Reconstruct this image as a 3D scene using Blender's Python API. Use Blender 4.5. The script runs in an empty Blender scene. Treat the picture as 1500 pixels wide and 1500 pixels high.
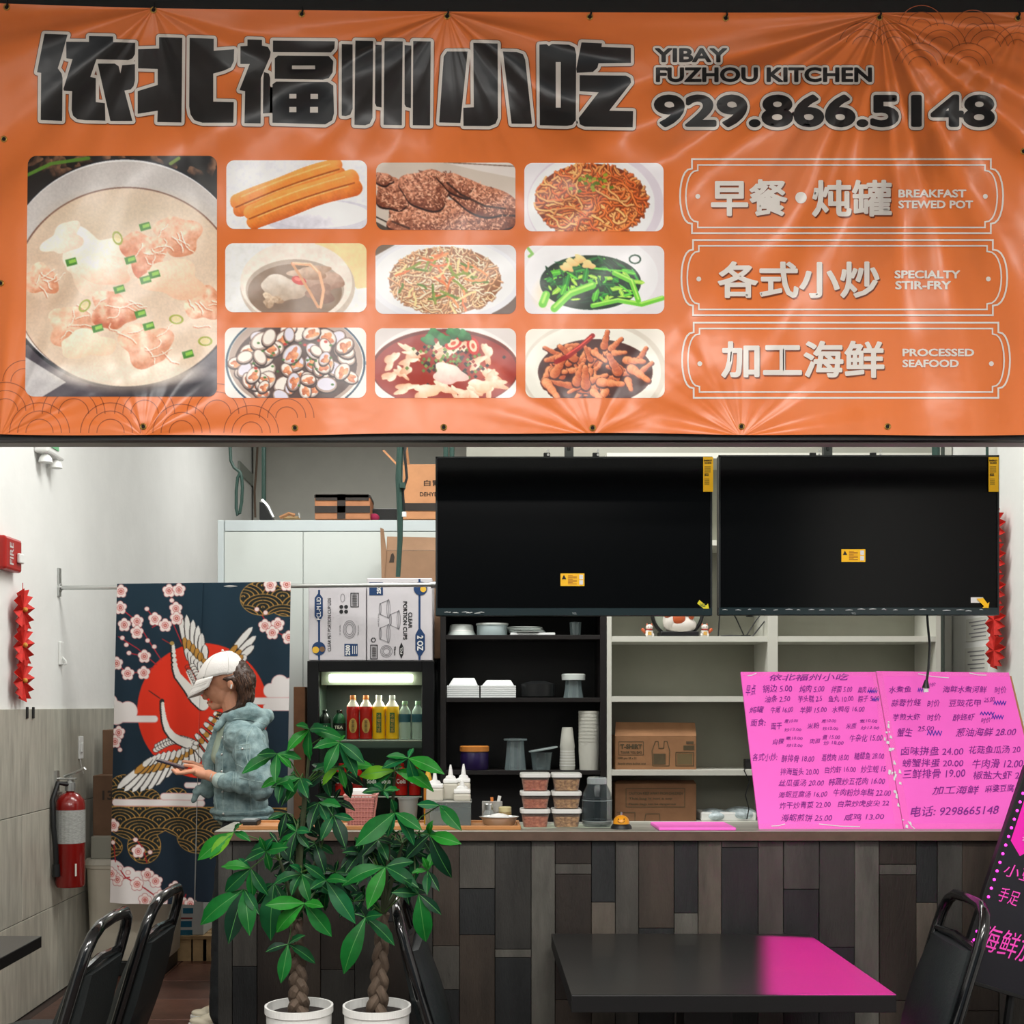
import bpy, bmesh, math, random
import numpy as np
from mathutils import Vector, Matrix
from mathutils.geometry import tessellate_polygon
random.seed(7); RNG = np.random.RandomState(5)
PI = math.pi
# ---------------------------------------------------------------- camera
F, CX, CY, CH = 1800.0, 697.0, 1032.0, 1.45
scene = bpy.context.scene
COL = scene.collection
cam_data = bpy.data.cameras.new('camera')
cam_data.sensor_width = 36.0; cam_data.lens = 36.0*F/1500
cam_data.shift_x = (750-CX)/1500; cam_data.shift_y = (CY-750)/1500
cam = bpy.data.objects.new('camera', cam_data); COL.objects.link(cam)
cam.location = (0, 0, CH); cam.rotation_euler = (PI/2, 0, 0)
cam_data.clip_start = 0.05
scene.camera = cam
# ---------------------------------------------------------------- world, lights, exposure
world = bpy.data.worlds.new('world'); scene.world = world; world.use_nodes = True
bg = world.node_tree.nodes['Background']
bg.inputs[0].default_value = (0.80, 0.92, 1.0, 1); bg.inputs[1].default_value = 0.20
scene.view_settings.view_transform = 'Standard'; scene.view_settings.look = 'None'
scene.view_settings.gamma = 1.0; scene.view_settings.use_curve_mapping = False
scene.view_settings.exposure = 0.0
def area(name, loc, size, power, color=(1,1,1), rot=(0,0,0), spread=180):
    l = bpy.data.lights.new(name, 'AREA'); l.shape = 'RECTANGLE'
    l.size, l.size_y = size; l.energy = power; l.color = color; l.spread = math.radians(spread)
    o = bpy.data.objects.new(name, l); COL.objects.link(o); o.location = loc; o.rotation_euler = rot
    return o
area('kitchen_ceiling_light', (-0.6, 5.2, 4.0), (1.4, 0.8), 64, (1, 0.985, 0.95))
area('kitchen_ceiling_light', (1.1, 5.2, 4.0), (1.4, 0.8), 46, (1, 0.985, 0.95))
area('kitchen_ceiling_light', (-0.7, 9.0, 4.0), (0.8, 1.2), 48, (1, 0.985, 0.95))
area('dining_ceiling_light', (-1.0, 0.6, 3.70), (1.2, 0.6), 84, (1, 0.97, 0.93))
area('dining_ceiling_light', (1.0, 0.6, 3.70), (1.2, 0.6), 84, (1, 0.97, 0.93))
area('dining_ceiling_light', (0.0, -1.6, 3.70), (2.4, 0.6), 150, (1, 0.97, 0.93))
area('added_magenta_light', (0.965, 3.30, 3.70), (0.36, 0.76), 36, (1.0, 0.015, 0.42), (0, 0, math.radians(-12.9)), spread=1.6)  # unseen lamp without a fixture, added to turn the table's right side magenta
# ---------------------------------------------------------------- helpers
def W(px, py, d): return Vector(((px-CX)*d/F, d, CH+(CY-py)*d/F))
def lin(c):
    return tuple(((x/255)/12.92 if x/255 <= 0.04045 else ((x/255+0.055)/1.055)**2.4) for x in c[:3])
def thing(name, label, cat, loc=(0,0,0), group=None, rz=0.0):
    o = bpy.data.objects.new(name, None); COL.objects.link(o); o.location = loc; o.rotation_euler = (0,0,rz)
    o.empty_display_size = 0.05
    o['label'] = label; o['category'] = cat
    if group: o['group'] = group
    return o
def tag(o, label, cat, group=None):
    o['label'] = label; o['category'] = cat
    if group: o['group'] = group
    return o
def struct(o): o['kind'] = 'structure'; return o
def wloc(p):
    v = Vector((0,0,0))
    while p is not None:
        v += Vector(p.location); p = p.parent
    return v
class MB:
    def __init__(s): s.v = []; s.f = []; s.m = []; s.cur = 0
    def add(s, vs, fs):
        b = len(s.v); s.v.extend([tuple(v) for v in vs]); s.f.extend([tuple(b+i for i in f) for f in fs]); s.m.extend([s.cur]*len(fs)); return s
    def mat(s, i): s.cur = i; return s
    def box(s, a, b, M=None):
        x0,y0,z0 = a; x1,y1,z1 = b
        vs = [Vector(p) for p in ((x0,y0,z0),(x1,y0,z0),(x1,y1,z0),(x0,y1,z0),(x0,y0,z1),(x1,y0,z1),(x1,y1,z1),(x0,y1,z1))]
        if M is not None: vs = [M @ v for v in vs]
        return s.add(vs, [(0,3,2,1),(4,5,6,7),(0,1,5,4),(1,2,6,5),(2,3,7,6),(3,0,4,7)])
    def bpx(s, x0, y0, x1, y1, d, dep):
        a = W(x0,y1,d); b = W(x1,y0,d); return s.box((a.x,d,a.z),(b.x,d+dep,b.z))
    def tube(s, pts, r, n=8, cap=True, closed=False):
        pts = [Vector(p) for p in pts]; N = len(pts)
        rs = r if isinstance(r, (list,tuple)) else [r]*N
        base = len(s.v); up = None
        for i,p in enumerate(pts):
            if closed: t = (pts[(i+1)%N]-pts[i-1])
            else: t = pts[min(i+1,N-1)]-pts[max(i-1,0)]
            t = t.normalized() if t.length > 1e-9 else Vector((0,0,1))
            if up is None: up = Vector((0,0,1)) if abs(t.z) < 0.9 else Vector((1,0,0))
            a = t.cross(up)
            if a.length < 1e-6: a = t.cross(Vector((0.3,1,0.2)))
            a.normalize(); b = t.cross(a).normalized(); up = -b if False else up
            up = b.cross(t) if False else (up - t*up.dot(t)).normalized() if (up - t*up.dot(t)).length>1e-6 else up
            for k in range(n):
                q = p + (a*math.cos(2*PI*k/n)+b*math.sin(2*PI*k/n))*rs[i]
                s.v.append(tuple(q))
        M = N if closed else N-1
        for i in range(M):
            for k in range(n):
                A = base+i*n; B = base+((i+1)%N)*n
                s.f.append((A+k, A+(k+1)%n, B+(k+1)%n, B+k)); s.m.append(s.cur)
        if cap and not closed:
            s.f.append(tuple(base+k for k in reversed(range(n)))); s.m.append(s.cur)
            s.f.append(tuple(base+(N-1)*n+k for k in range(n))); s.m.append(s.cur)
        return s
    def lathe(s, c, prof, n=24, sx=1, sy=1, cap=True):
        c = Vector(c); base = len(s.v)
        for r,z in prof:
            for k in range(n):
                a = 2*PI*k/n; s.v.append((c.x+r*sx*math.cos(a), c.y+r*sy*math.sin(a), c.z+z))
        for i in range(len(prof)-1):
            for k in range(n):
                A = base+i*n; B = A+n
                s.f.append((A+k, A+(k+1)%n, B+(k+1)%n, B+k)); s.m.append(s.cur)
        if cap:
            s.f.append(tuple(base+k for k in reversed(range(n)))); s.m.append(s.cur)
            e = base+(len(prof)-1)*n; s.f.append(tuple(e+k for k in range(n))); s.m.append(s.cur)
        return s
    def lpx(s, cx, d, prof, n=24, cap=True, dd=0):   # lathe with (radius_px, y_px)
        k = d/F; c = W(cx, CY, d); return s.lathe((c.x, d+dd, 0), [(r*k, CH+(CY-y)*k) for r,y in prof], n, cap=cap)
    def ell(s, c, r, nu=16, nv=10, M=None):
        vs = []; c = Vector(c)
        for j in range(nv+1):
            ph = PI*j/nv
            for i in range(nu):
                a = 2*PI*i/nu
                v = Vector((r[0]*math.sin(ph)*math.cos(a), r[1]*math.sin(ph)*math.sin(a), -r[2]*math.cos(ph)))
                if M is not None: v = M @ v
                vs.append(v+c)
        fs = [(j*nu+i, j*nu+(i+1)%nu, (j+1)*nu+(i+1)%nu, (j+1)*nu+i) for j in range(nv) for i in range(nu)]
        return s.add(vs, fs)
    def cap2(s, p, q, r0, r1, n=14):                 # tapered capsule
        p = Vector(p); q = Vector(q)
        s.ell(p, (r0,)*3, n, 8); s.ell(q, (r1,)*3, n, 8)
        return s.tube([p, q], [r0, r1], n)
    def poly3(s, pts, dep=None, vec=None):           # polygon (list of 3d), optional extrusion vec
        pts = [Vector(p) for p in pts]
        tris = tessellate_polygon([pts]); n = len(pts)
        if vec is None: return s.add(pts, [tuple(t) for t in tris])
        vec = Vector(vec); vs = pts+[p+vec for p in pts]
        fs = [tuple(t) for t in tris]+[tuple(n+i for i in reversed(t)) for t in tris]+[(i,(i+1)%n,n+(i+1)%n,n+i) for i in range(n)]
        return s.add(vs, fs)
    def build(s, name, mats, parent=None, smooth=False, bevel=0, seg=2, fix=True):
        off = wloc(parent) if parent is not None else Vector((0,0,0))
        me = bpy.data.meshes.new(name)
        me.from_pydata([(x-off.x, y-off.y, z-off.z) for x,y,z in s.v], [], s.f)
        if not isinstance(mats, (list,tuple)): mats = [mats]
        for m in mats: me.materials.append(m)
        if len(mats) > 1: me.polygons.foreach_set('material_index', s.m)
        if fix:
            bm = bmesh.new(); bm.from_mesh(me); bmesh.ops.recalc_face_normals(bm, faces=bm.faces); bm.to_mesh(me); bm.free()
        if smooth:
            me.polygons.foreach_set('use_smooth', [True]*len(me.polygons))
            if smooth != 'all': me.set_sharp_from_angle(angle=math.radians(38))
        me.update()
        o = bpy.data.objects.new(name, me); COL.objects.link(o)
        if parent is not None: o.parent = parent
        if bevel:
            b = o.modifiers.new('bevel', 'BEVEL'); b.width = bevel; b.segments = seg; b.limit_method = 'ANGLE'; b.angle_limit = math.radians(40)
        return o
def evalmesh(mb, mods):
    me = bpy.data.meshes.new('tmp'); me.from_pydata(mb.v, [], mb.f)
    bm = bmesh.new(); bm.from_mesh(me); bmesh.ops.recalc_face_normals(bm, faces=bm.faces); bm.to_mesh(me); bm.free()
    o = bpy.data.objects.new('tmp', me); COL.objects.link(o)
    for t, kw in mods:
        m = o.modifiers.new(t, t)
        for k,v in kw.items(): setattr(m, k, v)
    dg = bpy.context.evaluated_depsgraph_get(); dg.update()
    me2 = bpy.data.meshes.new_from_object(o.evaluated_get(dg)); bpy.data.objects.remove(o); bpy.data.meshes.remove(me)
    return me2
def linkmesh(name, me, mats, parent=None, smooth=True):
    if parent is not None:
        off = wloc(parent); me.transform(Matrix.Translation(-off))
    me.materials.clear()
    for m in (mats if isinstance(mats,(list,tuple)) else [mats]): me.materials.append(m)
    if smooth: me.polygons.foreach_set('use_smooth', [True]*len(me.polygons))
    me.name = name; me.update()
    o = bpy.data.objects.new(name, me); COL.objects.link(o)
    if parent is not None: o.parent = parent
    return o
# ---- materials
_mc = {}
def mat(name, c, rough=0.6, metal=0.0, spec=0.5, noise=0.0, nscale=20, bump=0.0, bscale=60, emit=None, estr=0, trans=0.0, alpha=1.0, stretch=(1,1,1), ior=1.45, coat=0, c2=None, sss=0, vcol=False, aniso=0, thin=0):
    key = (name,)
    if key in _mc: return _mc[key]
    m = bpy.data.materials.new(name); m.use_nodes = True; nt = m.node_tree; p = nt.nodes['Principled BSDF']
    L = lin(c); p.inputs['Base Color'].default_value = (*L, 1); p.inputs['Roughness'].default_value = rough
    p.inputs['Metallic'].default_value = metal; p.inputs['Specular IOR Level'].default_value = spec; p.inputs['IOR'].default_value = ior
    p.inputs['Transmission Weight'].default_value = trans; p.inputs['Alpha'].default_value = alpha; p.inputs['Coat Weight'].default_value = coat
    m.diffuse_color = (*L, 1)
    tc = None
    if noise or bump:
        tc = nt.nodes.new('ShaderNodeTexCoord'); mp = nt.nodes.new('ShaderNodeMapping'); mp.inputs['Scale'].default_value = stretch
        nt.links.new(tc.outputs['Object'], mp.inputs[0])
    if vcol:
        vc = nt.nodes.new('ShaderNodeVertexColor'); vc.layer_name = 'Col'; nt.links.new(vc.outputs[0], p.inputs['Base Color'])
    elif noise:
        n = nt.nodes.new('ShaderNodeTexNoise'); n.inputs['Scale'].default_value = nscale; n.inputs['Detail'].default_value = 6; n.inputs['Roughness'].default_value = .6
        nt.links.new(mp.outputs[0], n.inputs[0])
        r = nt.nodes.new('ShaderNodeMapRange'); r.inputs[1].default_value = .32; r.inputs[2].default_value = .68
        nt.links.new(n.outputs[0], r.inputs[0])
        mx = nt.nodes.new('ShaderNodeMix'); mx.data_type = 'RGBA'
        A = tuple(x*(1-noise) for x in L); B = tuple(min(1,x*(1+noise)) for x in L)
        if c2 is not None: A = L; B = lin(c2)
        mx.inputs[6].default_value = (*A,1); mx.inputs[7].default_value = (*B,1)
        nt.links.new(r.outputs[0], mx.inputs[0]); nt.links.new(mx.outputs[2], p.inputs['Base Color'])
    if bump:
        n = nt.nodes.new('ShaderNodeTexNoise'); n.inputs['Scale'].default_value = bscale; n.inputs['Detail'].default_value = 4
        nt.links.new(mp.outputs[0], n.inputs[0]); b = nt.nodes.new('ShaderNodeBump'); b.inputs['Strength'].default_value = bump; b.inputs['Distance'].default_value = .01
        nt.links.new(n.outputs[0], b.inputs['Height']); nt.links.new(b.outputs[0], p.inputs['Normal'])
    if emit is not None:
        p.inputs['Emission Color'].default_value = (*lin(emit),1); p.inputs['Emission Strength'].default_value = estr
    if sss: p.inputs['Subsurface Weight'].default_value = sss; p.inputs['Subsurface Radius'].default_value = (.02,.008,.005)
    _mc[key] = m; return m
def glassy(name, c, fac=0.75, rough=0.08, tint=None):           # thin clear plastic or glass: tinted transparency with a gloss
    if (name,) in _mc: return _mc[(name,)]
    m = bpy.data.materials.new(name); m.use_nodes = True; nt = m.node_tree; nt.nodes.clear()
    o = nt.nodes.new('ShaderNodeOutputMaterial'); mx = nt.nodes.new('ShaderNodeMixShader'); t = nt.nodes.new('ShaderNodeBsdfTransparent'); p = nt.nodes.new('ShaderNodeBsdfPrincipled')
    lw = nt.nodes.new('ShaderNodeLayerWeight'); lw.inputs[0].default_value = .35
    mr = nt.nodes.new('ShaderNodeMapRange'); mr.inputs[3].default_value = 1-fac; mr.inputs[4].default_value = min(1.0, 1-fac+.5)
    nt.links.new(lw.outputs['Facing'], mr.inputs[0]); nt.links.new(mr.outputs[0], mx.inputs[0])
    L = lin(c); t.inputs[0].default_value = (*(lin(tint) if tint else [min(1,.85+.15*x) for x in L]),1); p.inputs['Base Color'].default_value = (*L,1); p.inputs['Roughness'].default_value = rough
    p.inputs['Coat Weight'].default_value = .5
    nt.links.new(t.outputs[0], mx.inputs[1]); nt.links.new(p.outputs[0], mx.inputs[2]); nt.links.new(mx.outputs[0], o.inputs[0])
    m.diffuse_color = (*L,1); _mc[(name,)] = m; return m
# ---- text and flat print
_tc = {}
def text2d(s, weight=0.0, shear=0.0, res=3):
    key = (s, weight, shear)
    if key in _tc: return _tc[key]
    c = bpy.data.curves.new('t', 'FONT'); c.body = s; c.size = 1; c.resolution_u = res; c.shear = shear
    o = bpy.data.objects.new('t', c); m = o.to_mesh()
    vs = [(v.co.x, v.co.y) for v in m.vertices]; fs = [tuple(p.vertices) for p in m.polygons]
    o.to_mesh_clear(); bpy.data.objects.remove(o); bpy.data.curves.remove(c)
    if weight > 0: vs, fs = fatten(vs, fs, weight)
    _tc[key] = (vs, fs); return vs, fs
def fatten(vs, fs, w, n=8):
    cnt = {}
    for f in fs:
        for i in range(len(f)):
            e = (f[i], f[(i+1)%len(f)]); k = (min(e),max(e)); cnt[k] = cnt.get(k,0)+1
    # merge by coordinate so that duplicate vertices do not count as borders
    vs = list(vs); fs = list(fs); done = set()
    for (a,b),c in list(cnt.items()):
        if c != 1: continue
        (x0,y0),(x1,y1) = vs[a], vs[b]; dx, dy = x1-x0, y1-y0; l = math.hypot(dx,dy)
        if l < 1e-7: continue
        nx, ny = -dy/l*w, dx/l*w; k = len(vs)
        vs += [(x0+nx,y0+ny),(x0-nx,y0-ny),(x1-nx,y1-ny),(x1+nx,y1+ny)]; fs.append((k,k+1,k+2,k+3))
        for (x,y) in ((x0,y0),(x1,y1)):
            q = (round(x,4), round(y,4))
            if q in done: continue
            done.add(q); k = len(vs)
            vs += [(x+w*math.cos(2*PI*i/n+.2), y+w*math.sin(2*PI*i/n+.2)) for i in range(n)]; fs.append(tuple(range(k,k+n)))
    return vs, fs
def fit(t, x0, y0, x1, y1, pad=0, ref=None):          # fit text to a pixel box; returns pixel coords (y down)
    vs, fs = t; R = ref[0] if ref else vs
    ax = min(v[0] for v in R); bx = max(v[0] for v in R); ay = min(v[1] for v in R); by = max(v[1] for v in R)
    sx = (x1-x0)/(bx-ax); sy = (y1-y0)/(by-ay)
    return [(x0+(x-ax)*sx, y1-(y-ay)*sy) for x,y in vs]
def put(mb, t, mapf):                                  # place pixel-space flat shape on a surface
    vs, fs = t; g = []
    for f in fs:                                       # every face looks towards the reader
        a = sum(vs[f[i]][0]*vs[f[(i+1)%len(f)]][1]-vs[f[(i+1)%len(f)]][0]*vs[f[i]][1] for i in range(len(f)))
        if abs(a) > 1e-9: g.append(tuple(f) if a < 0 else tuple(reversed(f)))
    par = list(range(len(vs)))
    def find(a):
        while par[a] != a: par[a] = par[par[a]]; a = par[a]
        return a
    for f in g:
        r = find(f[0])
        for i in f[1:]: par[find(i)] = r
    ci = {}; out = []
    for i,(x,y) in enumerate(vs):                      # overlapping pieces of one print sit a hair apart
        k = ci.setdefault(find(i), len(ci)); out.append(mapf(x,y)+Vector((0,-8e-6*((k*7)%61),0)))
    mb.add(out, g); return mb
def plane_map(d, e=0.0): return lambda x,y: W(x,y,d) + Vector((0,-e,0))
def strip(pts, w, closed=False):                       # flat stroke as one mitred ribbon
    P = [Vector((p[0],p[1])) for p in pts]; n = len(P); vs = []
    for i in range(n):
        a = P[i-1] if (i > 0 or closed) else P[i]; b = P[(i+1)%n] if (i < n-1 or closed) else P[i]
        t1 = (P[i]-a); t2 = (b-P[i])
        t1 = t1.normalized() if t1.length>1e-9 else t2.normalized(); t2 = t2.normalized() if t2.length>1e-9 else t1
        nn = Vector((-(t1.y+t2.y), t1.x+t2.x)); 
        if nn.length<1e-6: nn = Vector((-t1.y,t1.x))
        nn.normalize(); k = 1/max(.4, nn.dot(Vector((-t1.y,t1.x))))
        vs += [tuple(P[i]+nn*w/2*k), tuple(P[i]-nn*w/2*k)]
    m = n if closed else n-1
    return vs, [(2*i, 2*i+1, 2*((i+1)%n)+1, 2*((i+1)%n)) for i in range(m)]
def disc(x, y, r, n=16, ry=None): return [(x+r*math.cos(2*PI*i/n), y+(ry or r)*math.sin(2*PI*i/n)) for i in range(n)], [tuple(range(n))]
def ngon(pts): 
    tris = tessellate_polygon([[Vector((p[0],p[1],0)) for p in pts]]); return list(pts), [tuple(t) for t in tris]
# ---- raster canvas for printed pictures (painted into colour attributes of fine grids)
class Canvas:
    def __init__(s, x0, y0, x1, y1, k, bgc):
        s.x0, s.y0, s.k = x0, y0, k; s.w = int(round((x1-x0)*k)); s.h = int(round((y1-y0)*k))
        s.im = np.empty((s.h, s.w, 3), np.float32); s.im[:] = np.array(bgc[:3])/255.0
    def _bb(s, xa, ya, xb, yb):
        i0 = max(0,int((xa-s.x0)*s.k)-1); i1 = min(s.w,int((xb-s.x0)*s.k)+2); j0 = max(0,int((ya-s.y0)*s.k)-1); j1 = min(s.h,int((yb-s.y0)*s.k)+2)
        if i1 <= i0 or j1 <= j0: return None
        X, Y = np.meshgrid(s.x0+(np.arange(i0,i1)+.5)/s.k, s.y0+(np.arange(j0,j1)+.5)/s.k); return i0,i1,j0,j1,X,Y
    def put(s, bb, m, c, a=1.0):
        i0,i1,j0,j1 = bb[:4]; c = np.asarray(c, np.float32)/255.0 if not isinstance(c, np.ndarray) else c
        A = (m.astype(np.float32)*a)[...,None]; s.im[j0:j1,i0:i1] = s.im[j0:j1,i0:i1]*(1-A) + c*A
    def poly(s, pts, c, a=1.0):
        P = np.array(pts, float); bb = s._bb(P[:,0].min(),P[:,1].min(),P[:,0].max(),P[:,1].max())
        if bb is None: return
        X, Y = bb[4], bb[5]; m = np.zeros(X.shape, bool); n = len(P)
        for i in range(n):
            xa,ya = P[i]; xb,yb = P[(i+1)%n]
            if ya == yb: continue
            m ^= ((ya > Y) != (yb > Y)) & (X < (xb-xa)*(Y-ya)/(yb-ya)+xa)
        s.put(bb, m, c, a)
    def ell(s, cx, cy, rx, ry, c, a=1.0, ang=0, soft=0, ring=None):
        R = max(rx,ry)*1.2+1; bb = s._bb(cx-R,cy-R,cx+R,cy+R)
        if bb is None: return
        X, Y = bb[4]-cx, bb[5]-cy; ca, sa = math.cos(ang), math.sin(ang)
        q = np.sqrt(((X*ca+Y*sa)/rx)**2+((-X*sa+Y*ca)/ry)**2)
        if ring: m = np.abs(q-1) < ring/max(rx,ry)/2
        elif soft: m = np.clip((1-q)/soft, 0, 1)
        else: m = q < 1
        s.put(bb, m, c, a)
    def line(s, pts, w, c, a=1.0):
        for (xa,ya),(xb,yb) in zip(pts[:-1], pts[1:]):
            bb = s._bb(min(xa,xb)-w,min(ya,yb)-w,max(xa,xb)+w,max(ya,yb)+w)
            if bb is None: continue
            X, Y = bb[4], bb[5]; dx, dy = xb-xa, yb-ya; L = dx*dx+dy*dy+1e-9
            t = np.clip(((X-xa)*dx+(Y-ya)*dy)/L, 0, 1); D = np.hypot(X-xa-t*dx, Y-ya-t*dy)
            s.put(bb, D < w/2, c, a)
    def blob(s, cx, cy, rx, ry, c1, c2, ang=0, tex=0.3, seed=0, wob=0.15, sc=6):   # irregular rounded morsel as the printed picture shows it
        R = max(rx,ry)*1.3+1; bb = s._bb(cx-R,cy-R,cx+R,cy+R)
        if bb is None: return
        X, Y = bb[4]-cx, bb[5]-cy; ca, sa = math.cos(ang), math.sin(ang); U = (X*ca+Y*sa)/rx; V = (-X*sa+Y*ca)/ry
        th = np.arctan2(V,U); q = np.hypot(U,V)/(1+wob*(np.sin(3*th+seed)+.6*np.sin(5*th+seed*2.3)))
        N = vnoise(bb[4]/sc+seed*7.7, bb[5]/sc+seed*3.1)
        t = np.clip(.55-.35*V-.25*U+tex*(N-.5)*2-.4*np.clip(q-.6,0,1), 0, 1)[...,None]
        col = np.array(c2)/255.0*(1-t)+np.array(c1)/255.0*t
        s.put(bb, q < 1, col.astype(np.float32))
    def grain(s, amp, sc):
        X, Y = np.meshgrid(np.arange(s.w)/s.k/sc, np.arange(s.h)/s.k/sc); s.im *= (1+amp*(vnoise(X+3,Y+9)-.5)*2)[...,None]
    def sample(s, X, Y):
        i = np.clip((X-s.x0)*s.k-.5, 0, s.w-1.001); j = np.clip((Y-s.y0)*s.k-.5, 0, s.h-1.001)
        i0 = i.astype(int); j0 = j.astype(int); i1 = np.minimum(i0+1,s.w-1); j1 = np.minimum(j0+1,s.h-1)
        fx = (i-i0)[...,None]; fy = (j-j0)[...,None]; I = s.im
        return (I[j0,i0]*(1-fx)+I[j0,i1]*fx)*(1-fy)+(I[j1,i0]*(1-fx)+I[j1,i1]*fx)*fy
    def halve(s):
        h, w = s.h//2*2, s.w//2*2; s.im = (s.im[0:h:2,0:w:2]+s.im[1:h:2,0:w:2]+s.im[0:h:2,1:w:2]+s.im[1:h:2,1:w:2])/4; s.h, s.w, s.k = h//2, w//2, s.k/2
_T = np.random.RandomState(3).rand(256,256).astype(np.float32)
def _vn(X, Y):
    i = np.floor(X).astype(int); j = np.floor(Y).astype(int); fx = X-i; fy = Y-j; fx = fx*fx*(3-2*fx); fy = fy*fy*(3-2*fy)
    g = lambda a,b: _T[b%256, a%256]
    return (g(i,j)*(1-fx)+g(i+1,j)*fx)*(1-fy)+(g(i,j+1)*(1-fx)+g(i+1,j+1)*fx)*fy
def vnoise(X, Y): return (_vn(X,Y)*.55+_vn(X*2.1+5,Y*2.1+8)*.3+_vn(X*4.3+1,Y*4.3+2)*.15)
def gridmesh(name, nx, ny, fpos, fcol, material, parent):
    U, V = np.meshgrid(np.linspace(0,1,nx), np.linspace(0,1,ny))
    P = fpos(U, V).reshape(-1,3); off = np.array(wloc(parent)) if parent is not None else 0; P = P-off
    C = np.clip(fcol(U, V).reshape(-1,3), 0, 1); C = np.where(C <= .04045, C/12.92, ((C+.055)/1.055)**2.4)
    idx = np.arange(nx*ny).reshape(ny,nx); Q = np.stack([idx[:-1,:-1],idx[1:,:-1],idx[1:,1:],idx[:-1,1:]],-1).reshape(-1,4)
    me = bpy.data.meshes.new(name); me.vertices.add(len(P)); me.vertices.foreach_set('co', P.astype(np.float32).ravel())
    me.loops.add(Q.size); me.loops.foreach_set('vertex_index', Q.astype(np.int32).ravel()); me.polygons.add(len(Q))
    me.polygons.foreach_set('loop_start', (np.arange(len(Q))*4).astype(np.int32)); me.update(calc_edges=True)
    me.polygons.foreach_set('use_smooth', np.ones(len(Q),bool))
    at = me.color_attributes.new('Col', 'FLOAT_COLOR', 'POINT'); at.data.foreach_set('color', np.concatenate([C,np.ones((len(C),1))],1).astype(np.float32).ravel())
    me.materials.append(material); me.update()
    o = bpy.data.objects.new(name, me); COL.objects.link(o)
    if parent is not None: o.parent = parent
    return o
def copy_tree(o, parent=None):
    c = o.copy(); COL.objects.link(c); c.parent = parent
    for ch in o.children: copy_tree(ch, c)
    return c
# ================================================================ SETTING
plaster = mat('white_plaster', (232,233,230), .85, noise=.03, nscale=3, bump=.15, bscale=18)
greywall = mat('grey_plaster', (205,204,196), .85, noise=.03, nscale=5)
grout = mat('grout', (150,150,142), .9)
def tile_mat(i):
    b = [(168,166,154),(158,157,146),(176,173,160)][i]
    return mat('wall_tile_%d'%i, b, .35, noise=.22, nscale=9, stretch=(1,2.6,.35), bump=.08, bscale=40)
XL, XR = -2.12, 2.55
def wall(name, a, b, m): return struct(MB().box(a, b).build(name, m))
wl = wall('wall_left', (XL-.12, -1.0, 0), (XL, 11.8, 4.2), plaster)
mt_ = MB().box((XL, 2.0, 0), (XL+.010, 9.6, 1.425)); mt_.build('grout_bed', grout, wl)
rowz = [0.0, .445, .937, 1.43]
for r in range(3):
    y = 2.2 + (r%2)*.5
    while y < 9.4:
        z0, z1 = rowz[r]+.002, rowz[r+1]-.002
        MB().box((XL+.002, y+.002, z0), (XL+.016, y+.998, z1)).build('wall_tile', tile_mat(random.randrange(3)), wl, bevel=.0015, seg=1); y += 1.0
wr = wall('wall_right', (XR, -1.0, 0), (XR+.12, 11.8, 4.2), plaster)
wb = wall('wall_back', (XL, 11.68, 0), (XR, 11.8, 4.2), greywall)
tr = MB().box((XL+.02, 11.60, 0), (XL+.13, 11.68, 4.1)); struct(tr.build('trim_1', mat('trim_grey',(196,196,188),.6)))
wall('wall_rear_right', (-.05, 6.62, 0), (XR, 6.70, 4.1), mat('rear_grey_shaded', (158,158,148), .85, noise=.05, nscale=5))  # grey plaster darkened here, shade put into the wall colour
ceil = wall('ceiling', (XL-.1, 3.99, 4.1), (XR+.1, 11.8, 4.2), mat('ceiling_white',(228,228,224),.9))
struct(MB().box((XL-.1, -1.0, 3.76), (XR+.1, 3.99, 3.86)).build('ceiling_front', mat('ceiling_white',(228,228,224),.9)))
# header beam over the opening: black steel with a pale lower lip
black_steel = mat('black_steel', (12,14,15), .5, noise=.3, nscale=30)
header = struct(MB().box((XL, 3.765, W(0,648.3,3.80).z), (XR, 3.80, 3.76)).build('trim_2', black_steel))
struct(MB().box((XL, 3.80, W(0,655,3.86).z), (XR, 3.86, 3.7)).build('trim_3', mat('lip_grey', (150,150,142), .6, noise=.15, nscale=14, stretch=(.4,1,1))))
wall('wall_header', (XL, 3.86, W(0,650,3.98).z), (XR, 3.985, 4.2), plaster)
# floor with quarry tiles
fl = struct(MB().box((XL, -1.0, -.08), (XR, 11.7, -.008)).build('floor', mat('floor_grout', (52,40,34), .8)))
tmats = [mat('quarry_tile_%d'%i, c, .35, noise=.22, nscale=14, bump=.1, bscale=50) for i,c in enumerate([(84,54,44),(76,50,42),(92,60,48)])]
tm = bpy.data.meshes
base_tiles = []
for i in range(3):
    t = MB().box((-.197,-.197,-.012),(.197,.197,0)).build('floor_tile', tmats[i], fl, bevel=.003, seg=1); base_tiles.append(t)
first = [True]*3; k = 0
for j in range(8):
    for i in range(3):
        x = XL+.26+i*.40; y = 5.05+j*.40; q = (i+2*j)%3
        if first[q]: o = base_tiles[q]; first[q] = False
        else: o = base_tiles[q].copy(); COL.objects.link(o)
        o.location = (x, y, random.uniform(-.0008,.0008))
struct(MB().box((-.86, -1, -.008), (XR, 11.7, 0)).build('floor_dining', mat('floor_plain', (74,56,48), .45, noise=.2, nscale=8)))
struct(MB().box((XL, -1, -.008), (-.86, 4.84, 0)).build('floor_front', mat('floor_plain', (74,56,48), .45)))
struct(MB().box((XL, 8.06, -.008), (-.86, 11.7, 0)).build('floor_rear', mat('floor_plain', (74,56,48), .45)))
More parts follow.
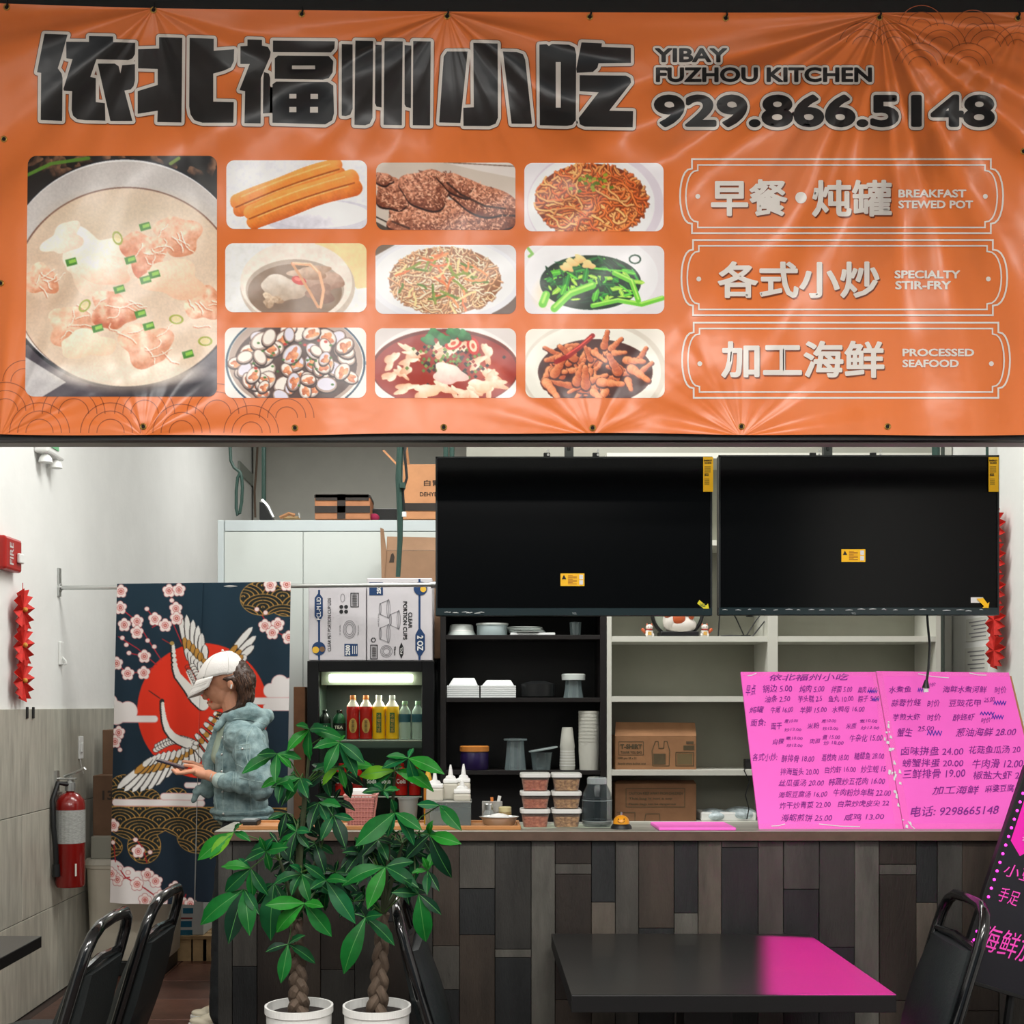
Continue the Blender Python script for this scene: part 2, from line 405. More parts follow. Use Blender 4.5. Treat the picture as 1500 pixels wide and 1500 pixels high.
# walk-in cooler partition
cool = mat('cooler_panel', (205,212,208), .5, noise=.02, nscale=3); coolf = mat('cooler_frame', (196,206,208), .45)
zt = W(0,762,6.7).z; xa = W(320,0,6.7).x; zj = W(0,779,6.7).z
pt = struct(MB().box((xa,6.712,0),(-.06,6.86,zt-.001)).build('wall_partition', cool))
pt_top = MB().box((xa+.035,6.70,zj+.004),(-.06,6.712,zt)); pt_top.build('top_rail', coolf, pt, bevel=.002)
MB().box((xa-.004,6.695,0),(xa+.030,6.712,zt)).build('corner_post', coolf, pt, bevel=.003)
px = [328,444,560,676]
for i in range(3):
    a = W(px[i],0,6.7).x+.002; b = min(W(px[i+1],0,6.7).x-.002, -.06)
    MB().box((a,6.70,0.02),(b,6.712,zj)).build('panel', cool, pt, bevel=.002)
# ================================================================ BANNER
DB = 3.75
bloc = W(750, 636, DB)
banner = thing('banner', 'large orange vinyl restaurant banner with black characters and food pictures above the counter', 'banner', bloc)
def banner_mat(name, c, vcol=False, rough=.38):
    m = mat(name, c, rough, spec=.5, vcol=vcol, coat=.0)
    nt = m.node_tree; p = nt.nodes['Principled BSDF']; N = nt.nodes.new; L = nt.links.new
    p.inputs['Coat Weight'].default_value = .55; p.inputs['Coat Roughness'].default_value = .30
    tc = N('ShaderNodeTexCoord')
    def math_(op, a, b=None):
        n = N('ShaderNodeMath'); n.operation = op
        for i,x in enumerate((a,b)):
            if x is None: continue
            if isinstance(x,(int,float)): n.inputs[i].default_value = x
            else: L(x, n.inputs[i])
        return n.outputs[0]
    tot = None
    for (cx,cy,k,amp,R) in ((1289,20,2.6,1.5,.6),(655,18,2.0,1.1,.7),(225,12,1.8,.9,.6),(1500,30,2,.8,.8),(868,640,2,.4,.3),(0,640,2.4,.6,.5),(1086,640,2.2,.5,.25),(210,640,2,.4,.25)):
        q = W(cx,cy,DB)-bloc
        s = N('ShaderNodeVectorMath'); s.operation = 'SUBTRACT'; L(tc.outputs['Object'], s.inputs[0]); s.inputs[1].default_value = (q.x,0,q.z)
        sp = N('ShaderNodeSeparateXYZ'); L(s.outputs[0], sp.inputs[0])
        ln = N('ShaderNodeVectorMath'); ln.operation = 'LENGTH'; L(s.outputs[0], ln.inputs[0])
        an = math_('ARCTAN2', sp.outputs[0], math_('MULTIPLY', sp.outputs[2], -1 if cy<300 else 1))
        no = N('ShaderNodeTexNoise'); no.noise_dimensions = '1D'; no.inputs['Scale'].default_value = 1; no.inputs['Detail'].default_value = 0.6
        L(math_('ADD', math_('MULTIPLY', an, k*1.25), cx*.37), no.inputs['W'])
        fall = math_('POWER', 2.718, math_('MULTIPLY', ln.outputs['Value'], -1/R))
        h = math_('MULTIPLY', math_('MULTIPLY', math_('SUBTRACT', no.outputs[0], .5), math_('MULTIPLY', fall, ln.outputs['Value'])), amp)
        tot = h if tot is None else math_('ADD', tot, h)
    mp = N('ShaderNodeMapping'); mp.inputs['Scale'].default_value = (1.3,1,.8); L(tc.outputs['Object'], mp.inputs[0])
    n2 = N('ShaderNodeTexNoise'); n2.inputs['Scale'].default_value = 1.6; n2.inputs['Detail'].default_value = 2; n2.inputs['Roughness'].default_value = .35; L(mp.outputs[0], n2.inputs[0])
    tot = math_('ADD', tot, math_('MULTIPLY', n2.outputs[0], .22))
    n3 = N('ShaderNodeTexNoise'); n3.inputs['Scale'].default_value = 9; n3.inputs['Detail'].default_value = 2; L(tc.outputs['Object'], n3.inputs[0])
    tot = math_('ADD', tot, math_('MULTIPLY', n3.outputs[0], .008))
    b = N('ShaderNodeBump'); b.inputs['Strength'].default_value = 1.0; b.inputs['Distance'].default_value = 0.42; L(tot, b.inputs['Height'])
    L(b.outputs[0], p.inputs['Normal']); L(b.outputs[0], p.inputs['Coat Normal'])
    return m
ORANGE = (238,124,56)
bo = banner_mat('banner_orange', ORANGE); bk = banner_mat('banner_black', (22,22,24)); bw = banner_mat('banner_cream', (224,216,206)); bwh = banner_mat('banner_white', (236,230,222))
bd = banner_mat('banner_dark_orange', (176,84,38)); bs = banner_mat('banner_shadow_brown', (128,62,34)); bph = banner_mat('banner_photo', (255,255,255), vcol=True)
def topy(x):
    xs = [-20,0,120,250,500,750,1000,1260,1520]; ys = [3,5,9,12.5,15.5,17.5,18.5,18.5,18]; return float(np.interp(x, xs, ys))
def boty(x): return 636+1.6*math.sin(x/170.0)+0.8*math.sin(x/53.0)
mb = MB(); n = 60
for e in (0, .0012):
    pass
xs = [-6+i*(1509/n) for i in range(n+1)]
fr = [W(x,topy(x),DB) for x in xs]; bo_ = [W(x,boty(x),DB) for x in xs]
mb.add(fr+bo_, [(i,n+1+i,n+2+i,i+1) for i in range(n)])
bk2 = [p+Vector((0,.0012,0)) for p in fr+bo_]; mb.add(bk2, [(i,i+1,n+2+i,n+1+i) for i in range(n)])
sheet = mb.build('banner_sheet', bo, banner, fix=False)
def L_(k): return plane_map(DB, .0006*k)
def decal(name, items, m, layer, parent=banner, label=None):
    mb = MB()
    for it in items: put(mb, it, L_(layer))
    o = mb.build(name, m, parent, fix=False)
    if label: o['label'] = label
    return o
# printed wave pattern
def arcs(cx, cy, r, n=3, w=1.3, a0=0, a1=180, d=8):
    out = []
    for i in range(n):
        R = r-i*d
        if R < 3: break
        out.append(strip([(cx+R*math.cos(math.radians(a)), cy-R*math.sin(math.radians(a))) for a in range(a0, a1+1, 9)], w))
    return out
it = []
for (x,y,r) in ((1265,70,37),(1350,42,34),(1425,48,33),(1310,72,38),(1378,72,38),(1448,72,38),(1347,100,37),(1418,100,37),(1490,72,34)): it += arcs(x,y,r,3,1.1,10,170,10)
it += arcs(36,560,32,2,1.2,60,180,12)
for (x,y,r) in ((8,602,42),(108,606,46),(212,606,44),(318,606,44),(420,612,40)): it += arcs(x,y,r,3,1.3,0,180,12)
for (x,y,r) in ((58,634,44),(162,634,44),(266,634,42),(368,634,40)): it += arcs(x,y,r,3,1.3,0,180,12)
decal('wave_pattern', it, bd, 1)['kind'] = 'stuff'
# title characters, traced as polygons (3x pixels)
G = {
'character_yi': [[(197,150),(298,154),(268,262),(255,302),(272,325),(276,345),(274,533),(180,529),(182,322),(164,319)],
 [(392,160),(498,162),(498,187),(595,190),(594,240),(583,258),(565,266),(425,262),(398,340),(422,345),(422,450),(462,455),(464,532),(375,530),(340,525),(322,510),(316,485),(318,402),(282,400),(280,392),(320,262),(293,258),(292,185),(392,186)],
 [(430,281),(505,281),(522,292),(530,325),(538,288),(594,284),(594,355),(588,380),(575,395),(548,400),(583,533),(486,533)]],
'character_bei': [[(700,165),(802,168),(798,540),(692,538),(694,488),(606,502),(606,402),(694,375),(694,305),(608,302),(608,218),(700,215)],
 [(834,168),(940,172),(940,225),(1030,218),(1028,270),(1015,298),(985,312),(938,325),(938,448),(1028,450),(1026,541),(890,541),(855,530),(838,505),(832,470)]],
'character_fu': [[(1088,175),(1152,177),(1152,202),(1178,208),(1190,230),(1187,252),(1158,318),(1147,345),(1146,544),(1075,543),(1078,402),(1053,398),(1098,283),(1057,283),(1057,205),(1088,203)],
 [(1160,318),(1182,325),(1188,345),(1186,498),(1156,500),(1158,350)],[(1200,180),(1472,183),(1470,215),(1455,232),(1200,230)],
 [(1208,258),(1222,246),(1445,248),(1465,270),(1462,320),(1445,345),(1420,352),(1208,348)],[(1198,372),(1215,360),(1440,362),(1465,378),(1468,500),(1460,530),(1430,548),(1198,541)]],
'character_zhou': [[(x+1440,y) for x,y in p] for p in [[(62,195),(110,197),(110,480),(100,505),(80,512),(62,510)],[(122,180),(200,182),(197,520),(185,545),(165,552),(118,550)],[(210,198),(238,200),(237,474),(215,470),(208,455)],[(250,182),(330,184),(326,552),(246,550)],[(338,200),(368,202),(366,477),(345,472),(338,460)],[(376,182),(453,184),(450,553),(374,552)]]],
'character_xiao': [[(x+1440,y) for x,y in p] for p in [[(525,228),(615,228),(583,542),(490,540),(510,250)],[(640,190),(747,193),(748,520),(738,545),(710,556),(597,555),(596,475),(642,473)],[(770,228),(830,230),(858,240),(868,265),(898,546),(808,545)]]],
'character_chi': [[(x+1440,y) for x,y in p] for p in [[(930,198),(962,196),(972,204),(985,195),(1060,198),(1085,210),(1092,240),(1090,530),(1075,550),(1050,555),(932,552)],[(1115,188),(1205,192),(1203,208),(1332,212),(1332,278),(1190,280),(1185,300),(1165,318),(1095,322),(1092,305)],[(1107,332),(1310,334),(1330,345),(1333,365),(1237,488),(1342,490),(1340,561),(1130,558),(1108,548),(1103,520),(1190,408),(1107,402)]]]}
HOLES = {'character_fu': [(1284,290,1385,306),(1272,415,1303,435),(1365,415,1398,437),(1272,472,1303,495),(1363,472,1398,497)], 'character_chi': [(2442,275,2464,475)]}
for gi,(nm, polys) in enumerate(G.items()):
    blk = [ngon([(x/3,y/3) for x,y in p]) for p in polys]
    out = [fatten(v, f, 4.6, 10) for v,f in blk]
    thin = [fatten(v, f, 5.6, 10) for v,f in blk]
    g = decal(nm, blk, bk, 4)
    decal('dark_edge', thin, bs, 2+.15*(gi%2), g); decal('cream_outline', out, bw, 3+.15*(gi%2), g)
    if nm in HOLES: decal('cream_counter', [([(a/3,b/3),(c/3,b/3),(c/3,d/3),(a/3,d/3)],[(0,1,2,3)]) for a,b,c,d in HOLES[nm]], bw, 5, g)['kind'] = 'stuff'
def heading(nm, s, box, w, ow):
    t = text2d(s, w, 0, 4); v = fit(t, *box); g = decal(nm, [(v, t[1])], bk, 4)
    base = text2d(s, 0, 0, 4); k = (box[2]-box[0])/(max(a for a,b in t[0])-min(a for a,b in t[0]))
    vb = fit(base, *box, ref=t); o, f = fatten(vb, base[1], w*k+ow, 10); decal('cream_outline', [(o,f)], bw, 3, g); o, f = fatten(vb, base[1], w*k+ow+.8, 10); decal('dark_edge', [(o,f)], bs, 2, g)
heading('lettering', 'YIBAY', (959,71,1065,92), .036, 3.2)
heading('lettering', 'FUZHOU KITCHEN', (960.5,99,1277,121), .036, 3.2)
heading('lettering', '929.866.5148', (957.5,139,1457,187), .036, 3.6)
def lett(s, box, w, m=bwh, layer=4, shadow=0, name='lettering', parent=banner):
    t = text2d(s, w, 0, 3); v = fit(t, *box); g = decal(name, [(v,t[1])], m, layer, parent)
    if shadow: decal('print_shadow', [([(x+1.4,y+1.9) for x,y in v], t[1])], bs, layer-1, g)
    return g
for nm,s,b in (('a','早餐',(1041,263,1153,317)),('a','炖罐',(1189,264,1306,318)),('a','各式小炒',(1051,383,1288,437)),('a','加工海鲜',(1056,499.5,1295,554))): lett(s, b, .027, shadow=1)
for s,b in (('BREAKFAST',(1315.6,278,1415,290)),('STEWED POT',(1315.6,294,1425,306)),('SPECIALTY',(1310,396.5,1406,408.5)),('STIR-FRY',(1311,412,1392.5,424.5)),('PROCESSED',(1321.5,511,1426.5,522.5)),('SEAFOOD',(1321.5,527,1404,538.5))): lett(s, b, .035)
decal('middle_dot', [disc(1173,290,8.5,20)], bwh, 4)
for (x0,x1,y0,y1,bl,br,dy) in ((1013.5,1451,233.5,342,996,1469,288),(1015,1454,352,462,998,1475,409),(1016,1462,473,583,999,1479,533)):
    def frame(o):
        ym = (y0+y1)/2; a = y0+14; b = y1-14; P = [(x0+o,y0+o),(x1-o,y0+o),(x1-o,a+o*.3)]
        R = (b-a)/2
        for i in range(0,13):
            t = PI*i/12; P.append((x1-o+(br-x1-0)*math.sin(t)**.8*1.0, ym-(R-o*.3)*math.cos(t)))
        P += [(x1-o,b-o*.3),(x1-o,y1-o),(x0+o,y1-o),(x0+o,b-o*.3)]
        for i in range(0,13):
            t = PI*i/12; P.append((x0+o-(x0-bl)*math.sin(t)**.8, ym+(R-o*.3)*math.cos(t)))
        P.append((x0+o,a+o*.3)); Q = [P[0]]
        for q in P[1:]:
            if math.hypot(q[0]-Q[-1][0], q[1]-Q[-1][1]) > .6: Q.append(q)
        return Q
    decal('label_frame', [strip(frame(0),2.6,True), strip(frame(8.5),2.2,True)], bwh, 3)
    decal('frame_dot', [disc(1022+(dy-288)*.012,dy,3.6,14), disc(1443+(dy-288)*.036,dy,3.6,14)], bwh, 3)
# food pictures
def panel(label, box, paint, rad=12, skew=0):
    x0,y0,x1,y1 = box; c = paint(box); c.halve(); c.im = np.clip((c.im-.5)*1.2+.55, 0, 1); nx = int((x1-x0)*1.2)+1; ny = int((y1-y0)*1.2)+1
    def pos(U, V):
        X = x0+(x1-x0)*U; Y = y0+(y1-y0)*V
        cx = np.clip(X, x0+rad, x1-rad); cy = np.clip(Y, y0+rad, y1-rad); dx = X-cx; dy = Y-cy; D = np.hypot(dx,dy); k = np.where(D > rad, rad/np.maximum(D,1e-6), 1)
        X = cx+dx*k; Y = cy+dy*k; X = X - skew*V*(1-U)
        return np.stack([(X-CX)*DB/F, np.full_like(X, DB-.0012), CH+(CY-Y)*DB/F], -1)
    def col(U, V): return c.sample(x0+(x1-x0)*U, y0+(y1-y0)*V)
    o = gridmesh('food_picture', nx, ny, pos, col, bph, banner); o['label'] = label; return o
def cv(box, bgc): return Canvas(*box, 2.4, bgc)
def curvy(R, x, y, L, a, n=14, wob=.5):
    P = [(x,y)]
    for i in range(n): a += R.normal()*wob; x += math.cos(a)*L/n; y += math.sin(a)*L/n*.8; P.append((x,y))
    return P
def p_wonton(b):
    c = cv(b, (34,30,28)); R = np.random.RandomState(1)
    for i in range(30): c.blob(40+R.rand()*280, 232+R.rand()*22, 12, 6, (140,104,80), (40,30,26), R.rand()*3, .5, i)
    c.line([(38,258),(75,240),(130,232)], 5, (90,130,50)); c.line([(250,240),(262,232)], 5, (120,140,70))
    c.poly([(36,505),(318,505),(318,585),(36,585)], (82,76,84)); c.poly([(36,520),(100,560),(60,585),(36,585)], (190,186,186)); c.ell(230,560,100,40,(42,40,48),.8,soft=.5)
    c.ell(183,400,178,168,(24,26,36)); c.ell(183,398,176,164,(222,220,218)); c.ell(183,392,174,155,(196,190,186)); c.ell(186,420,163,146,(110,72,56)); c.ell(186,421,161,145,(214,192,170))
    c.ell(183,548,150,20,(235,232,228),.8,soft=.6)
    c.ell(190,330,140,60,(206,188,164),.8,soft=.6); c.ell(60,430,60,90,(198,168,142),.7,soft=.7); c.ell(190,540,120,40,(226,208,186),.8,soft=.6)
    def won(x,y,r,ang,s,c1=(246,216,192),c2=(204,134,98)):
        c.ell(x,y,r*1.5,r*1.15,(228,206,184),.75,ang,soft=.5)
        c.blob(x,y,r,r*.82,c1,c2,ang,.55,s,.14,r*.28)
        for i in range(7):
            a = ang+R.normal()*.8; P = curvy(R, x+R.normal()*r*.35, y+R.normal()*r*.3, r*.9, a, 8, .35); c.line(P, 1.8, (190,112,78), .5); c.line([(p[0]+1.2,p[1]-1.5) for p in P], 1.5, (255,240,226), .7)
    c.blob(140,380,52,42,(255,240,226),(232,200,176),.3,.3,3,.2,16); c.blob(95,350,30,20,(250,236,222),(228,204,184),-.6,.3,4,.2,14); c.blob(150,395,45,22,(255,242,230),(226,180,150),.1,.3,5,.1,12)
    won(262,345,34,.5,11); won(212,372,36,.9,12,c2=(196,110,72)); won(62,410,26,.2,13); won(108,478,36,-.2,14); won(166,455,33,.4,15,c2=(186,96,58)); won(215,505,38,.2,16); won(300,446,28,-.4,17)
    c.blob(255,410,45,28,(240,214,190),(222,180,150),.2,.2,6); c.blob(130,505,40,20,(250,228,206),(230,196,168),0,.2,7)
    for i,(x,y,a) in enumerate([(213,332,.1),(173,349,1.2),(106,384,-.6),(192,381,-.3),(214,410,.3),(227,402,-.2),(176,424,.5),(126,448,-.9),(145,481,-.7),(207,460,.05),(219,478,.6),(259,468,.1),(301,500,0),(276,519,-.2)]):
        if i in (1,7,11,12): c.ell(x,y,9,6,(150,158,50),ang=a,ring=3.2); c.ell(x,y,6,4,(206,196,120),.6,a)
        else: c.poly([(x-9,y-3),(x+6,y-7),(x+9,y+3),(x-6,y+7)], (62,128,34)); c.poly([(x-4,y-2),(x+6,y-5),(x+7,y),(x-3,y+3)], (140,190,70))
    c.grain(.05,2.2); return c
def p_youtiao(b):
    c = cv(b, (222,222,226)); R = np.random.RandomState(2)
    c.ell(470,318,85,26,(206,204,212)); c.ell(466,314,74,20,(232,230,234)); c.ell(440,326,60,14,(190,186,196),.6,soft=.5)
    for (x0,y0,x1,y1,w,s) in ((350,301,494,248,13,1),(370,318,516,268,15,5)):
        a = math.atan2(y1-y0,x1-x0); nx,ny = -math.sin(a),math.cos(a)
        for o,c1,c2 in ((-w*.48,(244,172,92),(214,116,44)),(w*.5,(238,156,76),(196,92,30))):
            for t in np.linspace(0,1,34):
                x = x0+(x1-x0)*t+nx*o; y = y0+(y1-y0)*t+ny*o-3*math.sin(t*PI); rr = w*.78*(1+.08*math.sin(t*9+s)); c.blob(x,y,rr,rr,c1,c2,0,.18,s+t,.02,9)
            c.line([(x0+(x1-x0)*t+nx*(o-w*.3), y0+(y1-y0)*t+ny*(o-w*.3)-3*math.sin(t*PI)) for t in np.linspace(.05,.95,12)], 2.2, (250,200,136), .55)
        c.line([(x0+(x1-x0)*t, y0+(y1-y0)*t-3*math.sin(t*PI)+1) for t in np.linspace(-.03,1.02,12)], 2.2, (150,66,20), .85)
    c.grain(.05,5); return c
def p_cutlet(b):
    c = cv(b, (196,184,172)); R = np.random.RandomState(3)
    c.poly([(640,236),(760,236),(760,262),(700,250)], (214,206,200)); c.line([(551,318),(580,332),(610,337)],2,(60,50,44)); c.poly([(700,330),(756,300),(756,340),(700,340)], (30,24,22)); c.poly([(551,325),(575,338),(551,338)],(80,70,62))
    c.line([(650,238),(756,244)],1.5,(120,96,80))
    for (x,y,rx,ry,a,s) in ((655,320,95,25,.05,1),(575,285,26,22,.6,2),(562,262,14,9,.2,9),(705,290,58,22,.35,3),(625,277,38,29,.1,4),(668,270,28,14,.5,5)):
        c.blob(x,y+3,rx,ry,(70,36,26),(46,20,16),a,.3,s,.1); c.blob(x,y,rx,ry,(214,150,120),(112,60,42),a,.7,s,.1,2.6)
        for i in range(int(rx*ry*.22)):
            u = R.rand()*6.28; r = R.rand()**.5; X = x+math.cos(u)*r*rx*.93; Y = y+math.sin(u)*r*ry*.93+math.sin(a)*math.cos(u)*r*rx*.9
            P = curvy(R,X,Y,4,R.rand()*6,3,.8); c.line(P,1.5,(236,184,154) if R.rand()<.6 else (104,52,36),.55)
    c.line([(655,268),(675,285),(710,302),(740,306)],3,(50,26,20),.8); c.line([(575,325),(600,335)],3,(50,26,20),.7); return c
def noodles(c, R, cx, cy, rx, ry, n, cols, w, dark, L=40):
    c.ell(cx,cy,rx,ry,dark)
    for i in range(n):
        u = R.rand()*6.28; r = R.rand()**.5*.92; x = cx+math.cos(u)*r*rx; y = cy+math.sin(u)*r*ry; P = []
        for p in curvy(R,x,y,L,R.rand()*6.28,12,.45):
            q = math.hypot((p[0]-cx)/rx,(p[1]-cy)/ry)
            if q > 1.03: break
            P.append(p)
        if len(P) < 4: continue
        col = cols[R.randint(len(cols))]; k = .8+.25*R.rand()
        c.line([(a+.6,b_+.9) for a,b_ in P], w+1.0, dark, .7); c.line(P, w, tuple(v*k for v in col)); c.line([(a-.3,b_-.6) for a,b_ in P], w*.4, tuple(min(255,v*1.25) for v in col), .7)
def p_noodle(b):
    c = cv(b, (226,220,224)); R = np.random.RandomState(4); c.ell(872,300,100,80,(208,200,208)); c.ell(866,300,93,74,(230,225,228))
    noodles(c,R,866,294,82,54,330,[(226,140,80),(206,112,58),(240,164,104),(196,98,48)],3.0,(120,52,24),60)
    for i in range(22): x,y = 868+R.normal()*14, 270+R.normal()*8; c.poly([(x-3,y-1),(x+2,y-3),(x+4,y+1),(x-1,y+3)], (150,160,50) if i%2 else (98,120,34))
    return c
def p_soup(b):
    c = cv(b, (222,222,220)); R = np.random.RandomState(5); c.poly([(455,350),(540,350),(540,440),(500,400)], (230,204,154)); c.ell(536,452,45,30,(232,228,222))
    c.ell(436,420,84,62,(196,182,168)); c.ell(434,414,82,60,(226,214,202)); c.ell(432,424,72,44,(176,160,146)); c.ell(432,428,69,41,(136,112,92)); c.ell(430,440,60,28,(116,92,72),.7,soft=.5)
    c.blob(415,423,34,19,(222,212,200),(168,144,122),.1,.25,2,.12,9); c.blob(470,410,34,16,(204,178,160),(150,112,92),.2,.3,3,.1,7); c.blob(455,400,30,10,(214,190,170),(160,124,100),-.1,.3,4)
    c.blob(470,430,20,14,(170,136,116),(120,84,66),.3,.3,6); c.ell(438,411,11,6,(196,74,66),ang=.3); c.ell(436,409,5,2.5,(226,120,108),ang=.3)
    c.line([(428,386),(440,405),(455,430),(466,450)],4,(204,150,108)); c.line([(430,386),(455,388),(468,400),(474,425),(470,450)],4.5,(222,172,134)); c.line([(429,385),(455,386),(466,398)],1.5,(244,208,178))
    c.blob(398,440,14,9,(226,206,182),(160,128,100),0,.5,8,.3,3); c.grain(.05,6); return c
def p_vermicelli(b):
    c = cv(b, (208,206,208)); R = np.random.RandomState(6); c.poly([(550,358),(580,358),(550,375)], (120,100,84)); c.poly([(756,430),(756,460),(720,460)], (112,96,88))
    c.ell(652,410,112,62,(216,216,220)); c.ell(652,408,104,56,(232,230,232))
    noodles(c,R,652,411,82,49,300,[(238,200,164),(226,180,140),(214,160,118),(244,214,184)],1.9,(146,98,66),45)
    for i in range(46):
        u = R.rand()*6.28; r = R.rand()**.5*.85; x = 652+math.cos(u)*r*78; y = 406+math.sin(u)*r*44; P = curvy(R,x,y,14+R.rand()*18,R.rand()*3,5,.25)
        c.line(P, 3.2, [(136,150,60),(216,120,70),(96,124,44),(226,150,96),(236,206,150)][i%5])
    return c
def p_greens(b):
    c = cv(b, (216,212,214)); R = np.random.RandomState(7); c.ell(866,405,98,62,(226,222,226)); c.ell(800,430,24,28,(226,206,170),.6,soft=.6); c.line([(772,362),(780,372),(775,376)],4,(120,176,70))
    c.ell(865,414,74,40,(10,44,22))
    for i in range(115):
        u = R.rand()*6.28; r = R.rand()**.5; x = 866+math.cos(u)*r*68; y = 412+math.sin(u)*r*34; a = R.rand()*3.1; L = 12+R.rand()*26; w = 3+R.rand()*6
        col = [(22,92,38),(14,66,32),(40,132,44),(86,180,48),(150,206,70),(10,50,26)][R.randint(6)]; dx,dy = math.cos(a)*L/2, math.sin(a)*L/2*.7; nx,ny = -math.sin(a)*w/2, math.cos(a)*w/2
        c.poly([(x-dx,y-dy),(x-dx*.4+nx,y-dy*.4+ny),(x+dx*.6+nx,y+dy*.6+ny),(x+dx,y+dy),(x+dx*.5-nx,y+dy*.5-ny),(x-dx*.5-nx,y-dy*.5-ny)], col); c.line([(x-dx*.8,y-dy*.8),(x+dx*.8,y+dy*.8)], 1.1, tuple(min(255,v*1.5+24) for v in col), .6)
    for P,w in (([(812,452),(835,430),(868,418)],11),([(868,448),(905,440),(940,446),(970,437)],7),([(900,400),(925,412),(935,440)],8),([(795,445),(800,432)],12)): c.line(P,w,(110,196,52)); c.line([(x,y-2) for x,y in P],w*.3,(190,230,110),.8)
    for x,y in ((838,385),(850,380),(862,388),(830,392)): c.blob(x,y,10,6,(244,214,156),(214,176,110),.3,.2,x)
    c.ell(930,380,8,6,(14,60,34),ring=2.5); return c
def p_clams(b):
    c = cv(b, (222,216,210)); R = np.random.RandomState(8); c.ell(433,532,101,74,(36,70,92),ring=3); c.ell(433,530,98,70,(170,150,138))
    c.ell(433,534,90,62,(78,52,44))
    for i in range(64):
        u = R.rand()*6.28; r = R.rand()**.5; x = 433+math.cos(u)*r*88; y = 532+math.sin(u)*r*52; a = R.rand()*3; s = 9+R.rand()*7
        c.ell(x,y+1.5,s*1.15,s*.85,(54,34,30),ang=a); c.ell(x,y,s*1.08,s*.78,[(168,146,134),(146,120,110),(190,176,168)][i%3],ang=a); c.ell(x,y-.8,s*.92,s*.62,(230,216,206) if i%4 else (206,202,214),ang=a)
        if i%3: c.blob(x+1,y+1,s*.66,s*.46,(238,172,126),(178,96,60),a,.6,i,.25,3)
        c.ell(x,y,s*1.08,s*.78,(84,60,54),.7,a,ring=1.2)
    for i in range(26): x,y = 433+R.normal()*40, 530+R.normal()*24; c.ell(x,y,2.2,1.6,(60,110,40)); 
    for i in range(6): x,y = 433+R.normal()*30, 520+R.normal()*20; c.ell(x,y,2.6,2,(180,40,24))
    return c
def p_spicy(b):
    c = cv(b, (208,200,196)); R = np.random.RandomState(9); c.ell(652,546,112,72,(226,220,216)); c.ell(652,540,108,58,(110,34,16)); c.ell(652,542,105,55,(150,40,14)); c.ell(720,545,36,30,(176,60,22),.8,soft=.6)
    for i in range(26):
        u = R.rand()*6.28; r = .45+.5*R.rand(); x = 652+math.cos(u)*r*98; y = 546+math.sin(u)*r*44; c.blob(x,y,10+R.rand()*8,5+R.rand()*4,(248,230,210),(214,160,124),R.rand()*3,.3,i,.25)
    for i in range(150): x,y = 655+R.normal()*26, 530+R.normal()*14; c.poly([(x-3,y),(x,y-3),(x+3,y),(x,y+3)], [(58,24,18),(34,20,16),(96,124,52),(120,150,70),(150,44,30)][i%5])
    c.blob(658,548,24,15,(250,234,222),(220,180,170),.2,.2,77); c.blob(628,572,20,9,(248,230,214),(226,180,140),0,.2,78); c.blob(705,565,18,9,(250,236,220),(220,170,130),.2,.2,79)
    for x,y,a in ((664,503,-.4),(693,507,1.3)): c.ell(x,y,13,9,(200,44,30),ang=a); c.ell(x,y,9,5.5,(238,206,176),ang=a); c.ell(x,y,4,2.5,(206,90,60),ang=a)
    for x,y in ((636,489),(650,497),(664,488),(680,492),(628,498)): c.blob(x,y,10,8,(70,150,84),(24,84,40),.3,.3,x)
    return c
def p_feet(b):
    c = cv(b, (222,216,204)); R = np.random.RandomState(10); c.ell(870,545,106,76,(206,198,184)); c.ell(868,545,100,70,(226,220,208)); c.ell(872,545,84,48,(70,24,14))
    def toe(x,y,L,a,w):
        n = 9
        for i in range(n):
            t = i/(n-1); r = w*(1-.45*t)*(1+.12*math.sin(t*14)); c.blob(x+math.cos(a)*L*t, y+math.sin(a)*L*t*.85+1.2, r*1.15, r*1.15, (110,40,20),(70,22,12),0,.1,1,.02)
        for i in range(n*2):
            t = i/(n*2-1); r = w*(1-.45*t)*(1+.10*math.sin(t*16)); c.blob(x+math.cos(a)*L*t, y+math.sin(a)*L*t*.85, r, r*.92, (244,170,118),(176,80,40),a*0,.25,t*3+x,.02,5)
    for i in range(52):
        u = R.rand()*6.28; r = R.rand()**.5*.85; x = 872+math.cos(u)*r*80; y = 540+math.sin(u)*r*42; toe(x,y,16+R.rand()*18,R.rand()*6.28,4.2+R.rand()*2)
    for x,y,a in ((812,548,-1.1),(845,560,-1.3),(858,565,-1.6),(905,545,-2.0),(925,540,.7),(880,560,.1),(800,560,1.0)): toe(x,y,32,a,7)
    c.line([(868,492),(850,508),(832,522),(815,530)],7,(150,16,12)); c.line([(866,493),(848,508),(830,520)],2,(236,90,70)); return c
panel('food picture of wontons in broth in a large bowl', (41,228.5,318,581), p_wonton, 13, 4)
panel('food picture of two fried dough sticks', (331.7,235,537.7,335.5), p_youtiao)
panel('food picture of browned crumbed cutlets', (551,238.5,755,337), p_cutlet)
panel('food picture of fried noodles', (768,239,972,339), p_noodle)
panel('food picture of stewed pot soup', (330,356.5,537,457.5), p_soup)
panel('food picture of stir fried rice vermicelli', (550,359,756,460), p_vermicelli)
panel('food picture of stir fried green vegetables', (768.4,360,973,460), p_greens)
panel('food picture of stir fried clams', (329.4,480,536.5,583), p_clams)
panel('food picture of fish slices in red chilli broth', (549.4,481,756,583), p_spicy)
panel('food picture of braised chicken feet', (769.6,482,973.6,583), p_feet)
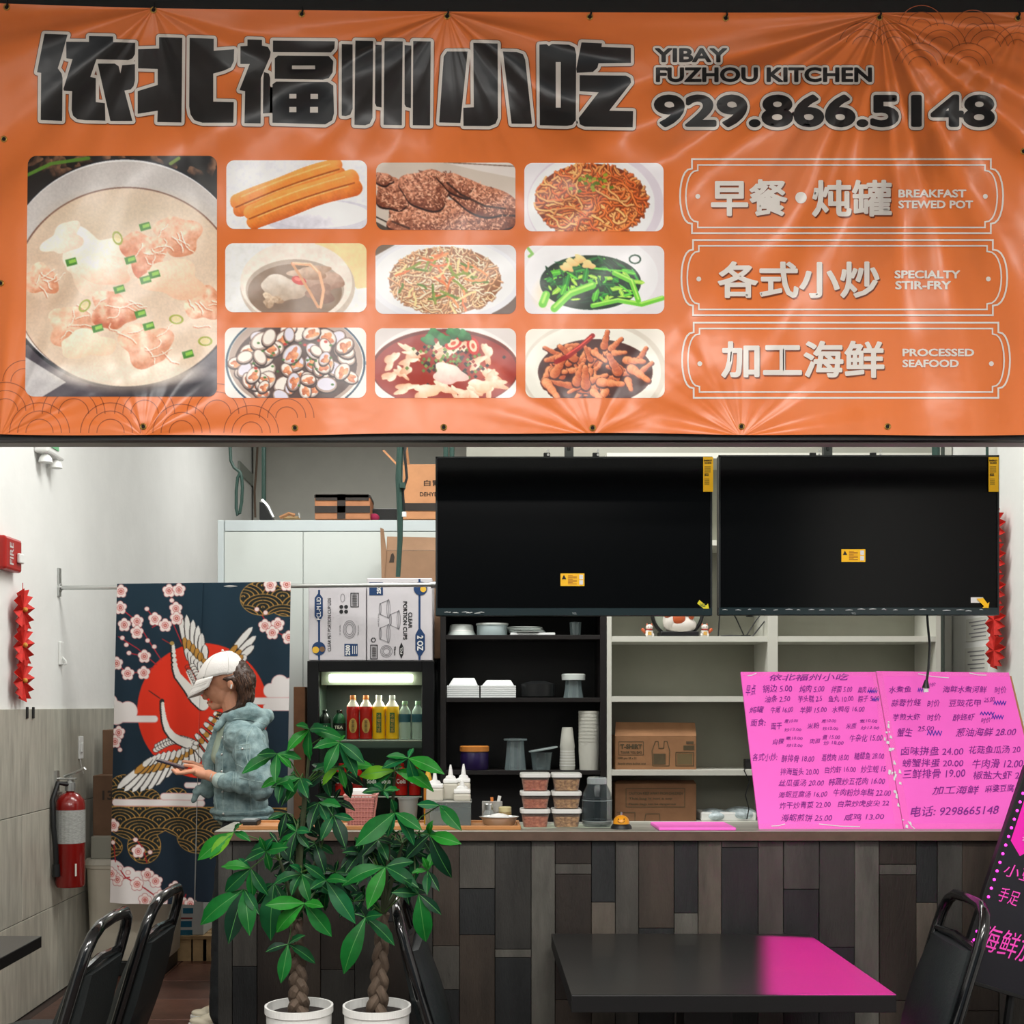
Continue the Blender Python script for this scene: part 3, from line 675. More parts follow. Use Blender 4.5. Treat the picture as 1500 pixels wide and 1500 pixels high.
brass = mat('brass', (190,150,80), .35, metal=.9); dark = mat('dark_void', (10,10,10), .8)
g0 = None
for (x,y) in ((10,11),(225,15),(442,21),(655,24),(864,25),(1063,27),(1288,26),(1491,27),(210,625),(432,627),(650,626),(868,627),(1086,625),(1300,625),(6,204),(1,415),(1499,222)):
    p = W(x,y,DB); mb = MB().tube([p+Vector((.008*math.cos(2*PI*i/14),-.0015,.008*math.sin(2*PI*i/14))) for i in range(14)], .0024, 6, closed=True)
    o = mb.build('grommet', brass, banner, smooth=True); h = MB().tube([p+Vector((0,-.0005,0)),p+Vector((0,-.0018,0))], .0065, 12); h.build('hole', dark, o)
    if y < 60: MB().tube([p+Vector((0,-.003,0)),p+Vector((.004,-.006,.010)),p+Vector((.002,.0,.022))], .0028, 6).build('tie', dark, o, smooth=True)
# ================================================================ BACK OF THE SHOP
steel = mat('brushed_steel', (196,198,196), .28, metal=.9); blackm = mat('black_metal', (16,17,18), .4); blackp = mat('black_plastic', (18,20,21), .45)
kraft = mat('kraft_board', (170,122,84), .8, noise=.10, nscale=12); kraft_d = mat('kraft_shadow_side', (132,92,62), .8, noise=.12, nscale=12)
white_p = mat('white_plastic', (232,233,230), .4); cream_p = mat('cream_plastic', (206,200,182), .5, noise=.04, nscale=6); red_paper = mat('red_paper', (196,32,22), .7, noise=.2, nscale=30)
# --- curtain rod and curtain
DR0, DR1 = 6.20, 5.98
rodA = W(84,861,6.24); rodB = W(640,856.5,5.98)
rod = thing('curtain_rod', 'thin steel curtain rod reaching from the left wall bracket to the television', 'rod', rodA)
MB().tube([rodA, rodB], .011, 12).build('pole', steel, rod, smooth=True)
br = MB().box((XL+.001,rodA.y-.018,rodA.z-.045),(XL+.010,rodA.y+.018,rodA.z+.10)).tube([rodA+Vector((-.005,0,0)), rodA+Vector((.02,0,0))], .022, 12); br.build('wall_bracket', steel, rod, bevel=.002)
MB().tube([rodB+Vector((-.03,0,0)), rodB], .017, 12).build('end_cap', steel, rod, smooth=True)
NAVY = (12,44,60)
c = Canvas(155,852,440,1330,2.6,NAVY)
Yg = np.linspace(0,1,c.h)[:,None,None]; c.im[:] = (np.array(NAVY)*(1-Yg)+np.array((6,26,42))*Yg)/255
c.ell(301.5,1041,97.5,98,(196,44,26)); c.ell(301.5,1041,96.5,97,(218,46,18))
for P in ([(179,891),(204,911),(219,935),(240,967)],[(176,933),(204,950),(233,974)],[(192,957),(215,962)],[(173,972),(190,987),(214,984),(228,978)],[(219,893),(231,908),(246,917)],[(256,881),(262,893),(258,915),(273,948)],[(382,893),(405,925),(430,937)],[(378,884),(396,902)],[(227,920),(238,914)],[(176,1073),(178,1098)],[(253,867),(256,881)]): c.line(P,1.6,(176,34,46))
def seig(cx, cy, keep):
    X, Y = np.meshgrid(c.x0+(np.arange(c.w)+.5)/c.k, c.y0+(np.arange(c.h)+.5)/c.k); m0 = keep(X,Y); out = np.zeros(X.shape,bool); setm = np.zeros(X.shape,bool)
    Wd, Hh, R = 58.0, 15.5, 31.0
    j0 = int((c.y0-cy)/Hh)-4; j1 = int((1340-cy)/Hh)+4
    for j in range(j1, j0, -1):
        yc = cy+j*Hh+16; xo = cx+(j%2)*Wd/2; dx = (X-xo+Wd/2)%Wd-Wd/2; dy = (Y-yc)*1.62; r = np.hypot(dx,dy); ins = (r < R) & (Y <= yc+1) & ~setm
        out |= ins & ((R-r)%7.0 < 1.7); setm |= ins
    bb = (0,c.w,0,c.h); c.put(bb, m0, (18,26,24)); c.put(bb, m0&out, (184,138,66))
    gx = m0.copy(); e = m0 ^ (np.roll(m0,3,0)&np.roll(m0,-3,0)&np.roll(m0,3,1)&np.roll(m0,-3,1)&m0); c.put(bb, e, (184,138,66))
seig(391,876,lambda X,Y: (((X-390)/33)**2+((Y-879)/25)**2<1)|(((X-426)/28)**2+((Y-884)/22)**2<1)&(Y<906))
seig(207,1168,lambda X,Y: (Y>1180)&((Y<1216+14*np.abs(np.sin((X-160)/27)))|(((X-214)/25)**2+((Y-1238)/26)**2<1)|(((X-296)/34)**2+((Y-1226)/22)**2<1)|(((X-160)/22)**2+((Y-1240)/16)**2<1))|(Y<1172)&(((X-185)/26)**2+((Y-1158)/24)**2<1)|((Y>1155)&(Y<1172)&(((X-215)/23)**2+((Y-1168)/15)**2<1))|((Y>1152)&(Y<1162)&(((X-262)/18)**2+((Y-1166)/13)**2<1)))
PK = (208,150,150); CL = (226,220,218)
def cloud(parts):
    for q in parts:
        if len(q) == 3: c.ell(q[0],q[1],q[2]+.9,q[2]+.9,PK)
        else: c.line([(q[0],q[1]),(q[2],q[1])],q[3]+1.8,PK)
    for q in parts:
        if len(q) == 3: c.ell(q[0],q[1],q[2],q[2],CL)
        else: c.line([(q[0],q[1]),(q[2],q[1])],q[3],CL)
cloud([(190,1042,14),(172,1044,17),(160,1030,14),(150,1053,230,9),(160,1048,196,10)])
cloud([(416,1002,12),(402,1012,10),(432,1008,14),(404,1017,440,10)]); cloud([(376,1027,440,9),(396,1036,440,9)])
cloud([(170,1175,300,9)]); cloud([(243,1166,300,9)]); cloud([(278,1149,300,7)]); cloud([(167,1278,18),(190,1280,11),(205,1290,15),(225,1305,14),(150,1306,214,38),(235,1318,12)])
def feather(x0,y0,x1,y1,w,col=(226,224,220),ol=(40,34,34)):
    a = math.atan2(y1-y0,x1-x0); L = math.hypot(x1-x0,y1-y0); nx,ny = -math.sin(a),math.cos(a)
    P = lambda s: [(x0+math.cos(a)*L*t+nx*q*s, y0+math.sin(a)*L*t+ny*q*s) for t,q in ((0,w*.25),(.35,w*.42),(.75,w*.5),(.92,w*.3),(1,0),(.92,-w*.36),(.75,-w*.5),(.35,-w*.42),(0,-w*.25))]
    c.poly(P(1.16),ol); c.poly(P(.86),col)
def wing(roots, tips, w, gold=(186,134,56)):
    n = len(tips)
    for (a,b),(x,y) in zip(roots,tips): feather(a,b,x,y,w)
    for (a,b),(x,y) in zip(roots,tips): feather(a,b,a+(x-a)*.5,b+(y-b)*.5,w*.85,gold)
    for (a,b),(x,y) in zip(roots,tips): feather(a,b,a+(x-a)*.26,b+(y-b)*.26,w*.8)
def interp(P, n):
    t = np.linspace(0,len(P)-1,n); i = np.minimum(t.astype(int),len(P)-2); f = t-i; P = np.array(P,float); return [tuple(P[a]*(1-g)+P[a+1]*g) for a,g in zip(i,f)]
wing(interp([(281,968),(290,982),(303,985)],6), interp([(268,900),(281,902),(293,913),(300,924),(306,945)],6), 10.5)
wing(interp([(330,972),(345,975),(352,975)],5), interp([(376,920),(381,933),(378,947),(367,962),(356,970)],5), 10.5)
for i in range(9): c.ell(288-6+i*1.5, 985+i*3.4, 4.6,3.6,(226,222,216)); c.ell(280+i*2.2,978+i*4,4.2,3.4,(40,34,34),ring=.8); c.ell(287+i*2.2,976+i*4,4.2,3.4,(226,222,216)); c.ell(287+i*2.2,976+i*4,4.2,3.4,(40,34,34),ring=.8)
def neck(P, w0, w1):
    n = len(P)
    Q = interp(P,24)
    for i,(x,y) in enumerate(Q): r = w0+(w1-w0)*i/23; c.ell(x-.9,y,r+.9,r+.9,(24,26,26))
    for i,(x,y) in enumerate(Q): r = w0+(w1-w0)*i/23; c.ell(x+.6,y,r,r,(230,228,222))
neck([(257,945),(258,956),(260,978),(264,990),(272,999),(280,1008),(290,1022),(302,1032)],2.2,8.5); c.line([(254,944),(242,937)],1.6,(150,30,30)); c.ell(256,943,3.4,3,(170,140,70))
wing(interp([(286,1083),(278,1092),(268,1098),(252,1100),(238,1104),(226,1110)],11), interp([(296,1118),(284,1124),(268,1128),(248,1136),(232,1150),(218,1158),(202,1160),(187,1160),(173,1155)],11), 11.5)
wing(interp([(284,1082),(296,1070),(306,1056),(318,1044)],6), interp([(306,1112),(318,1100),(328,1085),(332,1066),(334,1052)],6), 10)
for k in range(16):
    t = k/15; x = 232+t*58; y = 1092-10*math.sin(t*PI)-t*4; c.ell(x,y+6,4.6,3.6,(226,222,216)); c.ell(x,y+6,4.6,3.6,(40,34,34),ring=.8); c.ell(x+2,y,4.2,3.2,(226,222,216)); c.ell(x+2,y,4.2,3.2,(40,34,34),ring=.8)
neck([(241,1028),(242,1040),(244,1055),(248,1068),(256,1078),(266,1084),(278,1088)],2.0,7); c.line([(238,1023),(222,1012)],1.3,(50,30,30)); c.ell(241,1027,3.2,3.4,(36,36,36)); c.ell(242,1031,2.2,3,(220,214,200))
for P in ([(167,1234),(170,1262)],[(174,1268),(186,1284),(215,1300),(236,1314)],[(201,1229),(212,1240),(218,1262)],[(173,1288),(192,1284)],[(272,1318),(276,1308)]): c.line(P,1.8,(170,28,36))
for (x,y) in ((180,867),(179,891),(185,916),(204,911),(204,927),(231,908),(246,917),(252,867),(267,866),(262,893),(263,907),(215,962),(173,972),(190,987),(214,986),(402,861),(426,860),(394,919),(413,917),(405,929),(429,936),(176,1073),(170,1086),(167,1209),(205,1246),(219,1280),(231,1289),(203,1294),(173,1288),(163,1280),(259,1299),(215,1317),(238,1312),(273,1322),(283,1322)):
    for s,col in ((1,(170,84,84)),(0,(238,224,220))):
        for i in range(5): a = PI/2+i*2*PI/5; c.ell(x+5.6*math.cos(a), y-5.6*math.sin(a), 4.2+s*.7,4.2+s*.7,col)
    c.ell(x,y,4.4,4.4,(238,224,220)); c.ell(x,y,4.6,4.6,(206,120,116),.9,ring=1.0)
    for i in range(10): a = i*2*PI/10; c.line([(x+2*math.cos(a),y+2*math.sin(a)),(x+5.2*math.cos(a),y+5.2*math.sin(a))],.6,(206,110,106))
    c.ell(x,y,2.3,2.3,(176,50,50)); c.ell(x,y,1.1,1.1,(240,216,190))
for (x,y) in ((219,893),(182,935),(188,945),(192,957),(220,939),(230,948),(256,881),(382,895),(395,900),(178,1098),(166,1234),(178,1271),(190,1277),(201,1229),(223,1247)): c.ell(x,y,3.9,3.5,(180,90,90)); c.ell(x,y,3.2,2.9,(236,218,214))
c.halve()
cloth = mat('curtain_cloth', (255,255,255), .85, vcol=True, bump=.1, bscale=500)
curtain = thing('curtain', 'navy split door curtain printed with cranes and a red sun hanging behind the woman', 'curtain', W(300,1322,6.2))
def cpanel(xt0,xt1,xb0,xb1,yb,ph,label):
    def pos(U, V):
        X = (xt0+(xt1-xt0)*U)*(1-V)+(xb0+(xb1-xb0)*U)*V; Y = 856+(yb-856)*V; d0 = 6.235-(X-84)/556*.255
        fold = (.012*np.sin(X/19.0+ph)+.006*np.sin(X/8.0+ph*2))*(.25+.75*V)+.02*V
        Yc = Y; top = np.clip((870-Y)/14.0,0,1)
        d = d0-.020+fold*1.0+(.010 if xt0 > 300 else 0)
        return np.stack([(X-CX)*6.2/F, d, CH+(CY-Yc)*6.2/F], -1)
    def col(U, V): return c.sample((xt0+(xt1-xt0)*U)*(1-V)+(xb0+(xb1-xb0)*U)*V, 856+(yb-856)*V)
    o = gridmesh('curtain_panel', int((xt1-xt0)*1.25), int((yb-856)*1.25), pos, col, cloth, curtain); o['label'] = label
    o.modifiers.new('solid','SOLIDIFY').thickness = .0015; o.modifiers['solid'].offset = 1
    return o
cpanel(174,302.6,160,288,1323,.4,'left curtain panel'); cpanel(301.2,432,290,424,1318,1.7,'right curtain panel behind the woman')
rod.location = rodA
# --- left wall fittings
def on_left(px, py): d = F*(-XL)/(CX-px); return W(px,py,d)
p = on_left(6,812); al = thing('fire_alarm', 'red fire alarm sounder fixed high on the left wall', 'alarm', p)
red_pl = mat('red_plastic', (168,26,20), .35)
MB().box((XL,p.y-.10,p.z-.075),(XL+.045,p.y+.10,p.z+.075)).build('housing', red_pl, al, bevel=.012)
MB().box((XL+.045,p.y+.03,p.z-.035),(XL+.062,p.y+.085,p.z+.01)).build('strobe_lens', white_p, al, bevel=.006)
t = text2d('FIRE', .02); mb = MB(); v = fit(t, -.05, -.022, .05, .022); 
mb.add([(XL+.0462, p.y-.03+b, p.z+a) for a,b in v], t[1]); mb.build('lettering', white_p, al)
def garland(name, label, x, y, ztop, n, s, mtl):
    g = thing(name, label, 'decoration', (x, y, ztop))
    MB().tube([(x,y,ztop+.04),(x,y,ztop-n*s*1.55)],.002,5).build('cord', mtl, g)
    for i in range(n):
        zc = ztop-s*.8-i*s*1.55; m = 22; mb = MB(); vs = [(x+.0,y,zc)]
        for k in range(m):
            a = 2*PI*k/m; r = s*(1.0 if k%2 else .86); vs.append((x+(.02 if k%2 else -.012)*s/.12, y+math.sin(a)*r, zc+math.cos(a)*r*.95))
        mb.add([vs[0]]+vs[1:], [(0,1+k,1+(k+1)%m) for k in range(m)]); o = mb.build('paper_fan', mtl, g); o.modifiers.new('s','SOLIDIFY').thickness = .002
        ro = MB().ell((x+.012,y,zc),(.012,.012,.012),10,6); ro.build('rosette', mat('gold_paper',(206,150,60),.4), o)
    return g
p = on_left(10,870); garland('paper_fan_garland', 'red folded paper fan garland on the left wall below the alarm', XL+.035, p.y+.1, p.z+.02, 3, .105, red_paper)
p = W(1452,750,5.95); garland('paper_fan_garland', 'red folded paper fan garland beside the right television', 2.50, 5.93, p.z, 5, .096, red_paper)
p = on_left(88,957); t_ = thing('wall_hook', 'small white plastic hook strip on the plaster beside the curtain', 'hook', p)
MB().box((XL,p.y-.028,p.z-.06),(XL+.012,p.y+.028,p.z+.06)).build('plate', white_p, t_, bevel=.005)
MB().tube([(XL+.012,p.y,p.z-.02),(XL+.03,p.y,p.z-.04),(XL+.032,p.y,p.z-.052),(XL+.02,p.y,p.z-.058)],.005,8).build('hook', white_p, t_, smooth=True)
p = on_left(113,1095); t_ = thing('wall_switch', 'white switch plate with a cord on the tiles above the extinguisher', 'switch', p)
MB().box((XL+.016,p.y-.035,p.z-.06),(XL+.024,p.y+.035,p.z+.06)).build('plate', white_p, t_, bevel=.003)
MB().box((XL+.024,p.y-.012,p.z-.025),(XL+.030,p.y+.012,p.z+.025)).build('rocker', white_p, t_, bevel=.002)
MB().tube([(XL+.022,p.y-.02,p.z-.06),(XL+.024,p.y-.01,p.z-.09),(XL+.024,p.y+.03,p.z-.14)],.003,6).build('cord', white_p, t_)
for q,(px_,lab) in enumerate(((34,'left of two short black strips at the top of the wall tiles'),(43,'right of two short black strips at the top of the wall tiles'))):
    p = on_left(px_,1045); o = MB().box((XL+.016,p.y-.012,p.z-.024),(XL+.022,p.y+.012,p.z+.03)).build('tile_clip', blackp, None, bevel=.002); tag(o, lab, 'clip', 'black strips on the wall tiles')
p = on_left(62,660); em = thing('emergency_light', 'pale green and white wall lamp unit at the top left of the wall', 'light', p)
MB().box((XL,p.y-.12,p.z-.03),(XL+.07,p.y+.12,p.z+.10)).build('housing', white_p, em, bevel=.01); MB().box((XL+.07,p.y-.08,p.z+.0),(XL+.075,p.y+.02,p.z+.05)).build('lens', mat('green_lens',(120,190,140),.3), em)
for s in (-1,1): MB().lathe((XL+.04,p.y+.07*s,p.z-.06),[(.012,.03),(.03,.01),(.034,-.012)],14).build('lamp_head', white_p, em, smooth=True)
p = on_left(359,694.5); o = MB().box((XL,p.y-.35,p.z-.055),(XL+.02,p.y+.35,p.z+.055)).build('wall_box', mat('grey_box',(150,156,148),.5), None, bevel=.004); tag(o, 'small grey electrical box on the far left wall beside the hanging cable loop', 'electrical box')
# extinguisher
ex = W(115,1200,6.15); exx = XL+.09; fe = thing('fire_extinguisher', 'red fire extinguisher with black hose hanging on the left wall', 'extinguisher', (exx,6.15,.54))
redm = mat('red_enamel', (118,16,12), .25, coat=.4)
MB().lathe((exx,6.15,.54),[(.0,0),(.066,.0),(.072,.012),(.072,.40),(.068,.43),(.045,.46),(.02,.472),(.02,.49)],24).build('cylinder', redm, fe, smooth=True)
MB().lathe((exx,6.15,.54),[(.0732,.22),(.0732,.385)],24,cap=False).build('label_band', mat('extinguisher_label',(150,152,148),.5,noise=.25,nscale=60,stretch=(1,1,4)), fe)
MB().lathe((exx,6.15,.54),[(.026,.478),(.026,.52),(.014,.53),(.014,.55)],14).build('valve', steel, fe, smooth=True)
MB().box((exx-.10,6.135,1.075),(exx+.03,6.165,1.083),Matrix.Rotation(0,4,'X')).build('carry_handle', steel, fe, bevel=.003)
MB().tube([(exx-.03,6.15,1.09),(exx+.03,6.13,1.11),(exx+.085,6.11,1.135),(exx+.09,6.11,1.125)],.007,8).build('lever', steel, fe, smooth=True)
MB().tube([(exx+.0,6.14,1.05),(exx-.045,6.10,1.06),(exx-.06,6.07,.98),(exx-.055,6.065,.85),(exx-.045,6.07,.72),(exx-.045,6.075,.66)],.013,10).build('hose', blackp, fe, smooth=True)
MB().tube([(exx-.045,6.075,.66),(exx-.045,6.078,.60)],[.017,.020],10).build('nozzle', blackp, fe, smooth=True)
MB().box((XL+.016,6.13,.9),(XL+.03,6.17,1.12)).box((XL+.016,6.12,1.0),(exx-.05,6.18,1.012)).build('wall_bracket', steel, fe)
MB().box((exx+.045,6.085,.60),(exx+.05,6.12,.66)).build('inspection_tag', mat('paper_tag',(210,206,196),.7), fe)
# bin and boxes behind the curtain
xc = -1.855; YB = 6.71
bin_ = thing('waste_bin', 'beige tapered plastic bin standing at the left wall behind the curtain', 'bin', (xc,YB,0))
MB().box((xc-.19,YB-.16,0),(xc+.19,YB+.16,.085)).build('dolly', blackp, bin_, bevel=.01)
def rrect(cx,cy,w,h,r,n=6):
    P = []
    for sx,sy,a0 in ((1,1,0),(-1,1,90),(-1,-1,180),(1,-1,270)):
        for i in range(n+1): a = math.radians(a0+90*i/n); P.append((cx+sx*(w/2-r)+r*math.cos(a), cy+sy*(h/2-r)+r*math.sin(a)))
    return P
mb = MB(); L0 = None
for (z,w,h) in ((0.086,.40,.34),(.10,.42,.36),(.575,.45,.40),(.58,.46,.41),(.598,.46,.41)):
    P = rrect(xc,YB,w,h,.07); b = len(mb.v); mb.v += [(x,y,z) for x,y in P]
    if L0 is not None:
        n = len(P); mb.f += [(L0+i,L0+(i+1)%n,b+(i+1)%n,b+i) for i in range(n)]; mb.m += [0]*n
    L0 = b
mb.f.append(tuple(L0+i for i in range(n))); mb.m.append(0); mb.build('body', cream_p, bin_, smooth=True)
mb = MB(); P = rrect(xc,YB,.47,.42,.07); mb.v += [(x,y,.5985) for x,y in P]+[(x,y,.627) for x,y in rrect(xc,YB,.455,.405,.07)]; n = len(P); mb.f += [(i,(i+1)%n,n+(i+1)%n,n+i) for i in range(n)]+[tuple(range(n-1,-1,-1)),tuple(range(n,2*n))]; mb.m = [0]*len(mb.f); mb.build('lid', mat('bin_lid',(186,182,168),.5), bin_)
# dark skirting shadow unit left of the bin: none
def carton(label, x0,y0,x1,y1,d,dep,m,flap=None,tapem=None,name='cardboard_box',texts=(),rz=0,cat='box',group=None,lines=()):
    a = W(x0,y1,d); b = W(x1,y0,d); root = thing(name, label, cat, ((a.x+b.x)/2,d+dep/2,a.z), group)
    MB().box((a.x,d,a.z),(b.x,d+dep,b.z)).build('body', m, root, bevel=.003, seg=1)
    if tapem: MB().box((( a.x+b.x)/2-.025,d-.0008,a.z+(b.z-a.z)*.72),((a.x+b.x)/2+.025,d+dep,b.z+.0010)).build('tape', tapem, root)
    if flap:
        for F_ in flap:
            mb = MB(); P = [W(q[0],q[1],d+q[2]) for q in F_]; mb.poly3(P, vec=(0,.004,0.001)); mb.build('flap', m, root)
    for (s,box,w,cc,rot) in texts: ptext(root, s, box, d, w, cc, rot)
    for (pts,w,cc) in lines: mb = MB(); put(mb, strip(pts,w), plane_map(d,.0012)); mb.build('print_line', cc, root)
    return root
def ptext(root, s, box, d, w, m, rot=0, e=.0014, name='lettering'):
    t = text2d(s, w)
    if rot:   # 90 = reads upward, -90 = reads downward, 180
        vs = [( -y, x) if rot == 90 else ((y,-x) if rot == -90 else (-x,-y)) for x,y in t[0]]; t = (vs, t[1])
    v = fit(t, *box); mb = MB(); put(mb, (v,t[1]), plane_map(d,e)); return mb.build(name, m, root)
ink = mat('print_ink', (58,48,40), .8); inkb = mat('print_black', (34,34,36), .7); blue = mat('print_blue', (22,58,104), .6); whitei = mat('print_white', (228,228,226), .7)
tape_b = mat('black_tape', (46,38,34), .35); tape_c = mat('clear_tape', (196,160,124), .25)
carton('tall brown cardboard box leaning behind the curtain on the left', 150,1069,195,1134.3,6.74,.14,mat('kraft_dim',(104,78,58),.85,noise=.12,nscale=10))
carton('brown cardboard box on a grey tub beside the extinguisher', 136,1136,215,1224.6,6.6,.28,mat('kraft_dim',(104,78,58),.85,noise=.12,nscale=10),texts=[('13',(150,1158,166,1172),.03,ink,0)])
o = carton('low grey storage tub on top of the beige bin', 133,1225.4,236,1258,6.55,.32,mat('grey_tub',(150,150,138),.5),name='storage_tub',cat='tub')
# pallet and white carton under the curtain
pal = thing('pallet', 'low wooden pallet on the tiled floor behind the curtain', 'pallet', (W(278,1378,6.9).x,7.0,0)); wood = mat('pallet_wood', (168,140,100), .8, noise=.25, nscale=8, stretch=(1,6,1))
xa_, xb_ = W(257,0,6.9).x, W(318,0,6.9).x
for j in range(5): MB().box((xa_,6.93+j*.1,.125),(xb_,7.01+j*.1,.145)).build('deck_board', wood, pal, bevel=.002)
for x in (xa_,(xa_+xb_)/2-.04,xb_-.09): MB().box((x,6.94,0),(x+.09,7.40,.125)).build('bearer', wood, pal, bevel=.002)
wc = mat('white_carton', (206,210,208), .75, noise=.04, nscale=10); blue2 = mat('print_teal', (40,110,140), .7)
w0 = W(264,1375,6.95); w1 = W(289,1175,6.95); wct = thing('white_carton', 'tall white carton with blue print standing on the pallet', 'box', ((w0.x+w1.x)/2,7.05,.146))
MB().box((w0.x-.03,6.95,.146),(w1.x+.035,7.2,.95)).build('body', wc, wct, bevel=.003)
def f2(root, x0,y0,x1,y1,m,d=6.95,name='print_block',e=.0012): mb = MB(); put(mb, ([(x0,y0),(x1,y0),(x1,y1),(x0,y1)],[(0,1,2,3)]), plane_map(d,e)); return mb.build(name, m, root)
f2(wct,268,1330,283,1338,blue2); f2(wct,260,1362,282,1371,blue2); f2(wct,263,1344,282,1346,mat('print_red',(150,60,60),.7)); f2(wct,264,1349,281,1358,blue2)
# --- items on the cooler
Zc = zt
j1 = thing('bread_tray', 'dark wedge shaped holder at the left end of the cooler top', 'holder', W(392,761,6.75)); a = W(380,760,6.75)
MB().poly3([W(380,761,6.72),W(399,761,6.72),W(388,738,6.72),W(380,735,6.72)], vec=(0,.12,0)).build('body', blackm, j1); MB().tube([W(383,733,6.76),W(392,742,6.76),W(400,758,6.76)],.012,8).build('rim', steel, j1, smooth=True)
j2 = thing('wooden_offcut', 'short wooden offcuts propped in a small pile on the cooler top', 'wood', W(425,761,6.76))
MB().tube([W(410,758.5,6.74),W(423,752.5,6.74),W(432,755,6.74)],.010,4).build('offcut', kraft, j2); MB().tube([W(415,759,6.80),W(440,758.5,6.80)],.009,4).build('offcut', wood, j2); MB().tube([W(438,751,6.78),W(439,759,6.78)],.005,5).build('nail', steel, j2)
q = carton('cardboard box bound with wide black tape on the cooler top', 461,728,542,760.5,6.74,.24,mat('kraft_warm',(176,120,84),.8,noise=.12,nscale=14))
for (x0,y0,x1,y1) in ((462,724,540,733),(494,724,506,760),(461,741,542,751)): mb = MB(); a = W(x0,y1,6.736); b = W(x1,y0,6.736); mb.box((a.x,6.735,a.z),(b.x,6.7405,b.z)); mb.build('black_tape', tape_b, q)
MB().box((W(461,0,6.74).x-.002,6.735,W(0,729,6.74).z),(W(542,0,6.74).x+.002,6.982,W(0,725,6.74).z)).build('black_tape', tape_b, q)
o = thing('flat_screen_edge', 'slim black flat panel lying behind the taped box', 'screen', W(564,760,6.95)); MB().box((W(541,0,6.95).x,6.90,Zc+.0005),(W(590,0,6.95).x,7.15,W(0,747,6.95).z)).build('case', blackp, o, bevel=.004)
o = MB().ell(W(548,757,6.80)+Vector((0,0,-.004)),(.03,.03,.022),12,8).build('cloth', mat('magenta_cloth',(150,30,70),.8), None, smooth='all'); tag(o, 'small crumpled magenta cloth right of the taped box', 'cloth')
carton('tall cardboard box with printed characters on the cooler top beside the television', 590,680,676,760.5,6.72,.3,mat('kraft_orange',(196,140,98),.8,noise=.08,nscale=12), texts=[('白胃丸',(621,703,658,712),.02,ink,0),('DEHYDRATED',(615,721,668,727),.02,ink,0)], flap=[[(590,680,0),(597,652,-.05),(600,680,0)],[(560,660,-.02),(563,659,-.02),(582,679,-.02),(580,681,-.02)]])
mb = MB(); a = W(593,748,6.716); b = W(676,737,6.716); mb.box((a.x,6.715,a.z),(b.x,6.7205,b.z)); mb.build('tape', tape_b, [o for o in bpy.data.objects if o.name.startswith('cardboard_box')][-1])
# --- hanging cables and poles
green_c = mat('green_cable', (32,62,54), .5); 
zc = 4.10
def cable(name, label, pts, r, m, cat='cable'):
    o = MB().tube(pts, r, 8).build(name, m, None, smooth=True); tag(o, label, cat); return o
d = 6.5
cable('hanging_cable', 'dark green cable looped and hanging beside the cooler', [Vector((W(336,0,d).x,d,zc))]+[W(x,y,d) for x,y in ((337,655),(338,675),(343,685),(352,692),(354,700),(355,715),(354,735),(351,752),(348,755),(346,745),(346,720),(348,700),(352,692))], .0085, green_c)
d = 6.9
cable('suspension_rod', 'dark vertical hanger rod at the left end of the cooler top', [(W(386,0,d).x,d,zt+.0),(W(387,0,d).x,d,zc)], .012, green_c, 'rod')
cable('thin_wire', 'thin brown wire running down the far corner above the cooler', [W(380,654,11)+Vector((0,0,.4)),W(376,680,11),W(373,720,11),W(374,758,11)], .010, mat('brown_wire',(100,80,64),.6))
d = 6.3
pl = thing('cable_bundle', 'thick black cable bundle hanging in front of the cooler left of the television', 'cable', W(588,850,d))
MB().tube([(W(586,0,d).x,d,zc),W(586,652,d),W(584,700,d),W(586,750,d),W(586,790,d),W(583,845,d)],[.016,.016,.017,.016,.014,.012],8).build('main_cable', green_c, pl, smooth=True)
MB().tube([W(592,655,d),W(596,700,d),W(590,720,d),W(592,750,d),W(588,756,d)],.007,8).build('side_cable', blackp, pl, smooth=True)
MB().box((W(586,0,d).x,d-.03,W(0,716,d).z),(W(594,0,d).x,d+.01,W(0,708,d).z)).build('clip', green_c, pl); MB().tube([W(592,750,d-.01),W(592,757,d-.01)],.012,8).build('plug', white_p, pl)
for x,l in ((653,'left'),(662,'right')): cable('suspension_rod', '%s of two dark hanger rods above the left television corner'%l, [(W(x,0,6.3).x,6.3,W(0,700,6.3).z),(W(x,0,6.3).x,6.3,zc)], .013, green_c, 'rod')
# --- fridge with bottles
DF = 6.12; fx0, fx1 = W(450,0,DF).x, W(636,0,DF).x; fz = W(0,968,DF).z
fr = thing('drinks_fridge', 'black glass door drinks fridge with a lit tube and bottles', 'fridge', ((fx0+fx1)/2,6.4,0))
fin = mat('fridge_inner', (60,74,62), .5); ft = .035
MB().box((fx0,DF+.04,0.03),(fx0+ft,6.66,fz)).box((fx1-ft,DF+.04,.03),(fx1,6.66,fz)).box((fx0,DF+.04,fz-ft),(fx1,6.66,fz)).box((fx0,DF+.04,0.03),(fx1,6.66,.12)).build('cabinet', mat('fridge_black',(7,7,8),.4,spec=.3), fr)
MB().box((fx0+ft,6.60,.12),(fx1-ft,6.64,fz-ft)).build('back_panel', mat('fridge_back',(34,46,38),.5), fr)
MB().box((fx0+ft,DF+.06,.12),(fx0+ft+.004,6.6,fz-ft)).build('liner', fin, fr); MB().box((fx1-ft-.004,DF+.06,.12),(fx1-ft,6.6,fz-ft)).build('liner', fin, fr)
a = W(467,984,DF); b = W(618,1200,DF)
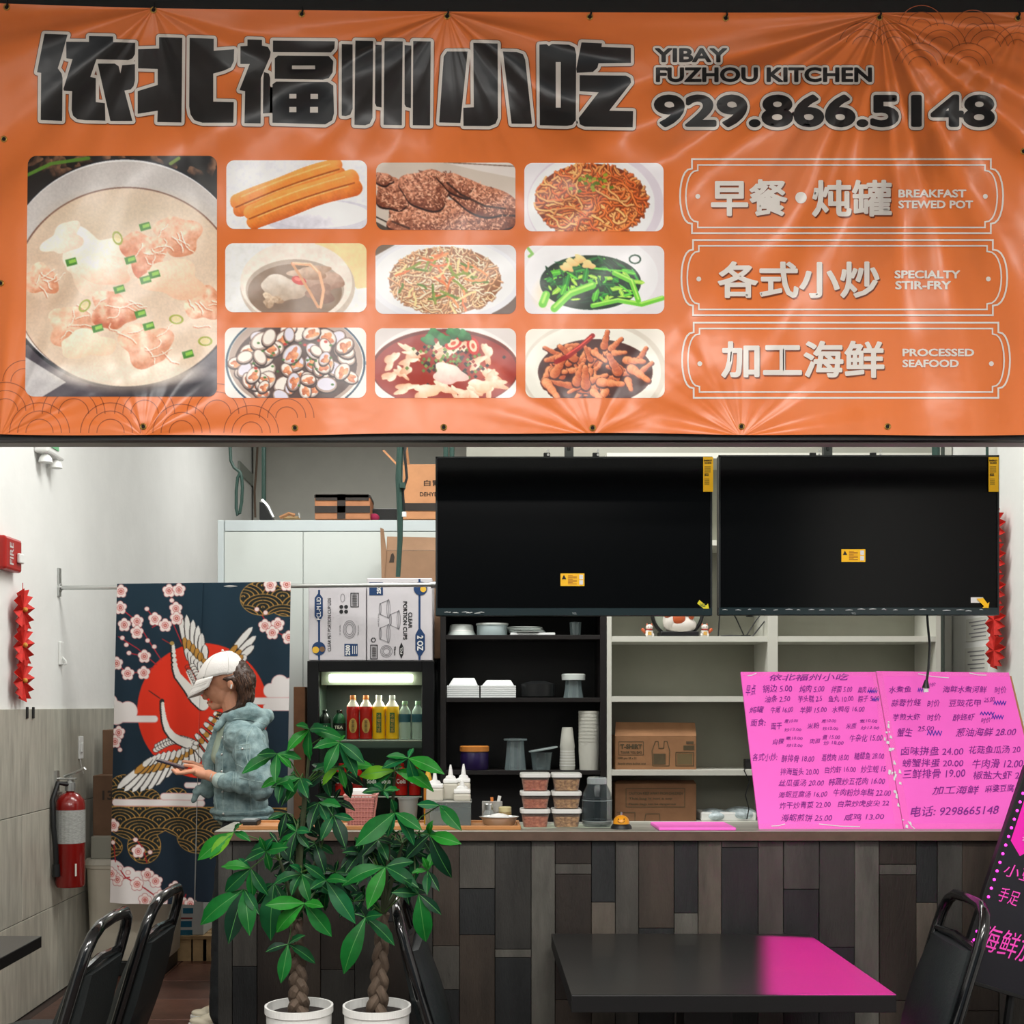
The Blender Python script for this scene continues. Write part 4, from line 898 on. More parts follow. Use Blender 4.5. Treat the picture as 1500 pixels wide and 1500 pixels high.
dr = MB().box((fx0,DF,.14),(a.x,DF+.038,fz)).box((b.x,DF,.14),(fx1,DF+.038,fz)).box((a.x,DF,a.z),(b.x,DF+.038,fz)).box((a.x,DF,.14),(b.x,DF+.038,.22)); do = dr.build('door', mat('fridge_black',(7,7,8),.4,spec=.3), fr, bevel=.003)
MB().box((a.x,DF+.012,.22),(b.x,DF+.016,a.z)).build('door_glass', glassy('fridge_glass',(16,20,18),.96,.03,(250,252,248)), do)
MB().box((a.x+.004,DF+.07,W(0,1003,DF).z),(b.x-.004,DF+.12,a.z+.01)).build('light_housing', mat('lamp_housing',(190,200,176),.4), fr)
tl = MB().box((W(480,0,DF).x,DF+.045,W(0,999,DF).z),(W(604,0,DF).x,DF+.069,W(0,987,DF).z)).build('light_tube', mat('tube_glow',(255,255,240),.4,emit=(252,255,244),estr=4.0), fr, bevel=.006); tl['label'] = 'lit fluorescent tube'
area('fridge_tube_light', ((a.x+b.x)/2,DF+.16,W(0,1006,DF).z), (.42,.05), 4.5, (.97,1,.93))
shz = W(0,1084.5,6.25).z; shz2 = W(0,1166,6.25).z
wire = mat('shelf_wire', (176,182,172), .4, metal=.6)
for zz in (shz, shz2, .55, .25):
    s_ = MB().box((fx0+ft+.004,DF+.06,zz-.004),(fx1-ft-.004,DF+.07,zz+.004)).build('shelf_rail', wire, fr, bevel=.002)
    mb = MB().box((fx0+ft+.004,DF+.07,zz-.004),(fx1-ft-.004,6.55,zz)).build('shelf', glassy('shelf_glass',(80,90,80),.6,.2), fr)
label_mats = {}
def bottle(name, label, cx, y0, y1, r, d, body, cap_c, band=None, text=None, group=None, neckm=None, shape=0):
    k = d/F; c0 = W(cx,CY,d); zb = CH+(CY-y1)*k; H_ = (y1-y0)*k; R_ = r*k
    root = thing(name, label, 'bottle', (c0.x,d,zb), group)
    prof = [(0,0),(R_*.86,0),(R_,.02*H_),(R_*.97,.1*H_),(R_,.3*H_),(R_*.96,.5*H_),(R_,.66*H_),(R_*.96,.74*H_),(R_*.62,.83*H_),(R_*.40,.89*H_),(R_*.38,.93*H_)]
    MB().lathe((c0.x,d,zb),prof,20).build('body', body, root, smooth=True)
    MB().lathe((c0.x,d,zb),[(R_*.45,.905*H_),(R_*.45,.99*H_),(R_*.40,H_)],16).build('cap', cap_c, root, smooth=True)
    if neckm: MB().lathe((c0.x,d,zb),[(R_*.975,.745*H_),(R_*.64,.832*H_),(R_*.42,.885*H_),(R_*.41,.905*H_)],20,cap=False).build('neck_label', neckm, root, smooth=True)
    if band:
        o = MB().lathe((c0.x,d,zb),[(R_*1.02,band[0]*H_),(R_*1.02,band[1]*H_)],20,cap=False).build('label_band', band[2], root, smooth=True)
        if text:
            s,tm,h0,h1,ww = text; t = text2d(s,.02); ys = [q[1] for q in t[0]]; xs_ = [q[0] for q in t[0]]; mb = MB(); Rr = R_*1.05
            vs = []
            for q in t[0]:
                u = ((q[0]-min(xs_))/(max(xs_)-min(xs_))-.5)*ww; a_ = u; z_ = zb+H_*(h0+(h1-h0)*(q[1]-min(ys))/(max(ys)-min(ys))); vs.append((c0.x+Rr*math.sin(a_), d-Rr*math.cos(a_), z_))
            mb.add(vs, t[1]); mb.build('lettering', tm, root)
    return root
DBt = 6.23; redb = mat('red_tea', (186,28,20), .25); yel = mat('yellow_tea', (246,190,16), .3); orc = mat('orange_cap', (222,130,60), .4); wcp = mat('white_cap', (226,226,214), .4); gold = mat('label_gold', (206,160,80), .5); grn = mat('label_green', (40,96,50), .5)
cream_l = mat('label_cream', (240,230,214), .5); darkb = mat('dark_drink', (22,30,22), .2); spg = mat('bottle_green', (26,84,50), .2)
bottle('drink_bottle','dark green bottle of drink, leftmost on the upper fridge shelf',476,1040,1083,9,DBt,darkb,darkb,(.15,.55,spg),('7EA',cream_l,.36,.47,1.3),'bottles on the upper fridge shelf')
bottle('drink_bottle','dark green bottle with a bright green band beside the red bottles',497,1040,1083,9.5,DBt,spg,darkb,(.30,.55,darkb),('TEA',cream_l,.36,.47,1.3),'bottles on the upper fridge shelf')
for i,x in enumerate((517,536)):
    bt = bottle('drink_bottle','%s of the two red tea bottles with orange caps'%('left','right')[i],x,1018.5,1083,9.4,DBt,redb,orc,None,None,'bottles on the upper fridge shelf',neckm=cream_l)
    mb = MB(); put(mb, disc(x,1063,6,16,11), plane_map(DBt-.0335,0)); mb.build('label_panel', gold, bt)
    mb = MB(); tt = text2d('茶'); 
    for k in range(3): v = fit(tt,x-2.6,1055+k*6,x+2.6,1060.5+k*6); put(mb,(v,tt[1]),plane_map(DBt-.0345,0))
    mb.build('lettering', inkb, bt)
for i,x in enumerate((555,574.5)):
    bt = bottle('drink_bottle','%s of the two yellow drink bottles with white caps'%('left','right')[i],x,1018.5,1083,9.8,DBt,yel,wcp,None,None,'bottles on the upper fridge shelf',neckm=cream_l)
    f2(bt,x-3.6,1044,x+3.6,1073,grn,DBt-.0345,'label_panel',0)
    mb = MB()
    for k,ch in enumerate('冰菊花茶'): tt = text2d(ch,.01); v = fit(tt,x-2.7,1045.5+k*7,x+2.7,1051.5+k*7); put(mb,(v,tt[1]),plane_map(DBt-.0355,0))
    mb.build('lettering', gold, bt)
clearb = glassy('clear_bottle',(206,224,214),.6,.08)
for i,x in enumerate((593,612)):
    bottle('water_bottle','%s of the two clear water bottles at the right of the upper fridge shelf'%('left','right')[i],x,1027,1083,8.6,DBt,clearb,mat('pale_green_cap',(150,186,150),.4),(.45,.66,mat('water_label',(50,96,110),.5)),None,'bottles on the upper fridge shelf')
for i,(x,m_) in enumerate(((478,darkb),(500,redb),(522,redb),(545,spg),(566,spg),(588,redb),(608,redb))):
    bottle('drink_bottle','%s bottle, %s from the left on the lower fridge shelf behind the plants'%(('dark','red','red','green','green','red','red')[i],('first','second','third','fourth','fifth','sixth','seventh')[i]),x,1118,1165,9,DBt,m_,m_,(.3,.6,mat('cola_label',(150,20,18),.4) if m_ is redb else spg),(('Cola' if m_ is redb else 'Soda'),whitei,.38,.52,1.6),'bottles on the lower fridge shelf')
# --- printed cartons on the fridge
wcart = mat('pale_carton', (206,202,206), .75, noise=.02, nscale=10)
c1 = carton('white carton of portion cup lids on the fridge, printed blue stripe at left', 452,860,536,967.6,6.13,.34,wcart,name='printed_carton',group='printed cartons on the fridge')
c2 = carton('white carton of clear portion cups on the fridge, right of the lids carton', 537.5,847,633,967.6,6.13,.34,wcart,name='printed_carton',group='printed cartons on the fridge')
dd = 6.13
f2(c1,466,864,469,967,blue,dd,'stripe'); mb = MB(); put(mb, ngon([(467,868),(473,876),(473,902),(467,913),(461,902),(461,876)]), plane_map(dd,.002)); mb.build('print_block', blue, c1)
ptext(c1,'PCL-M LID',(463.8,875,470.2,908),dd,.008,whitei,90,.0028); ptext(c1,'CLEAR PET PORTION CUP LIDS',(480,876,485,954),dd,.012,inkb,90)
mb = MB(); put(mb, disc(467,950,10,20), plane_map(dd,.002)); mb.build('emblem', blue, c1); mb = MB(); put(mb, disc(462.5,952,5,16), plane_map(dd,.0026)); mb.build('emblem_sun', mat('emblem_yellow',(226,180,60),.6), c1); mb = MB(); put(mb, disc(472,951,4,12), plane_map(dd,.0026)); mb.build('emblem_bird', mat('emblem_brown',(120,90,60),.6), c1)
f2(c1,504.5,943,524,961,blue,dd,'print_block'); ptext(c1,'2500',(506,945,513,960),dd,.05,whitei,90,.002); 
for x in (516,519,522): f2(c1,x,946,x+1,958,whitei,dd,'print_line',.002)
mb = MB(); put(mb, strip([(514,869),(525,869),(525,889),(514,889)],1.2,True), plane_map(dd,.0014)); mb.build('barcode_frame', inkb, c1)
mb = MB(); [put(mb, ([(516,871+i*1.7),(523,871+i*1.7),(523,871.9+i*1.7),(516,871.9+i*1.7)],[(0,1,2,3)]), plane_map(dd,.0014)) for i in range(10)]; o=mb.build('barcode', inkb, c1); o['kind'] = 'stuff'
mb = MB()
for (x,y) in ((500,889),(507,889),(500,896),(507,896)): put(mb, disc(x,y,3,8), plane_map(dd,.0014))
mb.build('recycling_marks', inkb, c1)['kind'] = 'stuff'
grey_l = mat('print_grey', (130,128,132), .7)
mb = MB()
for (rx,ry) in ((9,13),(7,10.5),(5,7.5)): put(mb, strip([(512+rx*math.cos(a*PI/12),922+ry*math.sin(a*PI/12)) for a in range(24)],.8,True), plane_map(dd,.0014))
mb.build('lid_drawing', grey_l, c1)['kind'] = 'stuff'
mb = MB(); put(mb, strip([(502+3*math.cos(a*PI/8),876+6*math.sin(a*PI/8)) for a in range(16)],.7,True), plane_map(dd,.0014)); mb.build('lid_drawing', grey_l, c1)
ptext(c1,'12 oz Lids',(497,916,499,930),dd,.02,grey_l,90); ptext(c1,'round lids',(524,916,526,930),dd,.02,grey_l,-90)
f2(c2,613,848,616,967,blue,dd,'stripe'); mb = MB(); put(mb, ngon([(614.5,918),(622.5,930),(622.5,952),(614.5,964),(608.5,952),(608.5,930)]), plane_map(dd,.002)); mb.build('print_block', blue, c2)
ptext(c2,'2 OZ',(611,931,620,953),dd,.04,whitei,-90,.0028); ptext(c2,'CLEAR',(598,897,604,920),dd,.03,inkb,-90); ptext(c2,'PORTION CUPS',(590.5,881,596.5,937),dd,.03,inkb,-90)
f2(c2,541,853,561,872,blue,dd,'print_block'); ptext(c2,'2500',(552,855,558,870),dd,.05,whitei,90,.002)
mb = MB(); put(mb, disc(616,862,10,20), plane_map(dd,.0022)); mb.build('emblem', blue, c2); mb = MB(); put(mb, disc(620,863,4.5,16), plane_map(dd,.0028)); mb.build('emblem_sun', mat('emblem_yellow',(226,180,60),.6), c2)
mb = MB()
for (x,y,s) in ((563,892,1),(563,928,1),(578,908,1)):
    put(mb, strip([(x-6,y-8),(x+6,y-13),(x+6,y+13),(x-6,y+8)],.8,True), plane_map(dd,.0014)); put(mb, strip([(x+6+2.4*math.cos(a*PI/8),y+14*math.sin(a*PI/8)) for a in range(16)],.8,True), plane_map(dd,.0014)); put(mb, strip([(x-6+1.6*math.cos(a*PI/8),y+8.5*math.sin(a*PI/8)) for a in range(16)],.7,True), plane_map(dd,.0014))
mb.build('cup_drawing', grey_l, c2)['kind'] = 'stuff'
mb = MB(); [put(mb, strip([(566+r*math.cos(a*PI/12),954+r*math.sin(a*PI/12)) for a in range(24)],.8,True), plane_map(dd,.0014)) for r in (8.6,6.5,4.5)]; mb.build('lid_drawing', grey_l, c2)['kind'] = 'stuff'
mb = MB(); put(mb, strip([(543,945),(552.5,945),(552.5,965),(543,965)],1.3,True), plane_map(dd,.0014)); mb.build('barcode_frame', inkb, c2)
mb = MB(); [put(mb, ([(545,947.5+i*1.6),(551,947.5+i*1.6),(551,948.4+i*1.6),(545,948.4+i*1.6)],[(0,1,2,3)]), plane_map(dd,.0014)) for i in range(10)]; mb.build('barcode', inkb, c2)['kind'] = 'stuff'
mb = MB(); put(mb, ngon([(588,941),(591,948),(591,958),(588,965),(585,958),(585,948)]), plane_map(dd,.0014)); mb.build('print_block', inkb, c2); ptext(c2,'PCL',(586.5,948,589.5,958),dd,.03,whitei,90,.002)
ptext(c2,'92mm',(577,947,580,960),dd,.03,inkb,-90); ptext(c2,'with PCL-M lid',(553.5,899,555.5,918),dd,.02,grey_l,90)
mb = MB(); put(mb, strip([(547+3.2*math.cos(a*PI/3),937.5+3.2*math.sin(a*PI/3)) for a in range(6)],1.3,True), plane_map(dd,.0014)); mb.build('recycling_mark', inkb, c2)
# big open box standing behind the cartons
bb = carton('tall open brown box with raised flaps behind the cup cartons', 562,806,660,965,6.50,.17,mat('kraft_shade',(146,114,88),.8,noise=.08,nscale=10), flap=[[(563,850,-.01),(566,806,-.01),(562,775,-.03),(557,773,-.03),(559,850,-.01)],[(566,806,0),(660,806,0),(660,788,.06),(567,786,.06)]])
mb = MB(); put(mb, ngon([(570,824),(573,812),(576,810),(578,816),(577,824)]), plane_map(6.5,.002)); mb.build('print_mark', ink, bb)
carton('tall brown board box between the fridge and the curtain', 430,1006,447,1461,6.30,.2,mat('kraft_brown',(140,100,70),.85,noise=.15,nscale=12), name='board_box', cat='box')
# pillar goods between fridge and black bookcase
thin_g = thing('folded_step_stool', 'narrow folded grey metal stand between fridge and dark bookcase', 'stand', W(641,1180,6.5)); MB().box((W(638.5,0,6.5).x,6.68,0),(W(643.5,0,6.5).x,6.70,W(0,902,6.5).z)).build('frame', mat('dim_steel',(90,92,90),.4,metal=.5), thin_g, bevel=.003)
# --- dark bookcase
DK = 6.2
esp = mat('espresso_wood', (20,15,14), .5, noise=.2, nscale=6, stretch=(1,1,5)); kx0, kx1 = W(645,0,DK).x, W(888,0,DK).x; ktop = W(0,880,DK).z+.02
kb = thing('dark_bookcase', 'tall dark brown open bookcase holding bowls and takeaway tubs', 'bookcase', ((kx0+kx1)/2,6.35,0))
MB().box((kx0,DK,0),(kx0+.028,6.50,1.95)).build('side_panel', esp, kb, bevel=.001); MB().box((kx1-.030,DK,0),(kx1,6.50,1.95)).build('side_panel', esp, kb, bevel=.001); MB().box((kx0+.028,6.488,0),(kx1-.030,6.50,1.95)).build('back_panel', mat('espresso_back',(9,8,8),.6), kb)
ksh = []
for y in (930,1022,1128.5): z = W(0,y,DK).z; ksh.append(z); MB().box((kx0+.028,DK+.004,z-.022),(kx1-.030,6.488,z)).build('shelf', esp, kb, bevel=.001)
for z in (1.93,.72,.36,.06): MB().box((kx0+.028,DK+.004,z-.022),(kx1-.030,6.488,z)).build('shelf', esp, kb, bevel=.001)
# things in it, (r, y) profiles in pixels
styro = mat('white_foam', (226,230,230), .6); wpl = mat('bowl_plastic', (214,222,218), .4); clearp = glassy('clear_plastic', (196,210,210), .45, .12); dim_clear = glassy('smoke_plastic', (130,146,148), .5, .12)
G1 = 'tableware on the dark bookcase'
def pot(name, label, cat, cx, d, prof, m, group=G1, n=24, yb=None, part='body'):
    ymax = max(y for r,y in prof); root = thing(name, label, cat, W(cx,ymax,d), group); MB().lpx(cx, d, prof, n).build(part, m, root, smooth=True); return root
s0, s1_, s2_ = 930, 1021.8, 1128.3
k_ = lambda y: y  # shelf tops in pixels at the item distance
def ypx(z, d): return CY-(z-CH)*F/d
d = 6.3; y0 = ypx(ksh[0],d)
b1 = pot('bowl_stack','inverted white bowl stack at the left of the top dark shelf','bowls',676,d,[(15,y0-16.5),(17,y0-15),(18,y0-7),(20.5,y0-3),(20.5,y0)],wpl)
b1b = MB().lpx(676,d,[(15.2,y0-13),(18.6,y0-6.5),(18.4,y0-6)],24,cap=False).build('rim', white_p, b1, smooth=True)
b2 = pot('container_stack','stack of round white lidded containers on the top dark shelf','containers',721,d,[(23,y0-18),(23.5,y0-16),(22.5,y0-15),(22.5,y0-1),(22,y0)],mat('container_tint',(186,204,206),.35))
MB().lpx(721,d,[(23.8,y0-18),(23.8,y0-15.5)],24).build('lid', wpl, b2, smooth=True)
b3 = thing('plate_stack','stack of white plates and flat foam lids on the top dark shelf','plates',W(778,y0,d),G1)
for i in range(4): MB().lpx(772-i*1.5,d,[(20,y0-4-i*2.2),(27,y0-5.2-i*2.2),(27,y0-5.8-i*2.2),(18,y0-5-i*2.2)],24).build('plate', wpl, b3, smooth=True)
a = W(747,y0,d); b = W(812,y0-3.8,d); MB().box((a.x,d-.07,a.z),(b.x,d+.07,b.z)).build('lid', styro, b3, bevel=.003)
b4 = pot('glass_tumbler','small clear tumbler at the right of the top dark shelf','glass',843,d,[(8,y0),(9,y0-20),(8.6,y0-20),(7.6,y0-1.2)],dim_clear)
y1 = ypx(ksh[1],d)
for i,(xa2,xb2,nn,lab) in enumerate(((655,702,6,'left stack of white foam clamshell boxes on the middle dark shelf'),(704,755,6,'right stack of white foam clamshell boxes on the middle dark shelf'))):
    st = thing('clamshell_stack', lab, 'boxes', W((xa2+xb2)/2,y1,d), G1)
    for k in range(nn):
        base = y1-k*3.0; mb = MB(); h = 3 if k < nn-1 else 13-i*2; ins = 7 if k in (nn-1,) else 0
        A = W(xa2,base,d); B = W(xb2,base-2.6,d); mb.box((A.x,d-.08,A.z),(B.x,d+.08,B.z)); mb.build('foam_box', styro, st, bevel=.002)
    mb = MB(); yb = y1-nn*3.0; A = [W(xa2+2,yb,d-.075),W(xb2-2,yb,d-.075),W(xb2-2,yb,d+.075),W(xa2+2,yb,d+.075)]; Bt = [W(xa2+9,yb-(11-i*3),d-.05),W(xb2-7,yb-(11-i*3),d-.05),W(xb2-7,yb-(11-i*3),d+.05),W(xa2+9,yb-(11-i*3),d+.05)]
    for v_ in A+Bt: pass
    mb.add(A+Bt,[(0,3,2,1),(4,5,6,7),(0,1,5,4),(1,2,6,5),(2,3,7,6),(3,0,4,7)]); mb.build('foam_lid', styro, st, bevel=.004)
b5 = pot('black_container','round black container with a dull lid on the middle dark shelf','container',788,d,[(22,y1),(24,y1-2),(25,y1-20),(20,y1-22),(10,y1-24.5)],blackp)
b6 = pot('cup_stack','upside down clear cups under a wide white lid on the middle dark shelf','cups',840,d,[(15,y1),(12.5,y1-14),(12,y1-26)],dim_clear,n=24); MB().lpx(840,d,[(17,y1-26),(17.5,y1-34),(16,y1-35)],24).build('lid', wpl, b6, smooth=True)
d = 6.27; y2 = ypx(ksh[2],d)
b7 = pot('storage_jar','dark purple jar with an orange lid on the lower dark shelf','jar',695,d,[(19,y2),(20.5,y2-2),(20.5,y2-25),(19,y2-28)],mat('purple_glaze',(38,26,70),.3)); MB().lpx(695,d,[(21.5,y2-27),(21.5,y2-34),(20,y2-35)],24).build('lid', mat('orange_lid',(190,120,50),.5), b7, smooth=True)
b8 = pot('cup_stack','tall inverted stack of clear plastic cups on the lower dark shelf','cups',755,d,[(16,y2),(14,y2-20),(12.5,y2-42)],dim_clear); MB().lpx(755,d,[(17.5,y2-43),(17.5,y2-45.5),(12,y2-46)],24).build('lid', dim_clear, b8, smooth=True)
b9 = pot('deli_tub','clear tub with a loose tilted lid on the lower dark shelf','tub',793,d,[(13,y2),(16,y2-24),(17,y2-25.5)],dim_clear); mb = MB(); Rm = Matrix.Rotation(math.radians(-10),4,'Y'); cc_ = W(796,y2-29,d)
mb.lathe((0,0,0),[(.075,0),(.076,.006),(.06,.009)],24); mb.v = [tuple(cc_+Rm@Vector(v)) for v in mb.v]; mb.build('lid', clearp, b9, smooth=True)
papc = mat('paper_cup', (196,196,186), .7)
b10 = thing('paper_cup_stack','narrow stack of small white paper cups, bottle shaped, on the lower dark shelf','cups',W(831,y2,d),G1)
MB().lpx(831,d,[(11,y2),(11.5,y2-6),(10.5,y2-30),(11,y2-34),(8,y2-60),(7.5,y2-62)],20).build('cups', papc, b10, smooth=True)
for i in range(6): MB().lpx(831,d,[(11.9-(i*.25),y2-6-i*4.2),(11.9-i*.25,y2-7-i*4.2)],20,cap=False).build('cup_rim', white_p, b10)
b11 = thing('paper_cup_stack','tall wide stack of white paper cups at the right of the lower dark shelf','cups',W(863,y2,d),G1)
MB().lpx(863,d,[(14,y2),(15.5,y2-28),(15.5,y2-86),(14.5,y2-86)],24).build('cups', papc, b11, smooth=True)
for i in range(9): MB().lpx(863,d,[(16.0,y2-84+i*5.2),(16.0,y2-83+i*5.2)],24,cap=False).build('cup_rim', papc, b11)
# --- white bookcase (two bays)
wh = mat('white_laminate', (206,206,196), .5, noise=.02, nscale=4); whb = mat('laminate_back', (150,150,136), .7, noise=.04, nscale=6)
DW = 6.2; wx = [W(x,0,DW).x for x in (889,1132,1383)]; t_ = .034
wk = thing('white_bookcase', 'wide pale two bay bookcase behind the counter, mostly empty', 'bookcase', ((wx[0]+wx[2])/2,6.35,0)); TOP = 2.72
MB().box((wx[0],DW,0),(wx[0]+t_*.7,6.52,TOP)).build('side_panel', wh, wk, bevel=.001); MB().box((wx[1]-t_*.75,DW,0),(wx[1]+t_*.75,6.52,TOP)).build('divider', wh, wk, bevel=.001); MB().box((wx[2]-t_*1.2,DW,0),(wx[2],6.52,TOP)).build('side_panel', wh, wk, bevel=.001)
MB().box((wx[0]+.02,6.505,0),(wx[2]-.02,6.52,TOP)).build('back_panel', whb, wk)
wsh = []
for bi in range(2):
    X0 = wx[bi]+t_*(.7 if bi == 0 else .75); X1 = wx[bi+1]-t_*(.75 if bi == 0 else 1.2)
    for y in (932,1020,1128,1204): 
        z = W(0,y,DW).z; wsh.append(z); MB().box((X0,DW+.002,z-.028),(X1,6.505,z)).build('shelf', wh, wk, bevel=.001)
    for z in (TOP,2.28,.5,.1): MB().box((X0,DW+.002,z-.028),(X1,6.505,z)).build('shelf', wh, wk, bevel=.001)
# boxes on it
tk = mat('kraft_tan', (150,108,74), .8, noise=.10, nscale=10); olive = mat('print_olive', (84,72,50), .8)
z3 = ypx(wsh[2],6.24); z4 = ypx(wsh[3],6.24)
q1 = carton('brown carrier bag carton with printed bag drawing on the lower white shelf', 901,1078,1020,z3,6.24,.24,tk,name='bag_carton',group='carrier bag cartons',flap=[[(901,1078,0),(1020,1078,0),(1018,1059,.07),(902,1058,.07)]],texts=[('T-SHIRT',(908.5,1090,940.5,1097),.05,olive,0),('THANK YOU BAG',(909,1100,940,1104),.03,olive,0),('1000 pcs 18 x 21',(905,1109,932,1113),.02,olive,0),('Recycle where facilities exist',(905,1117,946,1121),.02,olive,0)],
 lines=[([(906.5,1086.5),(942.5,1086.5),(942.5,1106),(906.5,1106),(906.5,1086.5)],.8,olive),([(956,1122),(955,1100),(960,1086),(964,1086),(965,1096),(972,1096),(973,1086),(977,1086),(981,1100),(980,1122),(956,1122)],1.1,olive),([(990,1102),(1016,1102),(1016,1122),(990,1122),(990,1102)],1.3,olive)])
f2(q1,957,1104,975,1120,olive,6.24,'print_block'); f2(q1,992,1104,1014,1120,mat('print_olive2',(108,92,62),.8),6.24,'print_block'); f2(q1,1001,1092,1017,1099,olive,6.24,'print_block'); f2(q1,1005,1086,1016,1090,olive,6.24,'print_block')
q2 = carton('brown carrier bag carton with a framed text panel on the bottom white shelf', 901,1148,1020,z4,6.24,.24,mat('kraft_dark',(122,86,58),.8,noise=.1,nscale=10),name='bag_carton',group='carrier bag cartons',texts=[('CAUTION KEEP AWAY FROM CHILDREN',(921,1160,1000,1164),.02,olive,0),('This bag is not a toy',(921,1168,985,1172),.02,olive,0),('Plastic bags can be dangerous',(921,1176,990,1180),.02,olive,0)],lines=[([(917,1155),(1003,1155),(1003,1182),(917,1182),(917,1155)],1.0,olive),([(903,1190),(930,1190),(930,1204)],1,olive),([(944,1204),(946,1192),(966,1192),(967,1204)],1,olive)],flap=[[(901,1148,0),(1020,1148,0),(1016,1143,.08),(904,1143,.08)]])
# plastic wrapped pack
wrap = glassy('shrink_wrap', (190,204,206), .35, .15); pk = thing('wrapped_pack', 'plastic wrapped pack of pale goods on the bottom white shelf', 'pack', W(1066,z4,6.25))
mb = MB().ell(W(1045,z4-9,6.33),(.075,.10,.035),16,10).ell(W(1085,z4-11,6.33),(.085,.10,.038),16,10); me = evalmesh(mb,[('REMESH',dict(mode='VOXEL',voxel_size=.007)),('DISPLACE',dict(texture=None,strength=.0))]); linkmesh('contents', me, mat('crinkled_pack',(186,200,204),.25,noise=.35,nscale=30,bump=.8,bscale=40), pk)
a = W(1027,z4,6.25); b = W(1108,z4-13,6.25); MB().box((a.x,6.25,a.z),(b.x,6.45,b.z)).build('tray', white_p, pk, bevel=.008)
# lucky cats and round display
porc = mat('porcelain', (226,220,212), .3); orr = mat('porcelain_orange', (190,90,50), .35); z1 = ypx(wsh[0],6.3)
def cat_fig(cx, lab, mir):
    d = 6.3; k = d/F; c0 = W(cx,z1,d); R = thing('cat_figurine', lab, 'figurine', c0, 'small porcelain cats beside the round display')
    H = lambda a,b,c: c0+Vector((a*k*mir,b*k,c*k))
    MB().ell(H(0,0,6),(6.2*k,5.5*k,6.6*k),14,10).cap2(H(-5,-2,4),H(-5,-3,1.5),2*k,1.9*k,10).cap2(H(4,-3,4),H(4,-4,1.5),2*k,1.9*k,10).build('body', porc, R, smooth='all')
    MB().ell(H(0,-1,14.5),(5.4*k,4.8*k,4.6*k),14,10).build('head', porc, R, smooth='all')
    for s in (-1,1): MB().lathe(H(s*3.3,-1,17.5),[(1.9*k,0),(.3*k,3.2*k)],8).build('ear', orr, R)
    MB().cap2(H(6,0,7),H(9.5,-1,11),2*k,2.6*k,10).build('paw', orr, R, smooth='all'); MB().lathe(H(0,-1,10.6),[(4.6*k,0),(4.9*k,.8*k),(4.6*k,1.6*k)],14).build('collar', mat('collar_red',(180,40,30),.4), R)
    MB().box(H(-2.6,-6.2,3.2),H(2.6,-5.4,8)).build('gold_plate', gold, R)
    for s in (-1,1): MB().ell(H(s*1.9,-5.6,15),(.55*k,.3*k,.7*k),6,4).build('eye', inkb, R)
cat_fig(951,'small white and orange cat figurine left of the round display',-1); cat_fig(1032,'small white and orange cat figurine right of the round display',1)
rd = thing('round_display', 'round black framed display with a large lucky cat on the top white shelf', 'display', W(992,z1,6.32)); cz = W(992,z1-37,6.32); Rr = 37*6.32/F
MB().tube([cz+Vector((Rr*math.cos(2*PI*i/40),0,Rr*math.sin(2*PI*i/40))) for i in range(40)],.0095,8,closed=True).build('ring_frame', blackm, rd, smooth=True)
MB().lathe(cz,[(0,0)],3); mb = MB(); vs = [cz+Vector((Rr*.97*math.cos(2*PI*i/32),.004,Rr*.97*math.sin(2*PI*i/32))) for i in range(32)]; mb.add(vs,[tuple(range(32))]); mb.build('back_disc', mat('display_back',(150,156,140),.5), rd)
a = W(965,z1,6.32); b = W(1021,z1-8,6.32); MB().box((a.x,6.26,a.z),(b.x,6.38,b.z)).build('base', blackm, rd, bevel=.005)
bc = W(996,z1-18,6.29); MB().ell(bc,(.085,.045,.048),18,12).ell(bc+Vector((-.055,-.01,.02)),(.035,.035,.05),14,10).build('cat_body', porc, rd, smooth='all'); MB().ell(bc+Vector((-.005,-.01,.088)),(.05,.04,.042),16,10).build('cat_head', porc, rd, smooth='all')
MB().ell(bc+Vector((-.012,-.037,.03)),(.034,.012,.032),12,8).build('cat_bib', orr, rd, smooth='all'); MB().ell(bc+Vector((-.065,-.028,.05)),(.022,.02,.02),12,8).build('cat_patch', orr, rd, smooth='all'); MB().ell(bc+Vector((.055,-.02,.045)),(.015,.02,.02),12,8).build('cat_patch', orr, rd, smooth='all')
# router cables on the shelf
d = 6.27; cb = thing('cable_tangle', 'thin black cables drooping onto the top white shelf below the right television', 'cable', W(1085,z1,d))
MB().tube([W(1055,880,d),W(1054,905,d),W(1052,z1-1,d)],.0035,6).build('wire', blackp, cb); MB().tube([W(1062,880,d),W(1078,905,d),W(1090,z1-2,d),W(1093,z1-1.5,d)],.0035,6).build('wire', blackp, cb)
MB().tube([W(1122,890,d),W(1108,908,d),W(1093,z1-2,d),W(1072,z1-3,d),W(1056,z1-2,d),W(1062,z1-1,d),W(1085,z1-1,d),W(1102,z1-1,d),W(1120,910,d)],.0035,6).build('wire', blackp, cb); MB().box(W(1086,z1,d-.02),W(1097,z1-3,d+.02)).build('connector', blackp, cb)
d = 6.3; cb = thing('phone_dock', 'small black charger with a wire on the lower white shelf beside the pink board', 'charger', W(1097,ypx(wsh[2],d),d)); zz = ypx(wsh[2],d)
MB().box(W(1092,zz,d),W(1102,zz-15,d+.05)).build('stand', blackp, cb, bevel=.004); MB().tube([W(1092,zz-2,d-.01),W(1090,zz+2,6.18),W(1098,1145,6.18),W(1092,1165,6.18),W(1097,1185,6.18),W(1094,1200,6.18)],.003,6).build('wire', blackp, cb)
